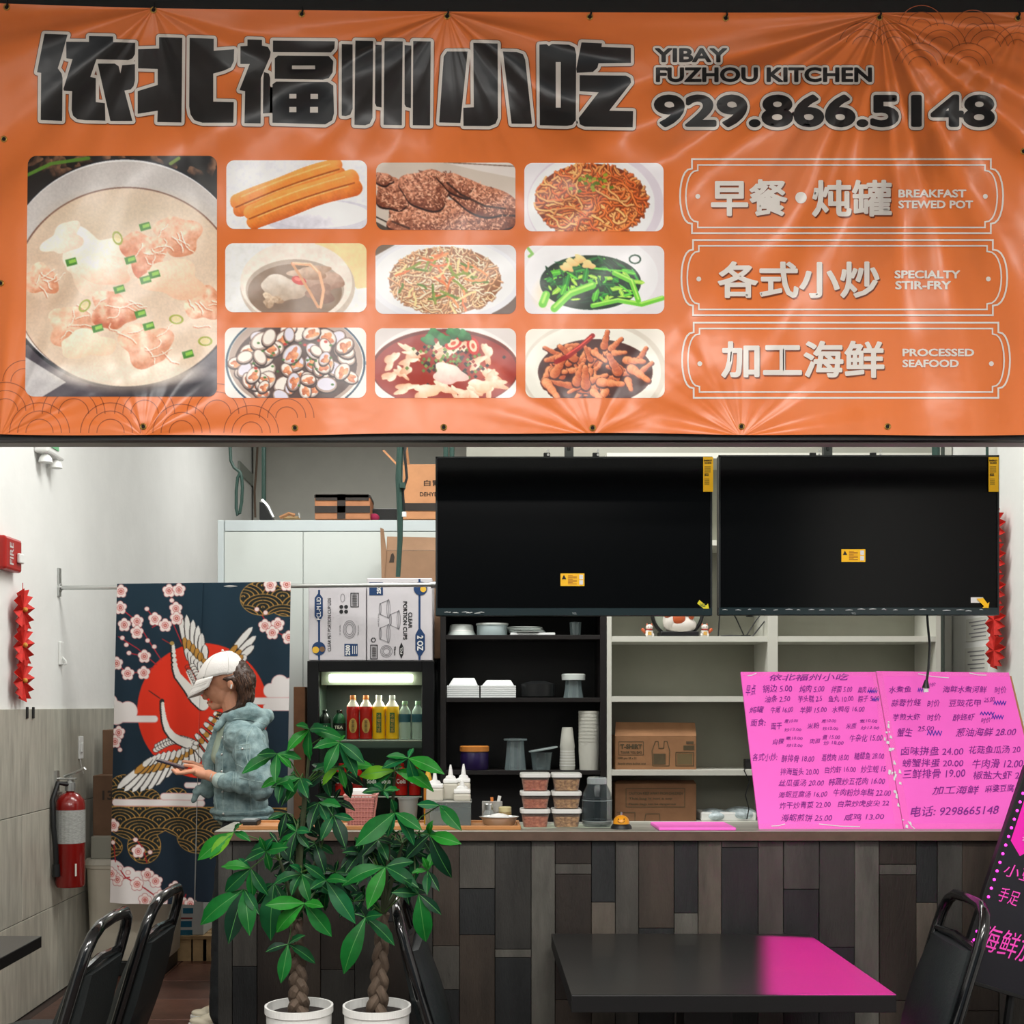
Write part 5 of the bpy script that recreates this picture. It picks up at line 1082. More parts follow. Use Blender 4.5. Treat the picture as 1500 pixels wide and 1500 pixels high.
# right wall notices, pipes
def on_right(px, py): d = F*XR/(px-CX); return W(px,py,d)
for (x,y0_,y1_,lab) in ((1432,905,938,'upper'),(1430,948,985,'lower')):
    p = on_right(x,y0_); q = on_right(x,y1_); nt_ = thing('wall_notice', '%s white paper notice pinned to the right wall below the paper fans'%lab, 'notice', p)
    MB().box((XR-.003,p.y-.14,q.z),(XR,p.y+.14,p.z)).build('sheet', mat('notice_paper',(214,214,206),.8), nt_)
    for k in range(5): zz = p.z-(k+1)*(p.z-q.z)/6; MB().box((XR-.004,p.y-.11,zz-.003),(XR-.003,p.y+.10-.03*(k%3),zz+.003)).build('text_line', grey_l, nt_)
cable('steel_post', 'dark vertical post right of the white bookcase', [(W(1381,0,6.15).x,6.15,0),(W(1381,0,6.15).x,6.15,4.09)], .010, mat('post_dark',(52,60,54),.5), 'post')
cable('conduit', 'dark green conduit at the top right behind the television', [(W(1371,0,6.0).x,6.0,2.2),(W(1371,0,6.0).x,6.0,4.09)], .02, green_c, 'pipe')
cable('conduit', 'thin dark pipe near the right wall above the television', [(W(1446,0,6.0).x,6.0,2.2),(W(1446,0,6.0).x,6.0,4.09)], .007, green_c, 'pipe')
tr4 = MB().box((W(1370,0,6.6).x,6.56,0),(W(1390,0,6.6).x,6.62,4.09)); struct(tr4.build('trim_4', mat('trim_grey',(196,196,188),.6)))
# --- televisions
scr = mat('tv_screen', (4,5,6), .16, spec=.16); bez = mat('tv_bezel', (14,20,22), .3); sty = mat('sticker_yellow', (255,196,8), .5); styg = mat('arrow_yellow', (226,214,30), .5)
def tv(label, x0,y0,x1,y1,d,right):
    a = W(x0,y1,d); b = W(x1,y0,d); root = thing('television', label, 'television', ((a.x+b.x)/2,d+.05,a.z), 'televisions hung over the counter')
    MB().box((a.x,d+.006,a.z),(b.x,d+.035,b.z)).build('back_case', blackp, root, bevel=.004); MB().box((a.x+.12,d+.035,a.z+.02),(b.x-.12,d+.075,b.z-.12)).build('back_hump', blackp, root, bevel=.01)
    t = .006; mb = MB().box((a.x,d-.004,a.z+.026),(a.x+t,d+.006,b.z)).box((b.x-t,d-.004,a.z+.026),(b.x,d+.006,b.z)).box((a.x,d-.004,b.z-t),(b.x,d+.006,b.z)); mb.build('bezel', bez, root)
    MB().box((a.x,d-.006,a.z),(b.x,d+.006,a.z+.026)).build('bottom_bezel', mat('tv_chin',(18,38,42),.25), root, bevel=.002)
    MB().box((a.x+t,d,a.z+.026),(b.x-t,d+.004,b.z-t)).build('screen', scr, root)
    return root
def sticker(root, x0,y0,x1,y1,d,m=None,name='sticker'): mb = MB(); A = W(x0,y1,d); B = W(x1,y0,d); mb.box((A.x,d-.0012,A.z),(B.x,d-.0002,B.z)); return mb.build(name, m or sty, root)
t1 = tv('left large black television hanging above the counter', 638,669,1043,902,4.2,0); t2 = tv('right large black television hanging above the counter', 1052.5,667,1463,901,4.2,1)
for (T,sx,sy,cx0,cy0) in ((t1,1030,669.5,821,840),(t2,1448,669.5,1232.5,804.5)):
    s = sticker(T,sx,sy,sx+14.5,sy+51,4.2-.005); s['label'] = 'tall yellow sticker in the corner'
    for (tx,bx_) in (('ENERGY',(sx+1,sy+4,sx+13,sy+6.5)),('GUIDE',(sx+2,sy+7.5,sx+12,sy+10)),('$22',(sx+2,sy+24,sx+8,sy+28))): ptext(s,tx,bx_,4.2-.006,.04,inkb,0,.001)
    mb = MB()
    for k in range(6): put(mb, ([(sx+2,sy+14+k*1.6),(sx+11,sy+14+k*1.6),(sx+11,sy+14.5+k*1.6),(sx+2,sy+14.5+k*1.6)],[(0,1,2,3)]), plane_map(4.194,.001)); put(mb, ([(sx+2,sy+32+k*1.6),(sx+9,sy+32+k*1.6),(sx+9,sy+32.5+k*1.6),(sx+2,sy+32.5+k*1.6)],[(0,1,2,3)]), plane_map(4.194,.001))
    mb.build('print_lines', ink, s)['kind'] = 'stuff'
    s = sticker(T,cx0,cy0,cx0+35,cy0+18.5,4.2); s['label'] = 'yellow warning sticker on the screen'
    mb = MB(); put(mb, ([(cx0+2,cy0+8.5),(cx0+5,cy0+2),(cx0+8.5,cy0+8.5)],[(0,1,2)]), plane_map(4.199,.001)); mb.build('warning_triangle', inkb, s)
    for (xx,yy) in ((cx0+27.5,cy0+2),(cx0+27.5,cy0+10)): mb = MB(); put(mb, ([(xx,yy),(xx+5.5,yy),(xx+5.5,yy+6.5),(xx,yy+6.5)],[(0,1,2,3)]), plane_map(4.199,.001)); mb.build('pictogram', whitei, s)
    mb = MB()
    for k in range(8): put(mb, ([(cx0+11,cy0+3+k*1.7),(cx0+(24 if k%3 else 18),cy0+3+k*1.7),(cx0+(24 if k%3 else 18),cy0+3.7+k*1.7),(cx0+11,cy0+3.7+k*1.7)],[(0,1,2,3)]), plane_map(4.199,.001))
    mb.build('print_lines', mat('print_red2',(150,60,20),.6), s)['kind'] = 'stuff'
mb = MB(); put(mb, ngon([(1021,884),(1024.5,879),(1034,887),(1037,884),(1039.5,896),(1028,895),(1031,892)]), plane_map(4.196,.002)); o = mb.build('arrow_sticker', styg, t1); o['label'] = 'yellow green arrow sticker'
ptext(t1,'SALE',(1025,884,1033,889),4.196,.02,grn,0,.003)
mb = MB(); put(mb, ngon([(1430,877),(1440,876),(1446,884),(1449,882),(1447,894),(1438,891),(1441,888)]), plane_map(4.196,.002)); mb.build('arrow_sticker', sty, t2)['label'] = 'orange arrow sticker'
sticker(t2,1422,875,1440,883,4.2,whitei,'white_sticker')
for T,x in ((t1,838),(t2,1247)): ptext(T,'TCL',(x,897.4,x+7,900),4.194,.03,mat('logo_grey',(150,160,160),.4),0,.001)
# white slivers painted as glints of the crinkled protective sheet, lower edge
glintm = mat('glint_white', (226,232,232), .15, spec=.8); R_ = np.random.RandomState(4)
for T,(xa2,xb2,yy,n_) in ((t1,(645,705,897.5,9)),(t2,(1056,1450,894,22))):
    for i in range(n_):
        x = xa2+(xb2-xa2)*i/n_+R_.rand()*6; w_ = 3+R_.rand()*9; y = yy+R_.normal()*.6-(0 if T is t1 else 1.0*math.sin((x-1056)/394*PI))
        mb = MB().tube([W(x,y,4.191),W(x+w_*.5,y-.5,4.190),W(x+w_,y+R_.normal()*.4,4.191)],[.0006,.0014,.0005],5); mb.build('film_glint', glintm, T)
MB().tube([W(1098,900.5,4.23),W(1098,903.5,4.23)],.012,8).build('sensor', blackp, t2)
# mounts
def mount(label, xs_, post, d):
    root = thing('ceiling_mount', label, 'mount', (W(post,0,d).x,d+.1,2.3), 'ceiling mounts of the televisions')
    MB().box((W(post-6,0,d).x,d+.085,W(0,800,d).z),(W(post+7,0,d).x,d+.11,4.09)).build('pole', mat('slotted_steel',(70,74,72),.4,metal=.4), root)
    for k in range(3): z_ = W(0,664,d).z-.12*k+.16; MB().tube([(W(post,0,d).x,d+.0835,z_-.012),(W(post,0,d).x,d+.0835,z_+.012)],.005,8).build('slot', blackm, root)
    for x in xs_:
        A = W(x-5,0,d).x; B = W(x+5,0,d).x; zt_ = W(0,656,d).z; arm = MB().box((A,d+.076,W(0,860,d).z),(B,d+.084,zt_)).build('bracket_arm', blackm, root, bevel=.003)
        for yy in (660,666): MB().tube([W(x,yy,d+.0765),W(x,yy,d+.0735)],.0045,10).build('hole', whitei, arm)
    MB().box((W(xs_[0]-5,0,d).x,d+.076,W(0,760,d).z),(W(xs_[-1]+5,0,d).x,d+.084,W(0,745,d).z)).build('cross_bar', blackm, root)
mount('black bracketed ceiling mount of the left television', (803,876), 836, 4.2); mount('ceiling mount pole of the right television', (1200,1290), 1223, 4.2)
# hanging wire with plug in front of the pink board
d = 4.05; hw = thing('hanging_plug', 'black wire with a small plug hanging in front of the pink menu board', 'cable', W(1356,1008,d))
MB().tube([W(1358,898,4.22),W(1359,915,4.15),W(1362,945,4.0),W(1360,980,3.90),W(1357,1000,3.86)],.004,8).build('wire', blackp, hw, smooth=True); MB().tube([W(1357,996,3.86),W(1356,1008,3.86)],[.005,.012],10).build('plug', blackp, hw, smooth=True); MB().tube([W(1356,1007,3.86),W(1356.5,1014,3.86)],.008,8).build('tip', white_p, hw)
# ================================================================ COUNTER
DC = 3.83; ZC = 1.0584; cxl = W(319,0,DC).x
counter = thing('counter', 'long counter clad in dark weathered vertical planks with a grey worktop', 'counter', (.7,3.95,0))
MB().box((cxl+.012,DC+.004,0),(2.40,4.09,ZC-.032)).build('body', mat('counter_core',(28,26,25),.8), counter)
wk_m = mat('worktop_laminate', (150,150,140), .35, noise=.22, nscale=7, stretch=(.6,2.5,1))
MB().box((cxl-.004,3.80,ZC-.030),(2.42,4.10,ZC)).build('worktop', wk_m, counter, bevel=.0015)
MB().box((cxl-.004,3.7985,ZC-.029),(2.42,3.80,ZC-.002)).build('edge_band', mat('edge_brown',(92,74,62),.4,noise=.15,nscale=20), counter)
pk_ = {'K':(44,46,47),'D':(66,64,60),'B':(80,68,58),'G':(98,94,87),'L':(124,121,112),'T':(118,108,96),'X':(54,44,37),'N':(84,82,77)}
def plank_mat(c): return mat('plank_'+c, tuple(v*.69 for v in pk_[c]), .55, noise=.34, nscale=5.5, stretch=(2.6,1,.55), bump=.25, bscale=90)
cols = [(320,341,[(1500,'N')]),(341,377,[(1290,'D'),(1415,'G'),(1500,'K')]),(377,425,[(1340,'D'),(1500,'X')]),(425,470,[(1300,'K'),(1500,'B')]),(470,520,[(1420,'X'),(1500,'D')]),(520,560,[(1500,'D')]),(560,600,[(1350,'K'),(1500,'X')]),(600,634,[(1440,'D'),(1500,'K')]),
(634,673,[(1385,'B'),(1449,'G'),(1600,'K')]),(673,725,[(1301,'G'),(1369,'K'),(1700,'B')]),(725,778,[(1390,'D'),(1402,'L'),(1700,'K')]),(778,813,[(1900,'L')]),(813,866,[(1265,'X'),(1280,'G'),(1464,'X'),(1700,'B')]),(866,901,[(1321,'K'),(1700,'T')]),(901,935,[(1900,'G')]),(935,987,[(1359,'B'),(1700,'K')]),
(987,1022,[(1337,'K'),(1700,'L')]),(1022,1056,[(1900,'T')]),(1056,1110,[(1241,'G'),(1700,'K')]),(1110,1147,[(1600,'G')]),(1147,1199,[(1302,'N'),(1700,'K')]),(1199,1251,[(1387,'D'),(1700,'K')]),(1251,1287,[(1900,'L')]),(1287,1341,[(1266,'X'),(1281,'G'),(1465,'X'),(1700,'B')]),(1341,1372,[(1322,'K'),(1700,'T')]),(1372,1408,[(1500,'N')]),(1408,1462,[(1480,'B')]),(1462,1510,[(1400,'D'),(1700,'G')]),(1510,1570,[(1500,'X')])]
rr = random.Random(3)
for (x0,x1,rows) in cols:
    ya = 1231.5; rows = list(rows)
    if rows[-1][0] < 1715: rows.append((1716, rr.choice('KDBGX')))
    for (yb,cc) in rows:
        yb = min(yb,1716); a = W(x0,yb,DC); b = W(x1,ya,DC); dz = rr.uniform(0,.004)
        if b.z-max(a.z,0.004) < .01: break
        MB().box((a.x+.0008,DC-.006-dz,max(a.z,.004)+.0008),(b.x-.0008,DC+.004,b.z-.0008)).build('plank', plank_mat(cc), counter, bevel=.0012, seg=1); ya = yb
# ---- things on the counter
def on(d): return ypx(ZC,d)
tw = mat('tray_wood', (178,122,70), .5, noise=.18, nscale=6, stretch=(.5,3,3))
tr_ = thing('wooden_tray', 'long narrow wooden tray lying along the counter behind the plants', 'tray', W(550,1216,3.9))
a = W(346,0,3.84).x; b = W(763,0,3.84).x; MB().box((a,3.845,ZC),(b,4.02,ZC+.006)).build('tray_floor', tw, tr_)
for (p,q) in (((a,3.835,ZC),(b,3.845,ZC+.013)),((a,4.02,ZC),(b,4.03,ZC+.013)),((a,3.845,ZC),(a+.01,4.02,ZC+.013)),((b-.01,3.845,ZC),(b,4.02,ZC+.013))): MB().box(p,q).build('tray_rim', tw, tr_, bevel=.002)
ZT = ZC+.006
o = thing('card_reader', 'small black card reader with a pale rim at the left end of the counter', 'device', (W(366,0,3.93).x,3.93,ZT)); MB().box((W(353,0,3.93).x,3.90,ZT),(W(379,0,3.93).x,3.98,ZT+.018)).build('body', blackp, o, bevel=.005); MB().box((W(357,0,3.93).x,3.905,ZT+.018),(W(376,0,3.93).x,3.96,ZT+.020)).build('rim', mat('pale_rim',(150,156,156),.3), o)
# pink basket with napkins
pink_b = mat('pink_basket', (196,136,128), .5); bk_ = thing('napkin_basket', 'pink perforated plastic basket with folded white napkins', 'basket', (W(527,0,3.92).x,3.92,ZT)); d = 3.92; k = d/F
xa2,xb2 = W(505,0,d).x, W(550,0,d).x; xm = (xa2+xb2)/2; H0 = 44*k
def bquad(t,side,h):  # tapered basket walls
    w0,w1 = 17.5*k,23.5*k; w = w0+(w1-w0)*h; dp = (.035+.01*h)
    return {0:(xm+w*(2*t-1), 3.955-dp, ZT+H0*h),1:(xm+w,3.955-dp+2*dp*t,ZT+H0*h),2:(xm-w*(2*t-1),3.955+dp,ZT+H0*h),3:(xm-w,3.955+dp-2*dp*t,ZT+H0*h)}[side]
mb = MB()
for side in range(4):
    nn = 9 if side%2 == 0 else 5
    for i in range(nn+1): mb.tube([bquad(i/nn,side,0),bquad(i/nn,side,1)],.0011,4)
    for h in (0,.15,.30,.45,.60,.75,.88): mb.tube([bquad(0,side,h),bquad(1,side,h)],.0011,4)
mb.build('lattice', pink_b, bk_)['kind'] = 'stuff'
mb = MB()
for side in range(4): mb.tube([bquad(0,side,1),bquad(1,side,1)],.003,6)
mb.build('rim', pink_b, bk_); mb = MB(); mb.add([bquad(0,0,0),bquad(1,0,0),bquad(0,2,0),bquad(1,2,0)],[(0,1,2,3)]); mb.build('base', pink_b, bk_)
mb = MB(); mb.add([bquad(.04,0,.03),bquad(.96,0,.03),bquad(.96,0,.93),bquad(.04,0,.93)],[(0,1,2,3)]); mb.v = [(x,y+.004,z) for x,y,z in mb.v]; mb.build('inner_wall', mat('pink_inner',(176,116,110),.6), bk_)
for i in range(4): MB().box((xm-.036+i*.003,3.93+i*.012,ZT+.004),(xm+.036-i*.002,3.936+i*.012,ZT+H0+.016+.004*(i%2))).build('napkin', white_p, bk_, bevel=.002)
bk2 = thing('grey_tub', 'grey plastic utensil tub behind the leaves right of the pink basket', 'tub', (W(598,0,4.0).x,4.0,ZT)); MB().lpx(598,3.985,[(12,on(3.985)-3),(14.5,on(3.985)-40),(13.5,on(3.985)-40),(11.5,on(3.985)-6)],24).build('body', mat('grey_plastic',(120,124,120),.5), bk2, smooth=True); MB().lpx(598,3.985,[(15.5,on(3.985)-38.5),(15.5,on(3.985)-41)],24,cap=False).build('rim', mat('grey_plastic',(120,124,120),.5), bk2)
bottle('oil_bottle','yellow oil bottle behind the leaves left of the squeeze bottles',627,1119,on(3.97)-1.6,6.2,3.97,mat('oil_yellow',(206,160,40),.25),mat('cap_yellow',(226,180,60),.4),(.2,.6,mat('oil_label',(190,120,30),.5)))
# caddy of squeeze bottles
sqm = glassy('squeeze_plastic',(214,212,204),.28,.3)
cd = thing('bottle_caddy', 'clear plastic caddy of condiments under the squeeze bottles', 'caddy', (W(657,0,3.93).x,3.93,ZT)); d = 3.9
cl_ = glassy('caddy_plastic',(170,180,178),.80,.12); X0,X1 = W(623,0,d).x, W(690,0,d).x; zc0 = ZT+.0005; zc1 = W(0,1174,d).z
for (p,q) in (((X0,d,zc0),(X1,d+.003,zc1)),((X0,d+.115,zc0),(X1,d+.118,zc1)),((X0,d,zc0),(X0+.003,d+.118,zc1)),((X1-.003,d,zc0),(X1,d+.118,zc1)),((X0,d,zc0),(X1,d+.118,zc0+.003))): MB().box(p,q).build('wall', cl_, cd)
MB().box((X0-.002,d-.002,zc1-.003),(X1+.002,d+.120,zc1)).mat(0).build('rim_tray', glassy('rim_plastic',(210,214,210),.3,.2), cd, bevel=.001)
MB().box((W(664,0,d).x,d+.006,zc0+.004),(W(689,0,d).x,d+.03,W(0,1184,d).z)).build('dark_sauce_block', mat('sauce_teal',(34,58,62),.3), cd)
MB().box((W(630,0,d).x,d+.006,zc0+.004),(W(660,0,d).x,d+.05,W(0,1190,d).z)).build('sauce_block', mat('sauce_grey',(120,120,104),.4), cd)
G2 = 'white squeeze bottles by the wooden tray'
def squeeze(label, cx, ytip, ycap, ybot, hw, d):
    k = d/F; c0 = W(cx,ybot,d); root = thing('squeeze_bottle', label, 'bottle', c0, G2); w = hw*k
    MB().box((c0.x-w,d-w*.9,c0.z),(c0.x+w,d+w*.9,W(0,ycap+9,d).z)).build('body', mat('bottle_milky',(196,192,178),.35), root, bevel=.006)
    MB().box((c0.x-w*.98,d-w*.88,W(0,ycap+9,d).z),(c0.x+w*.98,d+w*.88,W(0,ycap+3,d).z)).build('collar', white_p, root, bevel=.004)
    MB().lpx(cx,d,[(hw*.75,ycap+3),(hw*.6,ycap-1),(3.6,ycap-2.5),(2.8,ycap-9),(1.1,ytip)],14).build('nozzle', white_p, root, smooth=True)
zrim = ypx(zc1,3.93)
squeeze('white squeeze bottle at the front left above the caddy',637,1126,1145,zrim,12.5,3.93)
squeeze('white squeeze bottle at the front right above the caddy',677,1143,1153,zrim,12.5,3.93)
squeeze('white squeeze bottle at the back left with its tip leaning over the caddy',660,1120,1138,ypx(zc1,3.99),11,3.99)
squeeze('white squeeze bottle at the back right above the caddy',679,1119,1137,ypx(zc1,3.995),10,3.995)
# steel tray with jars
stt = thing('steel_tray', 'small oval steel tray of condiments on the wooden tray', 'tray', (W(731,0,3.93).x,3.93,ZT)); d = 3.93; k = d/F; yb = ypx(ZT,d)
mb = MB().lathe((W(731,0,d).x,d,ZT),[(.0,0),(.044,0),(.050,.004),(.056,.022),(.064,.026),(.064,.028),(.054,.024),(.048,.006),(.0,.004)],28,1.0,.62,cap=False); mb.build('dish', steel, stt, smooth=True)
MB().ell((W(731,0,d).x,d-.01,ZT+.022),(.036,.02,.017),14,8).build('napkin', white_p, stt, smooth='all')
jg = glassy('jar_glass',(190,200,200),.6,.06)
j_ = thing('spice_jar','small clear jar with a chrome cap on the condiment tray','jar',(W(716,0,3.98).x,3.995,ZT)); MB().lathe((W(716,0,3.98).x,3.995,ZT),[(.018,0),(.019,.03),(.014,.04),(.013,.046)],16).build('body', jg, j_, smooth=True); MB().lathe((W(716,0,3.98).x,3.995,ZT),[(.0145,.044),(.0145,.062),(.012,.064)],16).build('cap', steel, j_, smooth=True)
j_ = thing('sauce_jar','small jar with a pale gold lid beside the spice jar','jar',(W(740,0,3.98).x,3.995,ZT)); MB().lathe((W(740,0,3.98).x,3.995,ZT),[(.020,0),(.021,.034),(.019,.040)],16).build('body', mat('sauce_amber',(150,130,84),.3), j_, smooth=True); MB().lathe((W(740,0,3.98).x,3.995,ZT),[(.0205,.038),(.0205,.052),(.019,.053)],16).build('lid', mat('gold_lid',(200,188,140),.35), j_, smooth=True)
j_ = thing('spoon_holder','small clear box with an orange and a white spoon handle standing in it','holder',(W(722,0,4.0).x,4.035,ZC)); MB().box((W(706,0,4.03).x,4.031,ZC),(W(736,0,4.03).x,4.06,W(0,1174,4.03).z)).build('box', glassy('holder_plastic',(186,186,180),.4,.2), j_, bevel=.002)
MB().tube([W(721,1190,4.045),W(720.5,1168,4.045)],[.003,.0052],8).build('spoon_handle', orc, j_, smooth=True)['label'] = 'orange handle'
MB().tube([W(727,1190,4.047),W(732,1166,4.047)],[.003,.006],8).build('spoon_handle', white_p, j_, smooth=True)['label'] = 'white handle'
# receipts
pp = mat('receipt_paper',(186,196,176),.8,noise=.1,nscale=30)
for i,(x0,x1,y,r_) in enumerate(((762,812,3.93,.1),(806,862,3.95,-.12),(852,900,3.93,.15))):
    a = W(x0,0,y).x; b = W(x1,0,y).x; M = Matrix.Translation(((a+b)/2,y,ZC+.0006*(i+1)))@Matrix.Rotation(r_,4,'Z'); o = MB().box((-(b-a)/2,-.05,0),((b-a)/2,.07,.0005),M).build('receipt', pp); tag(o, ('pale paper slip under the left tub stack','pale paper slip under the right tub stack','pale paper slip under the glass jar')[i], 'paper', 'paper slips on the counter')
# six tubs
lidm = mat('tub_lid',(214,214,210),.35); tubm = glassy('tub_plastic',(196,180,170),.90,.15)
nutA = mat('red_nuts',(150,70,52),.45,noise=.5,nscale=95,c2=(206,128,98),bump=.8,bscale=110); nutB = mat('brown_nuts',(112,78,56),.45,noise=.5,nscale=95,c2=(206,164,112),bump=.8,bscale=110)
d = 3.895
def loft(mb, rings):
    L0 = None
    for P in rings:
        b = len(mb.v); mb.v += P; n = len(P)
        if L0 is not None: mb.f += [(L0+i,L0+(i+1)%n,b+(i+1)%n,b+i) for i in range(n)]; mb.m += [mb.cur]*n
        else: mb.f.append(tuple(b+i for i in reversed(range(n)))); mb.m.append(mb.cur)
        L0 = b
    mb.f.append(tuple(L0+i for i in range(n))); mb.m.append(mb.cur); return mb
def tub(label, xl, xr, yl, ybt, nut):
    k = d/F; cx = (W(xl,0,d).x+W(xr,0,d).x)/2; hw = (xr-xl)/2*k; z1 = CH+(CY-yl)*k; z0 = CH+(CY-ybt)*k; root = thing('food_tub', label, 'tub', (cx,d+.04,z0), 'stacked tubs of nuts')
    R = lambda w,z: [(x,y,z) for x,y in rrect(cx,d+.045,2*w,2*w*.9,w*.35,4)]
    loft(MB(), [R(hw*.78,z0+.0004),R(hw*.92,z1-6*k)]).build('tub_wall', tubm, root, smooth=True)
    loft(MB(), [R(hw*.75,z0+.001),R(hw*.865,z1-(9+rr.random()*3)*k)]).build('nuts', nut, root, smooth=True)
    loft(MB(), [R(hw*1.0,z1-6*k),R(hw*1.0,z1-1.5*k),R(hw*.95,z1)]).build('lid', lidm, root)
zb = [(1133,1159.4),(1159.6,1185.4),(1185.6,on(d)-.4)]
for c_,(xl,xr,nut,nm) in enumerate(((762.5,807,nutA,'left'),(808.5,853,nutB,'right'))):
    for r_ in range(3): tub('lidded tub of %s nuts, %s of the %s stack'%(('reddish','brown')[c_],('top','middle','bottom')[r_],nm), xl,xr,zb[r_][0],zb[r_][1]-(.5 if r_<2 else 0),nut)
# glass jar
d = 3.93; jy = on(d)-1.2; gj = thing('glass_jar', 'large empty clear glass jar with a clear lid beside the bell', 'jar', W(874.5,jy,d))
MB().lpx(874.5,d,[(19,jy),(22,jy-4),(22,jy-40),(20,jy-50),(15,jy-60),(14,jy-64),(13,jy-64),(14,jy-59),(19,jy-49),(21,jy-40),(21,jy-5),(18,jy-2)],28).build('body', glassy('jar_clear',(90,104,108),.93,.03), gj, smooth=True)
MB().lpx(874.5,d,[(14.6,jy-62),(14.8,jy-70),(13,jy-72)],24).build('lid', glassy('jar_lid',(190,200,200),.6,.1), gj, smooth=True)
for rr2,yy in ((14.9,jy-64),(14.9,jy-68),(22.2,jy-38),(22.2,jy-8)): MB().lpx(874.5,d,[(rr2,yy),(rr2,yy-1)],24,cap=False).build('rib', glassy('jar_lid',(190,200,200),.6,.1), gj)
# bell
d = 3.88; by = on(d)-.2; bl = thing('service_bell', 'orange domed service bell with a smiling face on a black base', 'bell', W(910,by,d))
MB().lpx(910,d,[(15.5,by),(15,by-3.5),(12,by-7)],24).build('base', blackp, bl, smooth=True); MB().lpx(910,d,[(12,by-7),(11.8,by-11),(10,by-15),(6,by-18.5),(1,by-20)],24).build('dome', mat('bell_orange',(226,150,24),.3), bl, smooth=True); MB().lpx(910,d,[(1.6,by-19.5),(1.8,by-23),(.8,by-24)],12).build('button', steel, bl, smooth=True)
rD = 12*d/F
for s in (-1,1): MB().ell(W(910+s*4.2,by-13.5,d-rD*.90),(.0016,.0012,.0024),8,6).build('eye', inkb, bl)
MB().tube([W(904.6,by-11,d-rD*.93),W(907,by-8.6,d-rD*1.0),(W(910,by-7.8,d-rD*1.02)),W(913,by-8.6,d-rD*1.0),W(915.4,by-11,d-rD*.93)],.0008,5).build('smile', inkb, bl)
# pink sheet lying flat
pinkm = mat('fluorescent_pink', (255,112,214), .55, noise=.04, nscale=5)
o = MB().box((W(964,0,3.83).x,3.815,ZC),(W(1077,0,3.83).x,4.0,ZC+.010)).build('pink_card', pinkm, None, bevel=.003); tag(o, 'flat pink card lying on the counter edge left of the menu board', 'card')
# ---- pink menu board
P0 = Vector((0,3.87,ZC+.0015)); P1 = Vector((0,4.14,1.56)); up_ = (P1-P0).normalized(); nrm = Vector((1,0,0)).cross(up_); nrm = nrm if nrm.y < 0 else -nrm
camp = Vector((0,0,CH))
def bmap(e=0.0):
    o_ = P0+nrm*e
    def f(x,y):
        r = Vector(((x-CX)/F,1,(CY-y)/F)); t = (o_-camp).dot(nrm)/r.dot(nrm); return camp+r*t
    return f
pb = thing('menu_board', 'wide fluorescent pink handwritten menu board leaning on the counter', 'sign', (bmap()(1300,1215)))
pk2 = mat('menu_pink', (255,104,212), .42, noise=.03, nscale=3)
f0 = bmap()
for nm_,q,lab in (('board_panel',[(1085,984),(1282.6,984),(1323.6,1215.4),(1112,1216)],'left half'),('board_panel',[(1283.6,983),(1478,985),(1533,1214.5),(1324.6,1215.4)],'right half')):
    MB().poly3([f0(*p) for p in q], vec=-nrm*.008).build(nm_, pk2, pb, bevel=.0008, seg=1)['label'] = lab
MB().poly3([f0(*p)-nrm*.009 for p in [(1280,986),(1483,988),(1539,1216),(1130,1216)]], vec=-nrm*.006).build('backing', kraft, pb)
pur = mat('marker_purple', (128,22,140), .6); blu = mat('marker_blue', (60,30,170), .5)
def zz(b): return (1070+b[0]/3.488, 960+b[1]/3.488, 1070+b[2]/3.488, 960+b[3]/3.488)
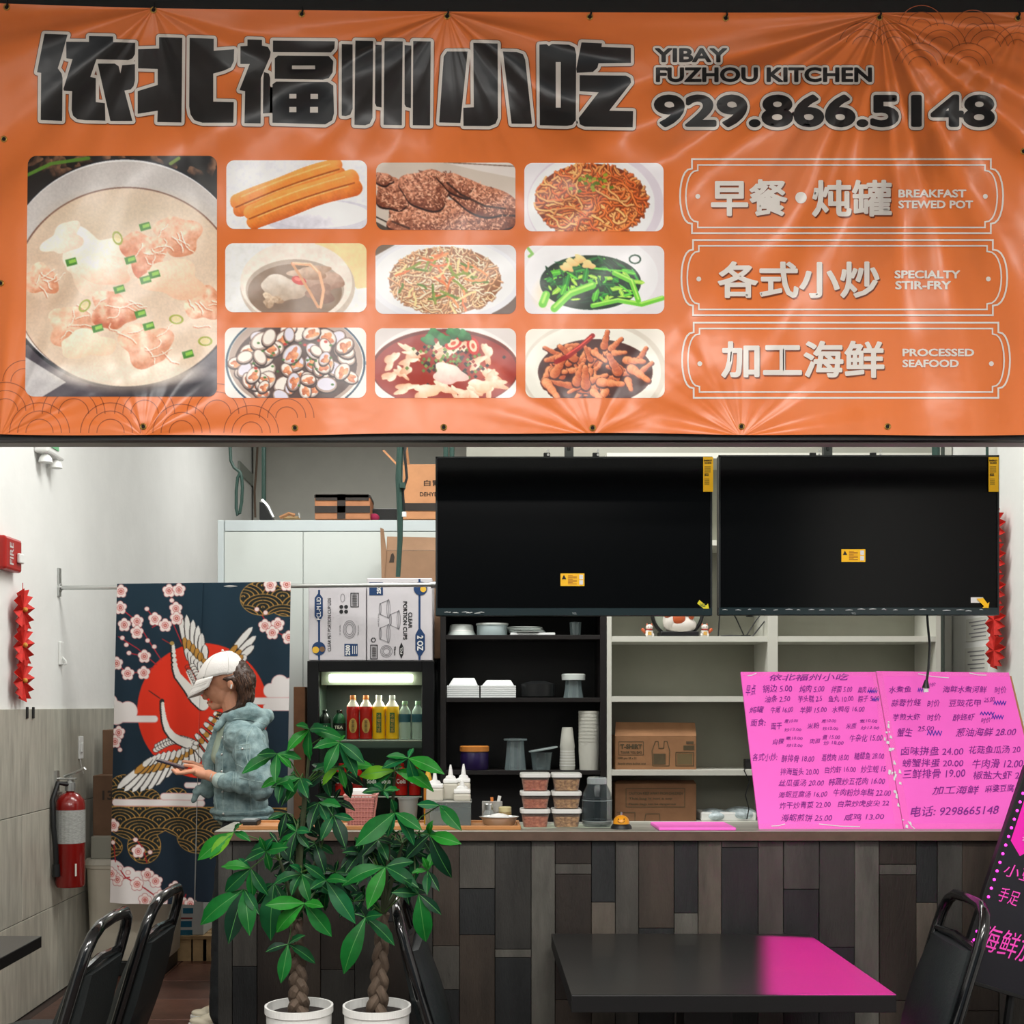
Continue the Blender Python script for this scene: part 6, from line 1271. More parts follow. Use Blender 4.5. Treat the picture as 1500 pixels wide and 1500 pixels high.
MENU = [('依北福州小吃',(200,95,605,130)),('早点',(78,150,130,205)),('锅边 5.00',(165,150,315,190)),('炖肉 5.00',(350,152,480,190)),('拌面 5.00',(515,155,622,190)),('扁肉 10.00',(650,158,750,192)),
('油条 2.50',(175,205,305,240)),('芋头糕 2.5',(345,205,468,240)),('鱼丸 10.00',(500,205,628,238)),('粽子 5.00',(650,205,760,238)),('炖罐',(95,262,172,295)),('牛尾 16.00',(205,262,320,295)),('羊脚 15.00',(355,262,492,295)),('水鸭母 16.00',(518,260,685,292)),
('面食:',(103,325,180,362)),('面干',(208,345,262,378)),('煮10.00',(275,325,345,345)),('炒12.00',(275,370,362,388)),('米粉',(392,345,455,375)),('煮10.00',(465,325,540,345)),('炒12.00',(470,364,550,382)),('米面',(590,345,645,375)),('煮10.00',(660,325,750,345)),('炒12.00',(665,360,760,378)),
('白粿',(215,425,275,455)),('煮10.00',(283,413,368,432)),('炒12.00',(285,450,368,468)),('肉面',(405,425,460,450)),('煮 15.00',(468,405,560,430)),('炒 18.00',(475,436,578,458)),('牛杂化 15.00',(608,405,778,442)),
('各式小炒:',(112,500,240,540)),('醉排骨 18.00',(260,508,428,545)),('荔枝肉 18.00',(465,503,605,540)),('糖醋鱼 28.00',(632,495,785,532)),('拌海蜇头 20.00',(255,575,452,612)),('白灼虾 16.00',(482,568,640,602)),('炒生蚬 15',(665,563,795,600)),
('丝瓜蛋汤 20.00',(245,635,478,670)),('韩蔬炒五花肉 16.00',(500,628,790,665)),('海蛎豆腐汤 16.00',(245,695,495,728)),('牛肉粉炒年糕 22.00',(525,680,820,718)),('炸干炒青菜 22.00',(250,750,512,785)),('白菜炒虎皮尖 22',(548,742,810,775)),('海蛎煎饼 25.00',(258,810,520,848)),('咸鸡 13.00',(578,810,785,845)),
('水煮鱼',(808,158,922,192)),('时价',(1000,140,1050,160)),('海鲜水煮河鲜',(1085,155,1310,190)),('时价',(1350,160,1410,195)),('蒜蓉竹蛏',(820,225,975,262)),('时价',(1005,228,1070,265)),('豆豉花甲',(1115,225,1280,262)),('25.00',(1295,215,1350,238)),('芋煎大虾',(830,298,970,332)),('时价',(1005,300,1075,334)),('醉蛏虾',(1135,300,1250,335)),('时价',(1280,318,1330,345)),
('蟹生',(850,372,930,415)),('25.00',(955,362,1040,388)),('葱油海鲜 28.00',(1150,372,1460,415)),('卤味拼盘 24.00',(870,465,1190,510)),('花菇鱼瓜汤 20',(1218,462,1482,502)),('螃蟹拌蛋 20.00',(878,528,1190,570)),('牛肉滑 12.00',(1235,530,1495,578)),('三鲜排骨 19.00',(880,583,1200,632)),('椒盐大虾 25',(1240,590,1500,632)),('加工海鲜',(1030,668,1270,712)),('麻婆豆腐',(1300,662,1450,700)),('电话: 9298665148',(920,772,1372,825))]
rh = random.Random(9)
for s,b in MENU:
    t = text2d(s, .006, rh.choice((.1,.2,.25))); v = fit(t, *zz(b)); x0 = v[0][0]; x_ = zz(b)[0]; y_ = (zz(b)[1]+zz(b)[3])/2; w_ = zz(b)[2]-x_
    sl = rh.uniform(-.03,.01); v = [(x, y+(x-x_)*sl+.5*math.sin((x-x_)*.33+rh.random()*0)+.25*math.sin(y*1.7+x*.2)) for x,y in v]
    mb = MB(); put(mb, (v,t[1]), bmap(.0010)); mb.build('handwriting', pur, pb)
for (x0,y0,x1,y1) in ((958,168,1000,186),(1005,386,1080,408),(1275,290,1348,304),(1335,306,1395,324),(1345,234,1408,252),(700,178,750,190),(725,218,760,232)):
    A = zz((x0,y0,x1,y1)); pts = [(A[0]+(A[2]-A[0])*i/9, A[1] if i%2 else A[3]) for i in range(10)]; mb = MB(); put(mb, strip(pts,1.3), bmap(.0014)); mb.build('scribble', blu, pb)
tape_g = glassy('packing_tape',(255,190,235),.93,.05)
mb = MB(); put(mb, ([(1277,984),(1292,984),(1335,1215),(1312,1215)],[(0,1,2,3)]), bmap(.0018)); mb.build('clear_tape', tape_g, pb); mb = MB(); put(mb, ([(1087,984),(1478,985),(1480,991),(1088,990)],[(0,1,2,3)]), bmap(.0018)); mb.build('clear_tape', tape_g, pb)
mb = MB(); put(mb, ([(1110,1207),(1530,1206),(1532,1213),(1112,1215)],[(0,1,2,3)]), bmap(.0018)); mb.build('clear_tape', tape_g, pb)
R_ = np.random.RandomState(12)
for i in range(26):  # glints on the crinkled tape, put in as opaque white slivers
    t = R_.rand()**.8; t = .28+.7*t; x = 1284+41*t+R_.normal()*3.5; y = 984+231*t; L_w = 2+R_.rand()*6; mb = MB(); a_ = R_.rand()*3
    put(mb, ngon([(x,y),(x+1.5+R_.rand()*2.5,y+1),(x+1+R_.rand()*3,y+L_w),(x-.6,y+L_w*.8)]), bmap(.0024+.0001*i)); mb.build('tape_glint', glintm, pb)
for (x0,y0,x1,y1) in ((1095,990,1108,986),(1345,987,1390,993),(1420,986,1445,989),(1200,1207,1260,1211),(1130,1210,1150,1207),(1330,1203,1340,1214)):  # longer white strokes drawn as glints along the tape
    mb = MB(); put(mb, strip([(x0,y0),((x0+x1)/2,(y0+y1)/2+1.2),(x1,y1)],1.1), bmap(.0025)); mb.build('tape_glint', glintm, pb)
# ================================================================ CHALKBOARD WITH LEDS
DL = 3.52; BL_ = Vector((1398,1434)); ux = Vector((.952,.290)); uy = Vector((.316,-.949))
def lb(a,b): q = BL_+ux*a+uy*b; return (q.x,q.y)
lb3 = lambda a,b,e=0: W(*lb(a,b),DL)+Vector((0,-e,0))
led = thing('led_chalkboard', 'tilted black chalkboard with magenta edge lights and handwriting at the right edge', 'sign', (lb3(110,0).x,DL,0))
HB, WB = 330, 230
cbm = mat('chalkboard_black',(20,20,30),.35,noise=.2,nscale=4)
MB().poly3([lb3(6,6),lb3(WB-6,6),lb3(WB-6,HB-6),lb3(6,HB-6)], vec=(0,.012,0)).build('panel', cbm, led)
for q in ([(0,0),(WB,0),(WB,6),(0,6)],[(0,HB-6),(WB,HB-6),(WB,HB),(0,HB)],[(0,6),(6,6),(6,HB-6),(0,HB-6)],[(WB-6,6),(WB,6),(WB,HB-6),(WB-6,HB-6)]):
    MB().poly3([lb3(a,b,.006) for a,b in q], vec=(0,.024,0)).build('frame_bar', blackm, led, bevel=.002)
mg = mat('led_magenta',(255,90,220),.4,emit=(255,40,200),estr=3.0)
for i in range(24): MB().ell(lb3(9,10+i*13.3,.002),(.0042,.0035,.0042),10,6).build('led', mg, led, smooth='all')
for i in range(15): MB().ell(lb3(16+i*14,HB-9,.002),(.0042,.0035,.0042),10,6).build('led', mg, led, smooth='all')
mgp = mat('magenta_paper',(245,30,184),.5)
ch = mat('neon_marker',(226,70,176),.5,emit=(226,60,170),estr=.30)
mb = MB(); put(mb, ngon([lb(14,HB-14),lb(14,218),lb(34,200),lb(60,228),lb(90,205),lb(WB-10,215),lb(WB-10,HB-14)]), plane_map(DL,.0015)); mb.build('magenta_poster', mgp, led)
def bwrite(s, a0,b0,a1,b1, m=ch, w=.0, e=.003):
    t = text2d(s, w, .1); v = fit(t,0,0,1,1); mb = MB(); put(mb, ([lb(a0+(a1-a0)*x, b1-(b1-b0)*y) for x,y in v], t[1]), plane_map(DL,e)); mb.build('handwriting', m, led)
bwrite('小豆腐',18,166,90,186); bwrite('手足',22,128,52,150); bwrite('海鲜加工',18,52,130,92); bwrite('拼盘',78,100,110,122); bwrite('海鲜',100,150,150,172)
pale = mat('neon_pale',(255,150,224),.5); bwrite('特色',24,250,60,278,pale,.006,.004); bwrite('套餐',28,222,58,242,pale,.006,.004); bwrite('每日',80,250,120,285,pale,.006,.004)
for s_ in ((60,.02),(180,.02)):
    a = lb3(s_[0],4,-.018); MB().tube([lb3(s_[0]+20,60,-.018),Vector((a.x+(-.02 if s_[0] < 100 else .06),a.y+.02,.005))],.012,8).build('easel_leg', blackm, led)
MB().tube([lb3(120,250,-.018),Vector((lb3(120,0).x,3.74,.005))],.012,8).build('easel_leg', blackm, led)
# ================================================================ TABLES
ttop = mat('table_top_dark',(34,34,33),.30,noise=.12,nscale=5,stretch=(.3,4,1),coat=.2); tedge = mat('table_edge_black',(12,12,13),.45)
def table(label, x0,x1,y0,y1,th=.044):
    root = thing('dining_table', label, 'table', ((x0+x1)/2,(y0+y1)/2,0)); xm,ym = (x0+x1)/2,(y0+y1)/2
    MB().box((x0,y0,.75-th),(x1,y1,.7485)).build('edge_slab', tedge, root, bevel=.002); MB().box((x0,y0,.7485),(x1,y1,.75)).build('tabletop', ttop, root, bevel=.0008, seg=1)
    MB().box((xm-.065,ym-.065,.03),(xm+.065,ym+.065,.75-th)).build('pedestal', blackm, root, bevel=.004); MB().box((xm-.24,ym-.035,0),(xm+.24,ym+.035,.03)).box((xm-.035,ym-.24,0),(xm+.035,ym+.24,.0299)).build('base', blackm, root, bevel=.004)
    return root
table('square black topped table lit magenta on its right side in front of the counter', .2306, 1.0155, 2.965, 3.755)
table('dark table whose corner shows at the left edge beside the tiled wall', -2.09, -1.313, 2.93, 3.717, .035)
# ================================================================ CHAIRS
tubem = mat('chair_tube_black',(10,12,14),.18,coat=.6); padm = mat('chair_vinyl',(30,36,37),.5,bump=.15,bscale=160)
def make_chair(label):
    r = thing('banquet_chair', label, 'chair', (0,0,0), 'black banquet chairs around the tables'); ln = .30; w = .175
    X = lambda z: -.20-(z-.45)*ln
    top = .905
    loop = [(X(.42),-w,.42),(X(.60),-w,.60),(X(.80),-w,.80),(X(.85),-w*.97,.85),(X(.885),-w*.84,.885),(X(top),-w*.60,top),(X(top+.004),0,top+.004),(X(top),w*.60,top),(X(.885),w*.84,.885),(X(.85),w*.97,.85),(X(.80),w,.80),(X(.60),w,.60),(X(.42),w,.42)]
    MB().tube(loop,.0155,10).build('back_frame', tubem, r, smooth=True)
    MB().tube([(X(.795),-w,.795),(X(.80)+.0,0,.808),(X(.795),w,.795)],.011,8).build('handle_bar', tubem, r, smooth=True)
    mb = MB(); rings = []
    n = 9
    for i in range(n):
        z = .47+(.79-.47)*i/(n-1); hw = w-.012-(.02*(i/(n-1))**3); th = .022+.010*math.sin(PI*i/(n-1)); x = X(z)
        rings.append([(x-th,-hw*.9,z),(x-th*.5,-hw,z),(x+th*.6,-hw,z),(x+th*1.2,-hw*.85,z),(x+th*1.35,0,z),(x+th*1.2,hw*.85,z),(x+th*.6,hw,z),(x-th*.5,hw,z),(x-th,hw*.9,z),(x-th*1.1,0,z)])
    loft(mb, rings); mb.build('backrest', padm, r, smooth=True)
    loft(MB(), [[(x,y,.43) for x,y in rrect(0,0,.39,.40,.05)],[(x,y,.455) for x,y in rrect(0,0,.41,.42,.06)],[(x,y,.485) for x,y in rrect(0,0,.40,.41,.06)],[(x,y,.498) for x,y in rrect(0,0,.34,.35,.06)]]).build('seat', padm, r, smooth=True)
    for sx in (-1,1):
        for sy in (-1,1): MB().tube([(sx*.17,sy*.17,.43),(sx*(.20 if sx>0 else .24),sy*.185,.005)],.0125,8).build('leg', tubem, r, smooth=True)
    MB().tube([(-.17,-.17,.425),(.17,-.17,.425),(.17,.17,.425),(-.17,.17,.425)],.011,8,closed=True).build('seat_frame', tubem, r, smooth=True)
    return r
ch0 = make_chair('black banquet chair at the left, nearer of the two seen from the side')
def place(r, xt, y, rz, label):   # xt = where the top rail is
    r.location = (xt+.3365*math.cos(rz) if abs(rz) < 1 else xt-.3365, y, 0); r.rotation_euler = (0,0,rz); r['label'] = label
place(ch0, -.925, 3.13, PI, 'black banquet chair at the left, nearer of the two seen from the side')
for xt,y,rz,lab in ((-.885,3.54,PI+.0,'black banquet chair at the left, farther one directly behind its twin'),(1.375,3.45,PI-.06,'black banquet chair right of the magenta lit table in front of the chalkboard'),(1.46,2.86,PI,'black banquet chair cut off by the bottom right corner'),(-.215,3.43,0,'black banquet chair left of the magenta lit table beside the potted trees')):
    place(copy_tree(ch0), xt, y, rz, lab)
# ================================================================ POTTED TREES
potm = mat('pot_white',(226,226,222),.4,bump=.25,bscale=30,noise=.02,nscale=4,stretch=(6,6,.2)); soil = mat('soil',(30,22,18),.95,noise=.3,nscale=40,bump=1,bscale=60)
barkm = mat('bark_braid',(84,70,58),.8,noise=.35,nscale=26,stretch=(1,1,.3),bump=.8,bscale=40); stalkm = mat('leaf_stalk',(50,84,28),.5)
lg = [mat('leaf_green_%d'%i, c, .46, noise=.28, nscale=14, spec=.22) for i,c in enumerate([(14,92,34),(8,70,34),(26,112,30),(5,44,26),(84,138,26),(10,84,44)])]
for m in lg:
    p_ = m.node_tree.nodes['Principled BSDF']
veinm = mat('leaf_vein',(64,126,56),.5)
DPL = 3.25
def leaflet(parent, base, tip, w, m, droop=.15, nrm_=None):
    base = Vector(base); tip = Vector(tip); ax = tip-base; L = ax.length; t = ax.normalized()
    n = (nrm_ or Vector((0,-1,.6))); s = t.cross(n); s.normalize(); n = s.cross(t).normalized(); N = 8; vs = []; fs = []
    prof = [.06,.34,.66,.90,1.0,.96,.76,.42,.03]
    for i in range(N+1):
        u = i/N; c0 = base+ax*u+n*(droop*L*math.sin(u*PI*.9))-Vector((0,0,droop*L*.35*u*u)); hw = w*prof[i]; wv = math.sin(u*22+L*90)*.002
        r_ = min(hw*.6,.00075)
        vs += [c0-s*hw+n*(hw*.30+wv), c0-s*r_, c0+s*r_, c0+s*hw+n*(hw*.30-wv)]
    mb = MB(); mb.add(vs,[f for i in range(N) for f in ((i*4,i*4+1,i*4+5,i*4+4),(i*4+2,i*4+3,i*4+7,i*4+6))])
    mb.mat(1); b0 = len(mb.v)-len(vs); mb.f += [(b0+i*4+1,b0+i*4+2,b0+i*4+6,b0+i*4+5) for i in range(N)]; mb.m += [1]*N
    return mb.build('leaflet', [m, veinm], parent, smooth='all', fix=False)
ZP = lambda x,y: (290+x/3.3325, 1050+y/3.3325)
def tree(label, cxp, ytop, trunk_top, nodes, clusters, seed, tw_):
    R = random.Random(seed); d = DPL; X0 = W(cxp,0,d).x; zr = W(0,1472,d).z; root = thing('potted_tree', label, 'plant', (X0,d,0), 'money trees in white pots')
    r0 = 50*d/F
    MB().lathe((X0,d,0),[(.062,0),(.064,.01),(r0-.004,zr-.02),(r0,zr-.018),(r0,zr),(r0-.006,zr),(r0-.008,zr-.03),(r0-.010,zr-.04)],40,cap=False).build('pot', potm, root, smooth=True)
    MB().lathe((X0,d,zr-.022),[(0.0005,.004),(r0-.012,0)],24,cap=False).build('soil', soil, root)
    zs = zr-.022; T = W(*trunk_top,d); H = T.z-zs
    for k in range(3):
        pts = []; rs = []; ph = k*2*PI/3
        for i in range(34):
            u = i/33; a = u*2*PI*tw_+ph; amp = .013*(1.3-.6*u); pts.append((X0+(T.x-X0)*u+amp*math.sin(a), d+amp*.6*math.sin(2*a), zs+H*u)); rs.append(.0120*(1.25-.6*u)*(1+.06*math.sin(i*1.7+k)))
        MB().tube(pts, rs, 8).build('trunk_strand', barkm, root, smooth=True)
    nodes3 = [T]
    for (nx,ny,dd) in nodes:
        q = W(*ZP(nx,ny),d+dd); base = T; mid = (base+q)/2+Vector((0,0,.01)); MB().tube([base,mid,q],[.007,.006,.004],6).build('branch', mat('green_branch',(44,52,28),.7), root, smooth=True); nodes3.append(q)
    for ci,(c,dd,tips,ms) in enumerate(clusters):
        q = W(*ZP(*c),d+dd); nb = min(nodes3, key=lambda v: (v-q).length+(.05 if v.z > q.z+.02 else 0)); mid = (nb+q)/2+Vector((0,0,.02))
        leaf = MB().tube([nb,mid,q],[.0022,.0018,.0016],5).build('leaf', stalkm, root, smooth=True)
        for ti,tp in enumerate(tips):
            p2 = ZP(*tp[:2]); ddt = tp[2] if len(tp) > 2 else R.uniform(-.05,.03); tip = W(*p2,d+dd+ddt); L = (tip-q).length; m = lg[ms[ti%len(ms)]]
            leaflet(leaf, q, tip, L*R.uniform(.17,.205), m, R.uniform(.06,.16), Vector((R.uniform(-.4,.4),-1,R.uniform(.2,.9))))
def rnd(c, R, n, Lmin, Lmax, down=.3):
    a0 = R.uniform(0,6.28); return [(c[0]+math.cos(a0+2*PI*i/n+R.uniform(-.2,.2))*R.uniform(Lmin,Lmax), c[1]+math.sin(a0+2*PI*i/n)*R.uniform(Lmin,Lmax)*.85+down*Lmax) for i in range(n)]
R = random.Random(21)
CL1 = [((545,62),-.02,[(472,40),(436,165),(552,205),(715,105),(640,60)],[0,2,0,0,1]),((385,180),-.04,[(215,275),(378,318),(285,185),(505,205),(455,250)],[0,0,1,0,2]),
((688,125),-.05,[(618,272),(775,292),(560,150),(815,225),(722,88)],[0,1,0,1,2]),((690,245),-.01,[(720,348),(612,330),(855,240),(560,262)],[2,4,2,1]),((500,300),-.02,[(435,405),(540,395),(380,330),(560,330)],[0,1,0,5]),((420,300),-.01,[(310,345),(395,420),(470,365)],[2,1,0]),
((330,655),-.06,[(300,580),(372,588),(445,632),(352,748),(222,705)],[0,5,0,0,1]),((258,740),-.05,[(115,730),(268,878),(345,865),(135,850),(200,690)],[2,0,1,1,5]),((225,842),-.03,[(18,1002),(252,1058),(150,1100),(300,960)],[0,0,3,1]),
((505,768),-.06,[(458,872),(548,902),(370,815),(655,862),(440,720)],[1,0,1,1,5]),((372,812),-.02,[(358,1082),(292,905),(455,960),(300,860)],[1,3,1,1]),((520,910),-.09,[(328,915),(388,1042),(652,1068),(615,928)],[2,2,0,2]),
((625,798),-.07,[(768,1003),(545,842),(515,715),(740,800)],[5,1,1,0]),((440,1110),-.05,[(405,1296),(572,1202),(330,1145),(525,1065)],[0,1,3,1]),((175,562),-.02,[(0,692),(60,690),(258,605),(215,520)],[2,4,0,0]),
((590,420),0,[(545,560),(640,520),(700,440),(500,470)],[3,5,0,3]),((660,480),0,[(720,640),(600,600),(760,500),(660,400)],[3,1,5,1]),((480,560),0,[(400,640),(450,700),(545,640),(560,560),(430,520)],[0,3,1,5,0]),((430,470),.02,[(400,580),(340,500),(480,560)],[3,1,3])]
CL2 = [((1027,202),-.06,[(1052,152),(898,250),(918,192),(1062,322),(1205,275)],[5,5,0,5,2]),((960,262),-.02,[(790,285),(1002,245),(1150,360),(880,320)],[4,2,2,0]),((905,362),-.03,[(850,325),(930,400),(985,355),(800,370)],[5,5,0,1]),
((962,468),-.07,[(768,625),(852,592),(925,585),(1052,622),(1095,552),(940,395)],[0,1,5,5,0,1]),((1130,575),-.05,[(1150,498),(1288,618),(1240,772),(1012,690)],[2,2,3,3]),((1180,432),-.03,[(1288,552),(1068,425),(1230,470)],[0,5,5]),
((1122,752),-.05,[(1162,648),(1092,678),(1042,762),(1180,850),(1120,870)],[2,2,2,3,1]),((915,732),-.06,[(705,818),(828,935),(1055,705),(1080,830),(880,650)],[0,2,1,1,3]),((1078,866),-.08,[(945,855),(1112,1085),(1188,962),(1000,790)],[1,0,3,1]),
((818,980),-.08,[(716,1238),(958,1112),(905,962),(760,960)],[0,1,1,3]),((790,665),.02,[(720,760),(850,760),(760,580),(700,660)],[3,3,1,3]),((760,900),.02,[(690,980),(830,1010),(700,860),(820,850)],[3,3,3,1]),((880,600),.01,[(800,680),(930,700),(960,620)],[3,1,3])]
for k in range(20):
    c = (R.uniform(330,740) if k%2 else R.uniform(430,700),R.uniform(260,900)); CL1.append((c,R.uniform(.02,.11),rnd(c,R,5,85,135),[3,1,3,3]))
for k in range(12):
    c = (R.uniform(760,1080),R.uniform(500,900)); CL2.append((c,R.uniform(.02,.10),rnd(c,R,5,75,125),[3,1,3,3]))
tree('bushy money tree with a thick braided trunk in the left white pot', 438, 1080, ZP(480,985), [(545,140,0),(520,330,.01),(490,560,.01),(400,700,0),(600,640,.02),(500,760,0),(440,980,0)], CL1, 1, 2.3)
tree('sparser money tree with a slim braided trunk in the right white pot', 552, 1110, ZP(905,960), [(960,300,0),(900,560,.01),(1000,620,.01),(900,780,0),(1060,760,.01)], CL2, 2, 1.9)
# ================================================================ WOMAN WITH THE PHONE
from mathutils.bvhtree import BVHTree
DP = 5.6; U = DP/F
def Q(px, py, dd=0.0): return Vector(((px-CX)*U, DP+dd, CH+(CY-py)*U))
wom = thing('person', 'woman in white cap and pale denim jacket looking down at her phone', 'person', (Q(322,0).x, DP, 0))
skin = mat('skin',(206,146,116),.5,noise=.06,nscale=30,sss=.08); hairm = mat('hair_brown',(58,38,28),.45,noise=.35,nscale=60,stretch=(1,1,.25)); denim = mat('denim_washed',(84,110,114),.85,noise=.5,nscale=18,c2=(146,168,168),bump=.3,bscale=240)
denim_l = mat('denim_edge',(150,170,168),.85); denim_d = mat('denim_seam',(74,100,104),.85); shirtm = mat('sage_shirt',(150,164,146),.85,noise=.08,nscale=20); trou = mat('black_denim',(24,28,31),.8,noise=.2,nscale=30,bump=.2,bscale=200); capm = mat('cap_white',(234,230,226),.75,bump=.15,bscale=120); shoem = mat('sneaker_cream',(214,206,184),.6)
b = MB(); u = U
def EL(px,py,dd,rx,ry,rz,ang=0): b.ell(Q(px,py,dd),(rx*u,ry*u,rz*u),20,14,Matrix.Rotation(math.radians(ang),3,'Y'))
def CP(p,q,r0,r1,n=12): b.cap2(Q(*p),Q(*q),r0*u,r1*u,n)
# head
EL(329,989,0,29,24,30,-18); EL(318,1008,0,18.5,18.5,25,-28); EL(324,1016,0,17,17,18,-20)
CP((333,1022,0),(319,1031,0),12,8.5); EL(314,1035,0,6.2,6.5,5.6)
CP((303,1006,0),(299.2,1020,0),2.4,3.3,10); EL(300.5,1022.5,0,4.0,4.2,2.6); EL(306.0,1028.6,0,3.4,6.0,1.9,-25); EL(308.2,1032.4,0,3.4,5.4,2.1,-25); EL(305,1005,0,8,13,4)
EL(317,1014,-.034,9,7,9); EL(317,1014,.034,9,7,9)
EL(342.5,1003,-.078,4.6,2.0,7.6,-14); EL(343.5,1002,.078,4.6,2.0,7.6,-14)
CP((338,1022,0),(346,1058,0),15,16.5)
# trunk, arms, legs
CP((354,1080,-.09),(354,1080,.09),15,15); CP((354,1085,0),(352,1180,0),24,20); CP((352,1205,-.03),(352,1205,.03),19,19)
CP((374,1084,-.165),(392,1143,-.225),12,11); CP((392,1143,-.225),(334,1139,-.165),10.5,7.6)
CP((352,1084,.165),(348,1146,.19),12,11); CP((348,1146,.19),(305,1134,.055),11,7.4)
CP((334,1139,-.165),(314,1133,-.125),7.4,8.0)
# near hand: palm, four bent fingers, thumb
def hand(o, s):
    dx,dy,dd = o
    EL(306+dx,1132+dy,-.078+dd,13,6.0+2.5,7.0,12); EL(298+dx,1130+dy,-.070+dd,9,8,6,10)
    f = [(-.098,0,0),(-.084,-1.5,2),(-.070,-2.5,1),(-.056,-1.5,-2)]
    for i,(fd,oy,ln) in enumerate(f):
        a_ = (294+dx,1127.5+oy*.4+dy,fd+dd); b_ = (281-ln+dx,1126.5+oy*.5+3.2+dy,fd+dd); c_ = (270-ln+dx,1126+4.5+dy,fd+dd+.004*s); e_ = (264-ln+dx,1122.5+3+dy,fd+dd+.008*s)
        CP(a_,b_,3.1,2.9,10); CP(b_,c_,2.9,2.6,10); CP(c_,e_,2.6,2.2,10)
    CP((304+dx,1126+dy,-.062+dd),(290+dx,1120.5+dy,-.055+dd),3.8,3.1,10); CP((290+dx,1120.5+dy,-.055+dd),(278+dx,1119.2+dy,-.050+dd),3.0,2.4,10)
hand((0,0,-.045), 1)
EL(296,1130,.02,12,8,6.5,12); CP((305,1134,.055),(298,1131,.03),7,7.5)
for i,(fd,ln,oy) in enumerate(((-.022,0,0),(-.008,3,-.6),(.008,3,-.8),(.022,-1,0))):
    CP((290,1130+oy,fd),(275-ln,1131+oy,fd),3.1,2.8,10); CP((275-ln,1131+oy,fd),(264-ln,1128.5+oy,fd-.004),2.8,2.5,10); CP((264-ln,1128.5+oy,fd-.004),(258-ln,1122+oy,fd-.006),2.5,2.1,10)
CP((296,1124,.01),(282,1117,.0),3.7,3.0,10); CP((282,1117,.0),(269,1115.2,-.006),2.9,2.3,10)
CP((352,1215,-.05),(333,1345,-.065),20,15); CP((333,1345,-.065),(322,1475,-.06),14,8); CP((350,1215,.05),(324,1345,.07),20,15); CP((324,1345,.07),(312,1475,.075),14,8)
CP((322,1478,-.06),(303,1491,-.065),7,5.5); CP((312,1478,.075),(295,1491,.08),7,5.5)
me = evalmesh(b, [('REMESH',dict(mode='VOXEL',voxel_size=.0034)),('SMOOTH',dict(factor=.5,iterations=3))]); body = linkmesh('body', me, skin, wom)
for s in (-1,1):
    MB().ell(Q(303.4,1010.6,s*.034),(1.0*u,2.8*u,1.3*u),10,8).build('eye', mat('eye_dark',(30,22,20),.2), wom, smooth='all')
    MB().tube([Q(303.2,1008.6,s*.030),Q(304.8,1008.4,s*.036),Q(307.5,1010.4,s*.047)],.8*u,6).build('eyelashes', hairm, wom); MB().tube([Q(302.4,1002.6,s*.02),Q(304.6,1001,s*.036),Q(309,1002.6,s*.05)],.9*u,6).build('eyebrow', hairm, wom)
lipm = mat('lips',(140,72,62),.5); MB().tube([Q(305.2,1029.8,-.018),Q(303.6,1030,0),Q(305.2,1029.8,.018)],.9*u,8).build('lips', lipm, wom, smooth=True)
# clothing helper
def cloth_obj(name, mb, m, vox, disp, scale, sm=4, extra=None):
    tx = bpy.data.textures.new('folds_'+name,'CLOUDS'); tx.noise_scale = scale; tx.noise_depth = 1
    me = evalmesh(mb, [('REMESH',dict(mode='VOXEL',voxel_size=vox)),('SMOOTH',dict(factor=.5,iterations=sm)),('DISPLACE',dict(texture=tx,strength=disp,mid_level=.5,texture_coords='LOCAL'))]); return linkmesh(name, me, m, wom)
# trousers
b = MB()
CP((354,1194,-.03),(354,1194,.03),24,24); CP((354,1205,-.03),(352,1235,-.03),27,32)
CP((353,1222,-.065),(336,1340,-.075),29,21,16); CP((336,1340,-.075),(325,1464,-.065),20,14,16); CP((325,1464,-.065),(324,1484,-.065),14,13)
CP((350,1222,.06),(325,1340,.075),30,21,16); CP((325,1340,.075),(318,1464,.08),20,14,16); CP((318,1464,.08),(317,1484,.08),14,13)
tro = cloth_obj('trousers', b, trou, .0055, .012, .07)
# shirt
b = MB(); CP((346,1056,0),(340,1085,0),19,24); CP((340,1085,0),(338,1190,0),22,24); CP((336,1060,-.035),(325,1108,-.05),12,13); cloth_obj('shirt', b, shirtm, .006, .005, .05)
# jacket
b = MB()
CP((358,1080,-.11),(358,1080,.11),25,25,16); CP((362,1085,-.03),(360,1180,-.03),34,33,18); CP((354,1085,.05),(352,1180,.05),32,32,18); CP((354,1112,-.04),(344,1175,-.04),26,29,18)
EL(354,1188,0,46,46,12); EL(356,1197,0,44.5,45,7)
CP((374,1084,-.150),(392,1140,-.215),23,21,16); CP((392,1140,-.215),(394,1150,-.215),21,18); CP((392,1144,-.215),(352,1143,-.185),18,13,16); CP((352,1143,-.185),(337,1140,-.170),12.5,10.5)
CP((352,1080,.165),(348,1146,.195),21,18,16); CP((348,1146,.195),(315,1137,.08),16,11)
[CP((374+i*2.4-(1 if i%2 else -1),1092+i*8,-.155-i*.008),(377+i*2.4,1095+i*8,-.157-i*.008),(25.0 if i%2 else 21.5)-i*.3,(24.0 if i%2 else 22)-i*.3) for i in range(7)]; [CP((388-i*7.5,1143.5-i*.3,-.214+i*.005),(386-i*7.5,1143.5-i*.3,-.213+i*.005),(18.5 if i%2 else 15.5)-i*.7,(18 if i%2 else 15.5)-i*.7) for i in range(7)]
CP((322,1062,.06),(306,1110,.03),9,10); CP((306,1110,.03),(303,1160,.02),12,11); CP((303,1150,.02),(288,1160,.0),8,6); CP((290,1156,.0),(283,1174,.0),5.5,3); CP((345,1056,-.07),(333,1108,-.09),9,10); CP((333,1108,-.09),(331,1180,-.06),12,14)
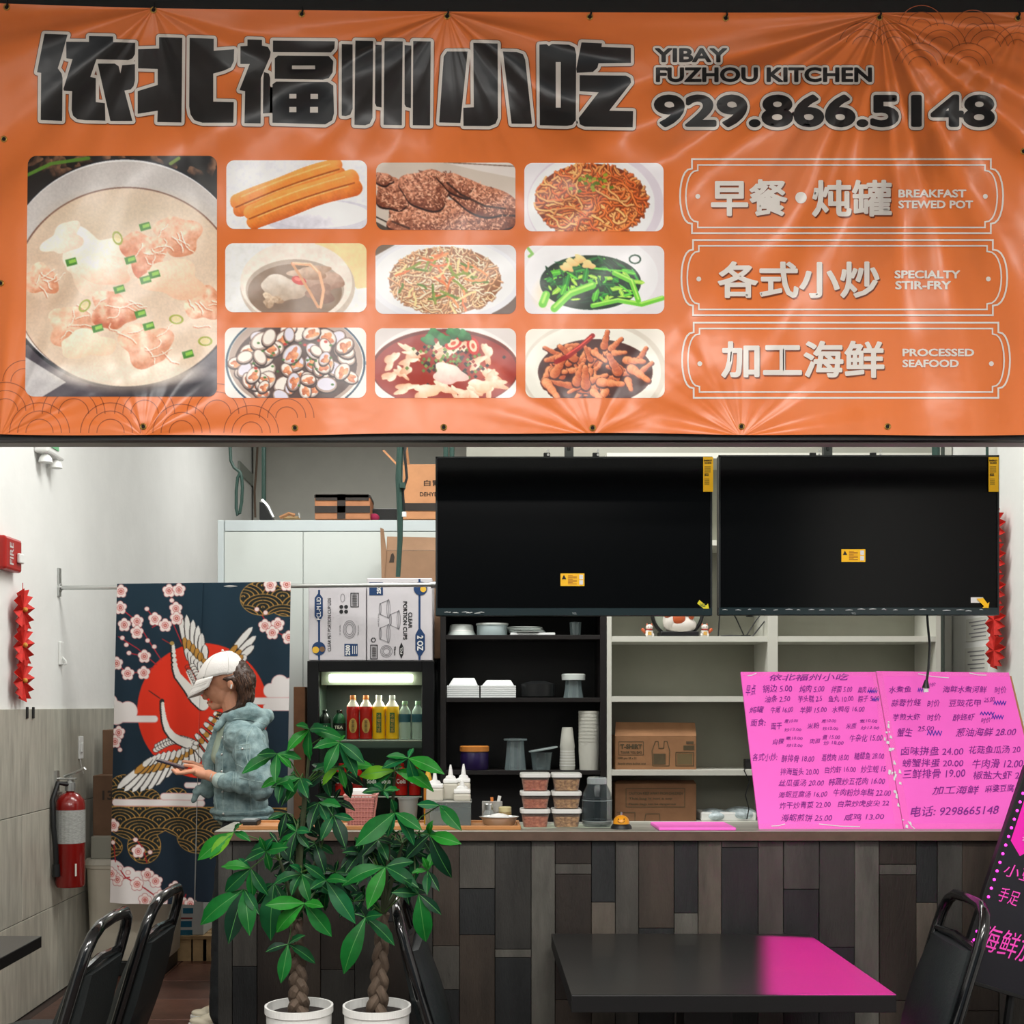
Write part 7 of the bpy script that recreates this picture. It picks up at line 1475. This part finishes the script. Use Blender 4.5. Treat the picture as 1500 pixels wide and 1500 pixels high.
jk = cloth_obj('denim_jacket', b, denim, .0046, .013, .04, 3)
bv = BVHTree.FromObject(jk, bpy.context.evaluated_depsgraph_get()) if False else None
jm = jk.data; joff = wloc(jk); bvj = BVHTree.FromPolygons([v.co+Vector(jk.parent.location) for v in jm.vertices], [tuple(p.vertices) for p in jm.polygons])
def drape(name, pts, r, m, bv_, parent, n=5, rad=6):
    out = []
    for (x0,y0),(x1,y1) in zip(pts[:-1],pts[1:]):
        for i in range(n):
            t = i/n; dirv = (Q(x0+(x1-x0)*t, y0+(y1-y0)*t)-camp).normalized(); h = bv_.ray_cast(camp, dirv)
            if h[0] is not None: out.append(h[0]-dirv*r*.35)
    dirv = (Q(*pts[-1])-camp).normalized(); h = bv_.ray_cast(camp, dirv)
    if h[0] is not None: out.append(h[0]-dirv*r*.35)
    if len(out) > 1: return MB().tube(out, r, rad).build(name, m, parent, smooth=True)
for P in ([(312,1187),(345,1191),(399,1187)],[(372,1062),(362,1080),(360,1105),(366,1130)],[(345,1092),(366,1090),(366,1118),(356,1124),(346,1119),(345,1092)],[(345,1098),(366,1096)],[(322,1062),(314,1100),(312,1150),(318,1186)],[(330,1066),(326,1110),(327,1186)],[(345,1128),(344,1186)],[(366,1150),(368,1187)],[(384,1080),(400,1115),(404,1140)],[(346,1132),(345,1152)],[(342,1132),(341,1151)],[(350,1139),(385,1146)],[(310,1196),(350,1200),(398,1196)]):
    drape('seam', P, .0016, denim_l, bvj, jk)
for p in ((326,1080),(325,1105),(325,1130),(326,1160),(327,1192),(355,1097)):
    dv = (Q(*p)-camp).normalized(); h = bvj.ray_cast(camp, dv)
    if h[0] is not None: MB().ell(h[0]-dv*.003,(.0055,.003,.0055),10,6).build('button', steel, jk, smooth='all')
# collar and hood
b = MB(); CP((334,1050,-.060),(323,1066,-.078),6.5,4.5); CP((334,1050,.060),(323,1066,.075),6.5,4.5); CP((346,1048,-.075),(334,1052,-.065),8,6); CP((352,1046,.06),(334,1050,.06),8,6); CP((346,1050,-.078),(372,1044,-.068),9,12); CP((372,1044,-.068),(388,1050,-.03),12,12); CP((388,1050,-.03),(388,1050,.04),12,12); CP((388,1050,.04),(354,1046,.07),12,8); CP((388,1056,-.05),(378,1068,-.10),10,8); CP((368,1034,-.045),(378,1042,0),6,8)
hd = cloth_obj('hood', b, denim, .0048, .014, .05); hd.parent = wom
ho = MB(); bvh = BVHTree.FromPolygons([v.co+Vector(wom.location) for v in hd.data.vertices], [tuple(p.vertices) for p in hd.data.polygons]); drape('seam', [(342,1053),(358,1052),(380,1058),(394,1062)], .0014, denim_l, bvh, hd)
b = MB(); CP((340,1141,-.175),(333,1140,-.166),11.5,11.5); cf = cloth_obj('cuff', b, mat('denim_cuff',(166,184,180),.85,noise=.15,nscale=30), .0045, .004, .03)
wb_ = MB().tube([Q(321,1130,-.16),Q(319.5,1137,-.168),Q(321,1143,-.160)],.0022,6).build('bracelet', steel, wom, smooth=True)
# hair
b = MB(); CP((343,984,0),(354,990,0),18,17); CP((351,990,-.03),(360,1002,-.028),12,13); CP((351,990,.03),(360,1002,.028),12,13); CP((360,1000,0),(361,1022,0),15,12); CP((352,978,0),(363,994,0),12,13); CP((362,1000,0),(364,1024,0),13,9); CP((361,1020,-.035),(353,1036,-.045),9,6); CP((353,1036,-.045),(336,1046,-.05),5.5,3.5); CP((336,1046,-.05),(321,1047,-.05),3.5,1.5); CP((361,1020,.035),(352,1040,.045),9,6); CP((353,992,-.045),(357,1014,-.05),8,7); CP((334,995,-.072),(348,996,-.062),3.5,6)
hr = cloth_obj('hair', b, hairm, .0042, .012, .02, 3); R = random.Random(5); hm = hr.data; bvr = BVHTree.FromPolygons([v.co+Vector(wom.location) for v in hm.vertices], [tuple(p.vertices) for p in hm.polygons])
hl = mat('hair_light',(92,62,44),.4); mbs = [MB(), MB()]
for i in range(60):
    x0 = R.uniform(340,366); y0 = R.uniform(984,996); x1 = x0+R.uniform(-6,10); y1 = y0+R.uniform(24,46); pts = []
    for j in range(7):
        t = j/6; x = x0+(x1-x0)*t+4*math.sin(t*3.1); y = y0+(y1-y0)*t; dv = (Q(x,y)-camp).normalized(); h = bvr.ray_cast(camp, dv)
        if h[0] is not None: pts.append(h[0]-dv*.0012)
    if len(pts) > 2 and all((a_-b_).length < .03 for a_,b_ in zip(pts,pts[1:])): mbs[i%2].tube(pts, [.0016]*(len(pts)-1)+[.0006], 5)
for m_,mb_ in zip((hl,hairm),mbs):
    if mb_.v: o = mb_.build('hair_strands', m_, hr, smooth=True); o['kind'] = 'stuff'
for P in ([(350,1036,-.05),(341,1043,-.052),(328,1049,-.05),(318,1048,-.045)],[(352,1034,-.05),(340,1040,-.055),(330,1044,-.055),(324,1052,-.06)],[(358,1030,-.045),(352,1042,-.05),(346,1050,-.055)],[(366,1000,-.03),(370,1014,-.03),(366,1030,-.035)]): MB().tube([Q(*p) for p in P],[.004,.0035,.0025,.001][:len(P)],6).build('hair_lock', hairm, hr, smooth=True)
MB().tube([Q(345,1003,-.088),Q(344,1009,-.090)],[.0042,.0028],8).build('earbud', white_p, wom, smooth=True); MB().tube([Q(343.6,1013,-.086),Q(343.6,1017.5,-.086)],[.0012,.0012],6).build('earring', mat('brass',(190,150,80),.35,metal=.9), wom)
# cap
cap = MB(); nu, nv = 36, 14; cc = Vector((321.5,988.5)); sl = -.215
vs = []
for j in range(nv+1):
    ph = (PI/2)*j/nv
    for i in range(nu):
        a_ = 2*PI*i/nu; rx = 33.5*math.cos(ph)**.82; ry = 27.5*math.cos(ph)**.82; x = cc.x-rx*math.cos(a_); dd = -ry*math.sin(a_)*u; yb_ = 998+(x-288)*sl*.98+ (3 if x > 335 else 0)*.5
        h = 36*math.sin(ph)**1.0; vs.append(Q(x+5*math.sin(ph), yb_-h*(1-.0*j)+ (0), dd)+Vector((0,0,.0007*math.sin(a_*6)*(1 if j>2 else 0))))
cap.add(vs,[(j*nu+i,j*nu+(i+1)%nu,(j+1)*nu+(i+1)%nu,(j+1)*nu+i) for j in range(nv) for i in range(nu)])
cp = cap.build('cap', capm, wom, smooth='all'); cp.modifiers.new('s','SOLIDIFY').thickness = .003
def crown(a_,j): 
    return vs[j*nu+(a_%nu)]
for a_ in (0,6,12,18,24,30): MB().tube([crown(a_,j)+(crown(a_,j)-Q(321,992)).normalized()*.0012 for j in range(0,nv+1)],.0010,5).build('cap_seam', mat('cap_seam',(200,196,192),.8), cp)
MB().ell(Q(326,952.6),(.006,.006,.004),10,6).build('cap_button', capm, cp, smooth='all')
bm_ = MB(); NB = 20; vs2 = []
for j in range(7):
    v = j/6
    for i in range(NB+1):
        a_ = math.radians(-84+168*i/NB); rx = 33.8; ry = 27.8; x = cc.x-rx*math.cos(a_); dd = ry*math.sin(a_)*u; w_ = max(0,math.cos(a_))**.32; y = 997.6+(x-288)*sl; vs2.append(Q(x-13*w_*v, y+25*w_*v, dd*(1+.0*v))+Vector((0,0,.010*v*(1-(abs(a_)/1.47)**2)-.010*v)))
bm_.add(vs2,[(j*(NB+1)+i,j*(NB+1)+i+1,(j+1)*(NB+1)+i+1,(j+1)*(NB+1)+i) for j in range(6) for i in range(NB)]); br_ = bm_.build('cap_brim', capm, cp, smooth='all'); br_.modifiers.new('s','SOLIDIFY').thickness = .0035
for v_ in (.35,.6,.85): j = int(v_*6); MB().tube([vs2[j*(NB+1)+i]+Vector((-.0012,0,.0022)) for i in range(1,NB)],.0006,4).build('brim_stitch', mat('cap_seam',(200,196,192),.8), cp)
MB().box(Q(306,994,-.071)+Vector((-.008,-.002,-.002)),Q(306,994,-.071)+Vector((.016,.004,.007))).build('cap_emblem', mat('emblem_green',(34,60,44),.6), cp)
# shoes
for s_,(ax,ad) in enumerate(((0,-.065),(-8,.08))):
    b = MB(); EL(300+ax,1491,ad,18,10,6.2,6); CP((314+ax,1486,ad),(304+ax,1489,ad),9,8); b.v = [(x,y,max(z,.012)) for x,y,z in b.v]
    sh = cloth_obj('shoe', b, shoem, .004, .0, .03, 2); P = [(Q(300+ax,0).x+.06*math.cos(t)*1.0-.0, DP+ad+.033*math.sin(t)) for t in [2*PI*i/20 for i in range(20)]]
    mb = MB(); mb.v = [(x,y,.001) for x,y in P]+[(x,y,.016) for x,y in P]; mb.f = [(i,(i+1)%20,20+(i+1)%20,20+i) for i in range(20)]+[tuple(range(19,-1,-1)),tuple(range(20,40))]; mb.m = [0]*22; mb.build('sole', white_p, sh)
    for k in range(4): MB().tube([Q(298+ax+k*3.2,1486.2-k*.9,ad-.012),Q(299+ax+k*3.2,1485.4-k*1.0,ad+.012)],.0016,5).build('lace', white_p, sh)
# phone
ph = thing('phone', 'dark phone held in both hands by the woman', 'phone', Q(258,1118,-.03)); A = Q(236,1112.5,-.055); B_ = Q(276,1124.5,-.055); ax_ = (B_-A).normalized(); Ln = (B_-A).length; nn_ = Vector((0,1,0)).cross(ax_).normalized()
M = Matrix((( ax_.x,0,nn_.x,A.x),(ax_.y,1,nn_.y,A.y),(ax_.z,0,nn_.z,A.z),(0,0,0,1)))
MB().box((0,-.036,-.0045),(Ln,.036,.0045),M).build('case', mat('phone_case',(34,24,40),.3), ph, bevel=.003); sgn = 1 if nn_.z > 0 else -1
MB().box((.004,-.032,sgn*.0045),(Ln-.004,.032,sgn*.0052),M).build('screen', mat('phone_screen',(60,66,80),.1), ph)
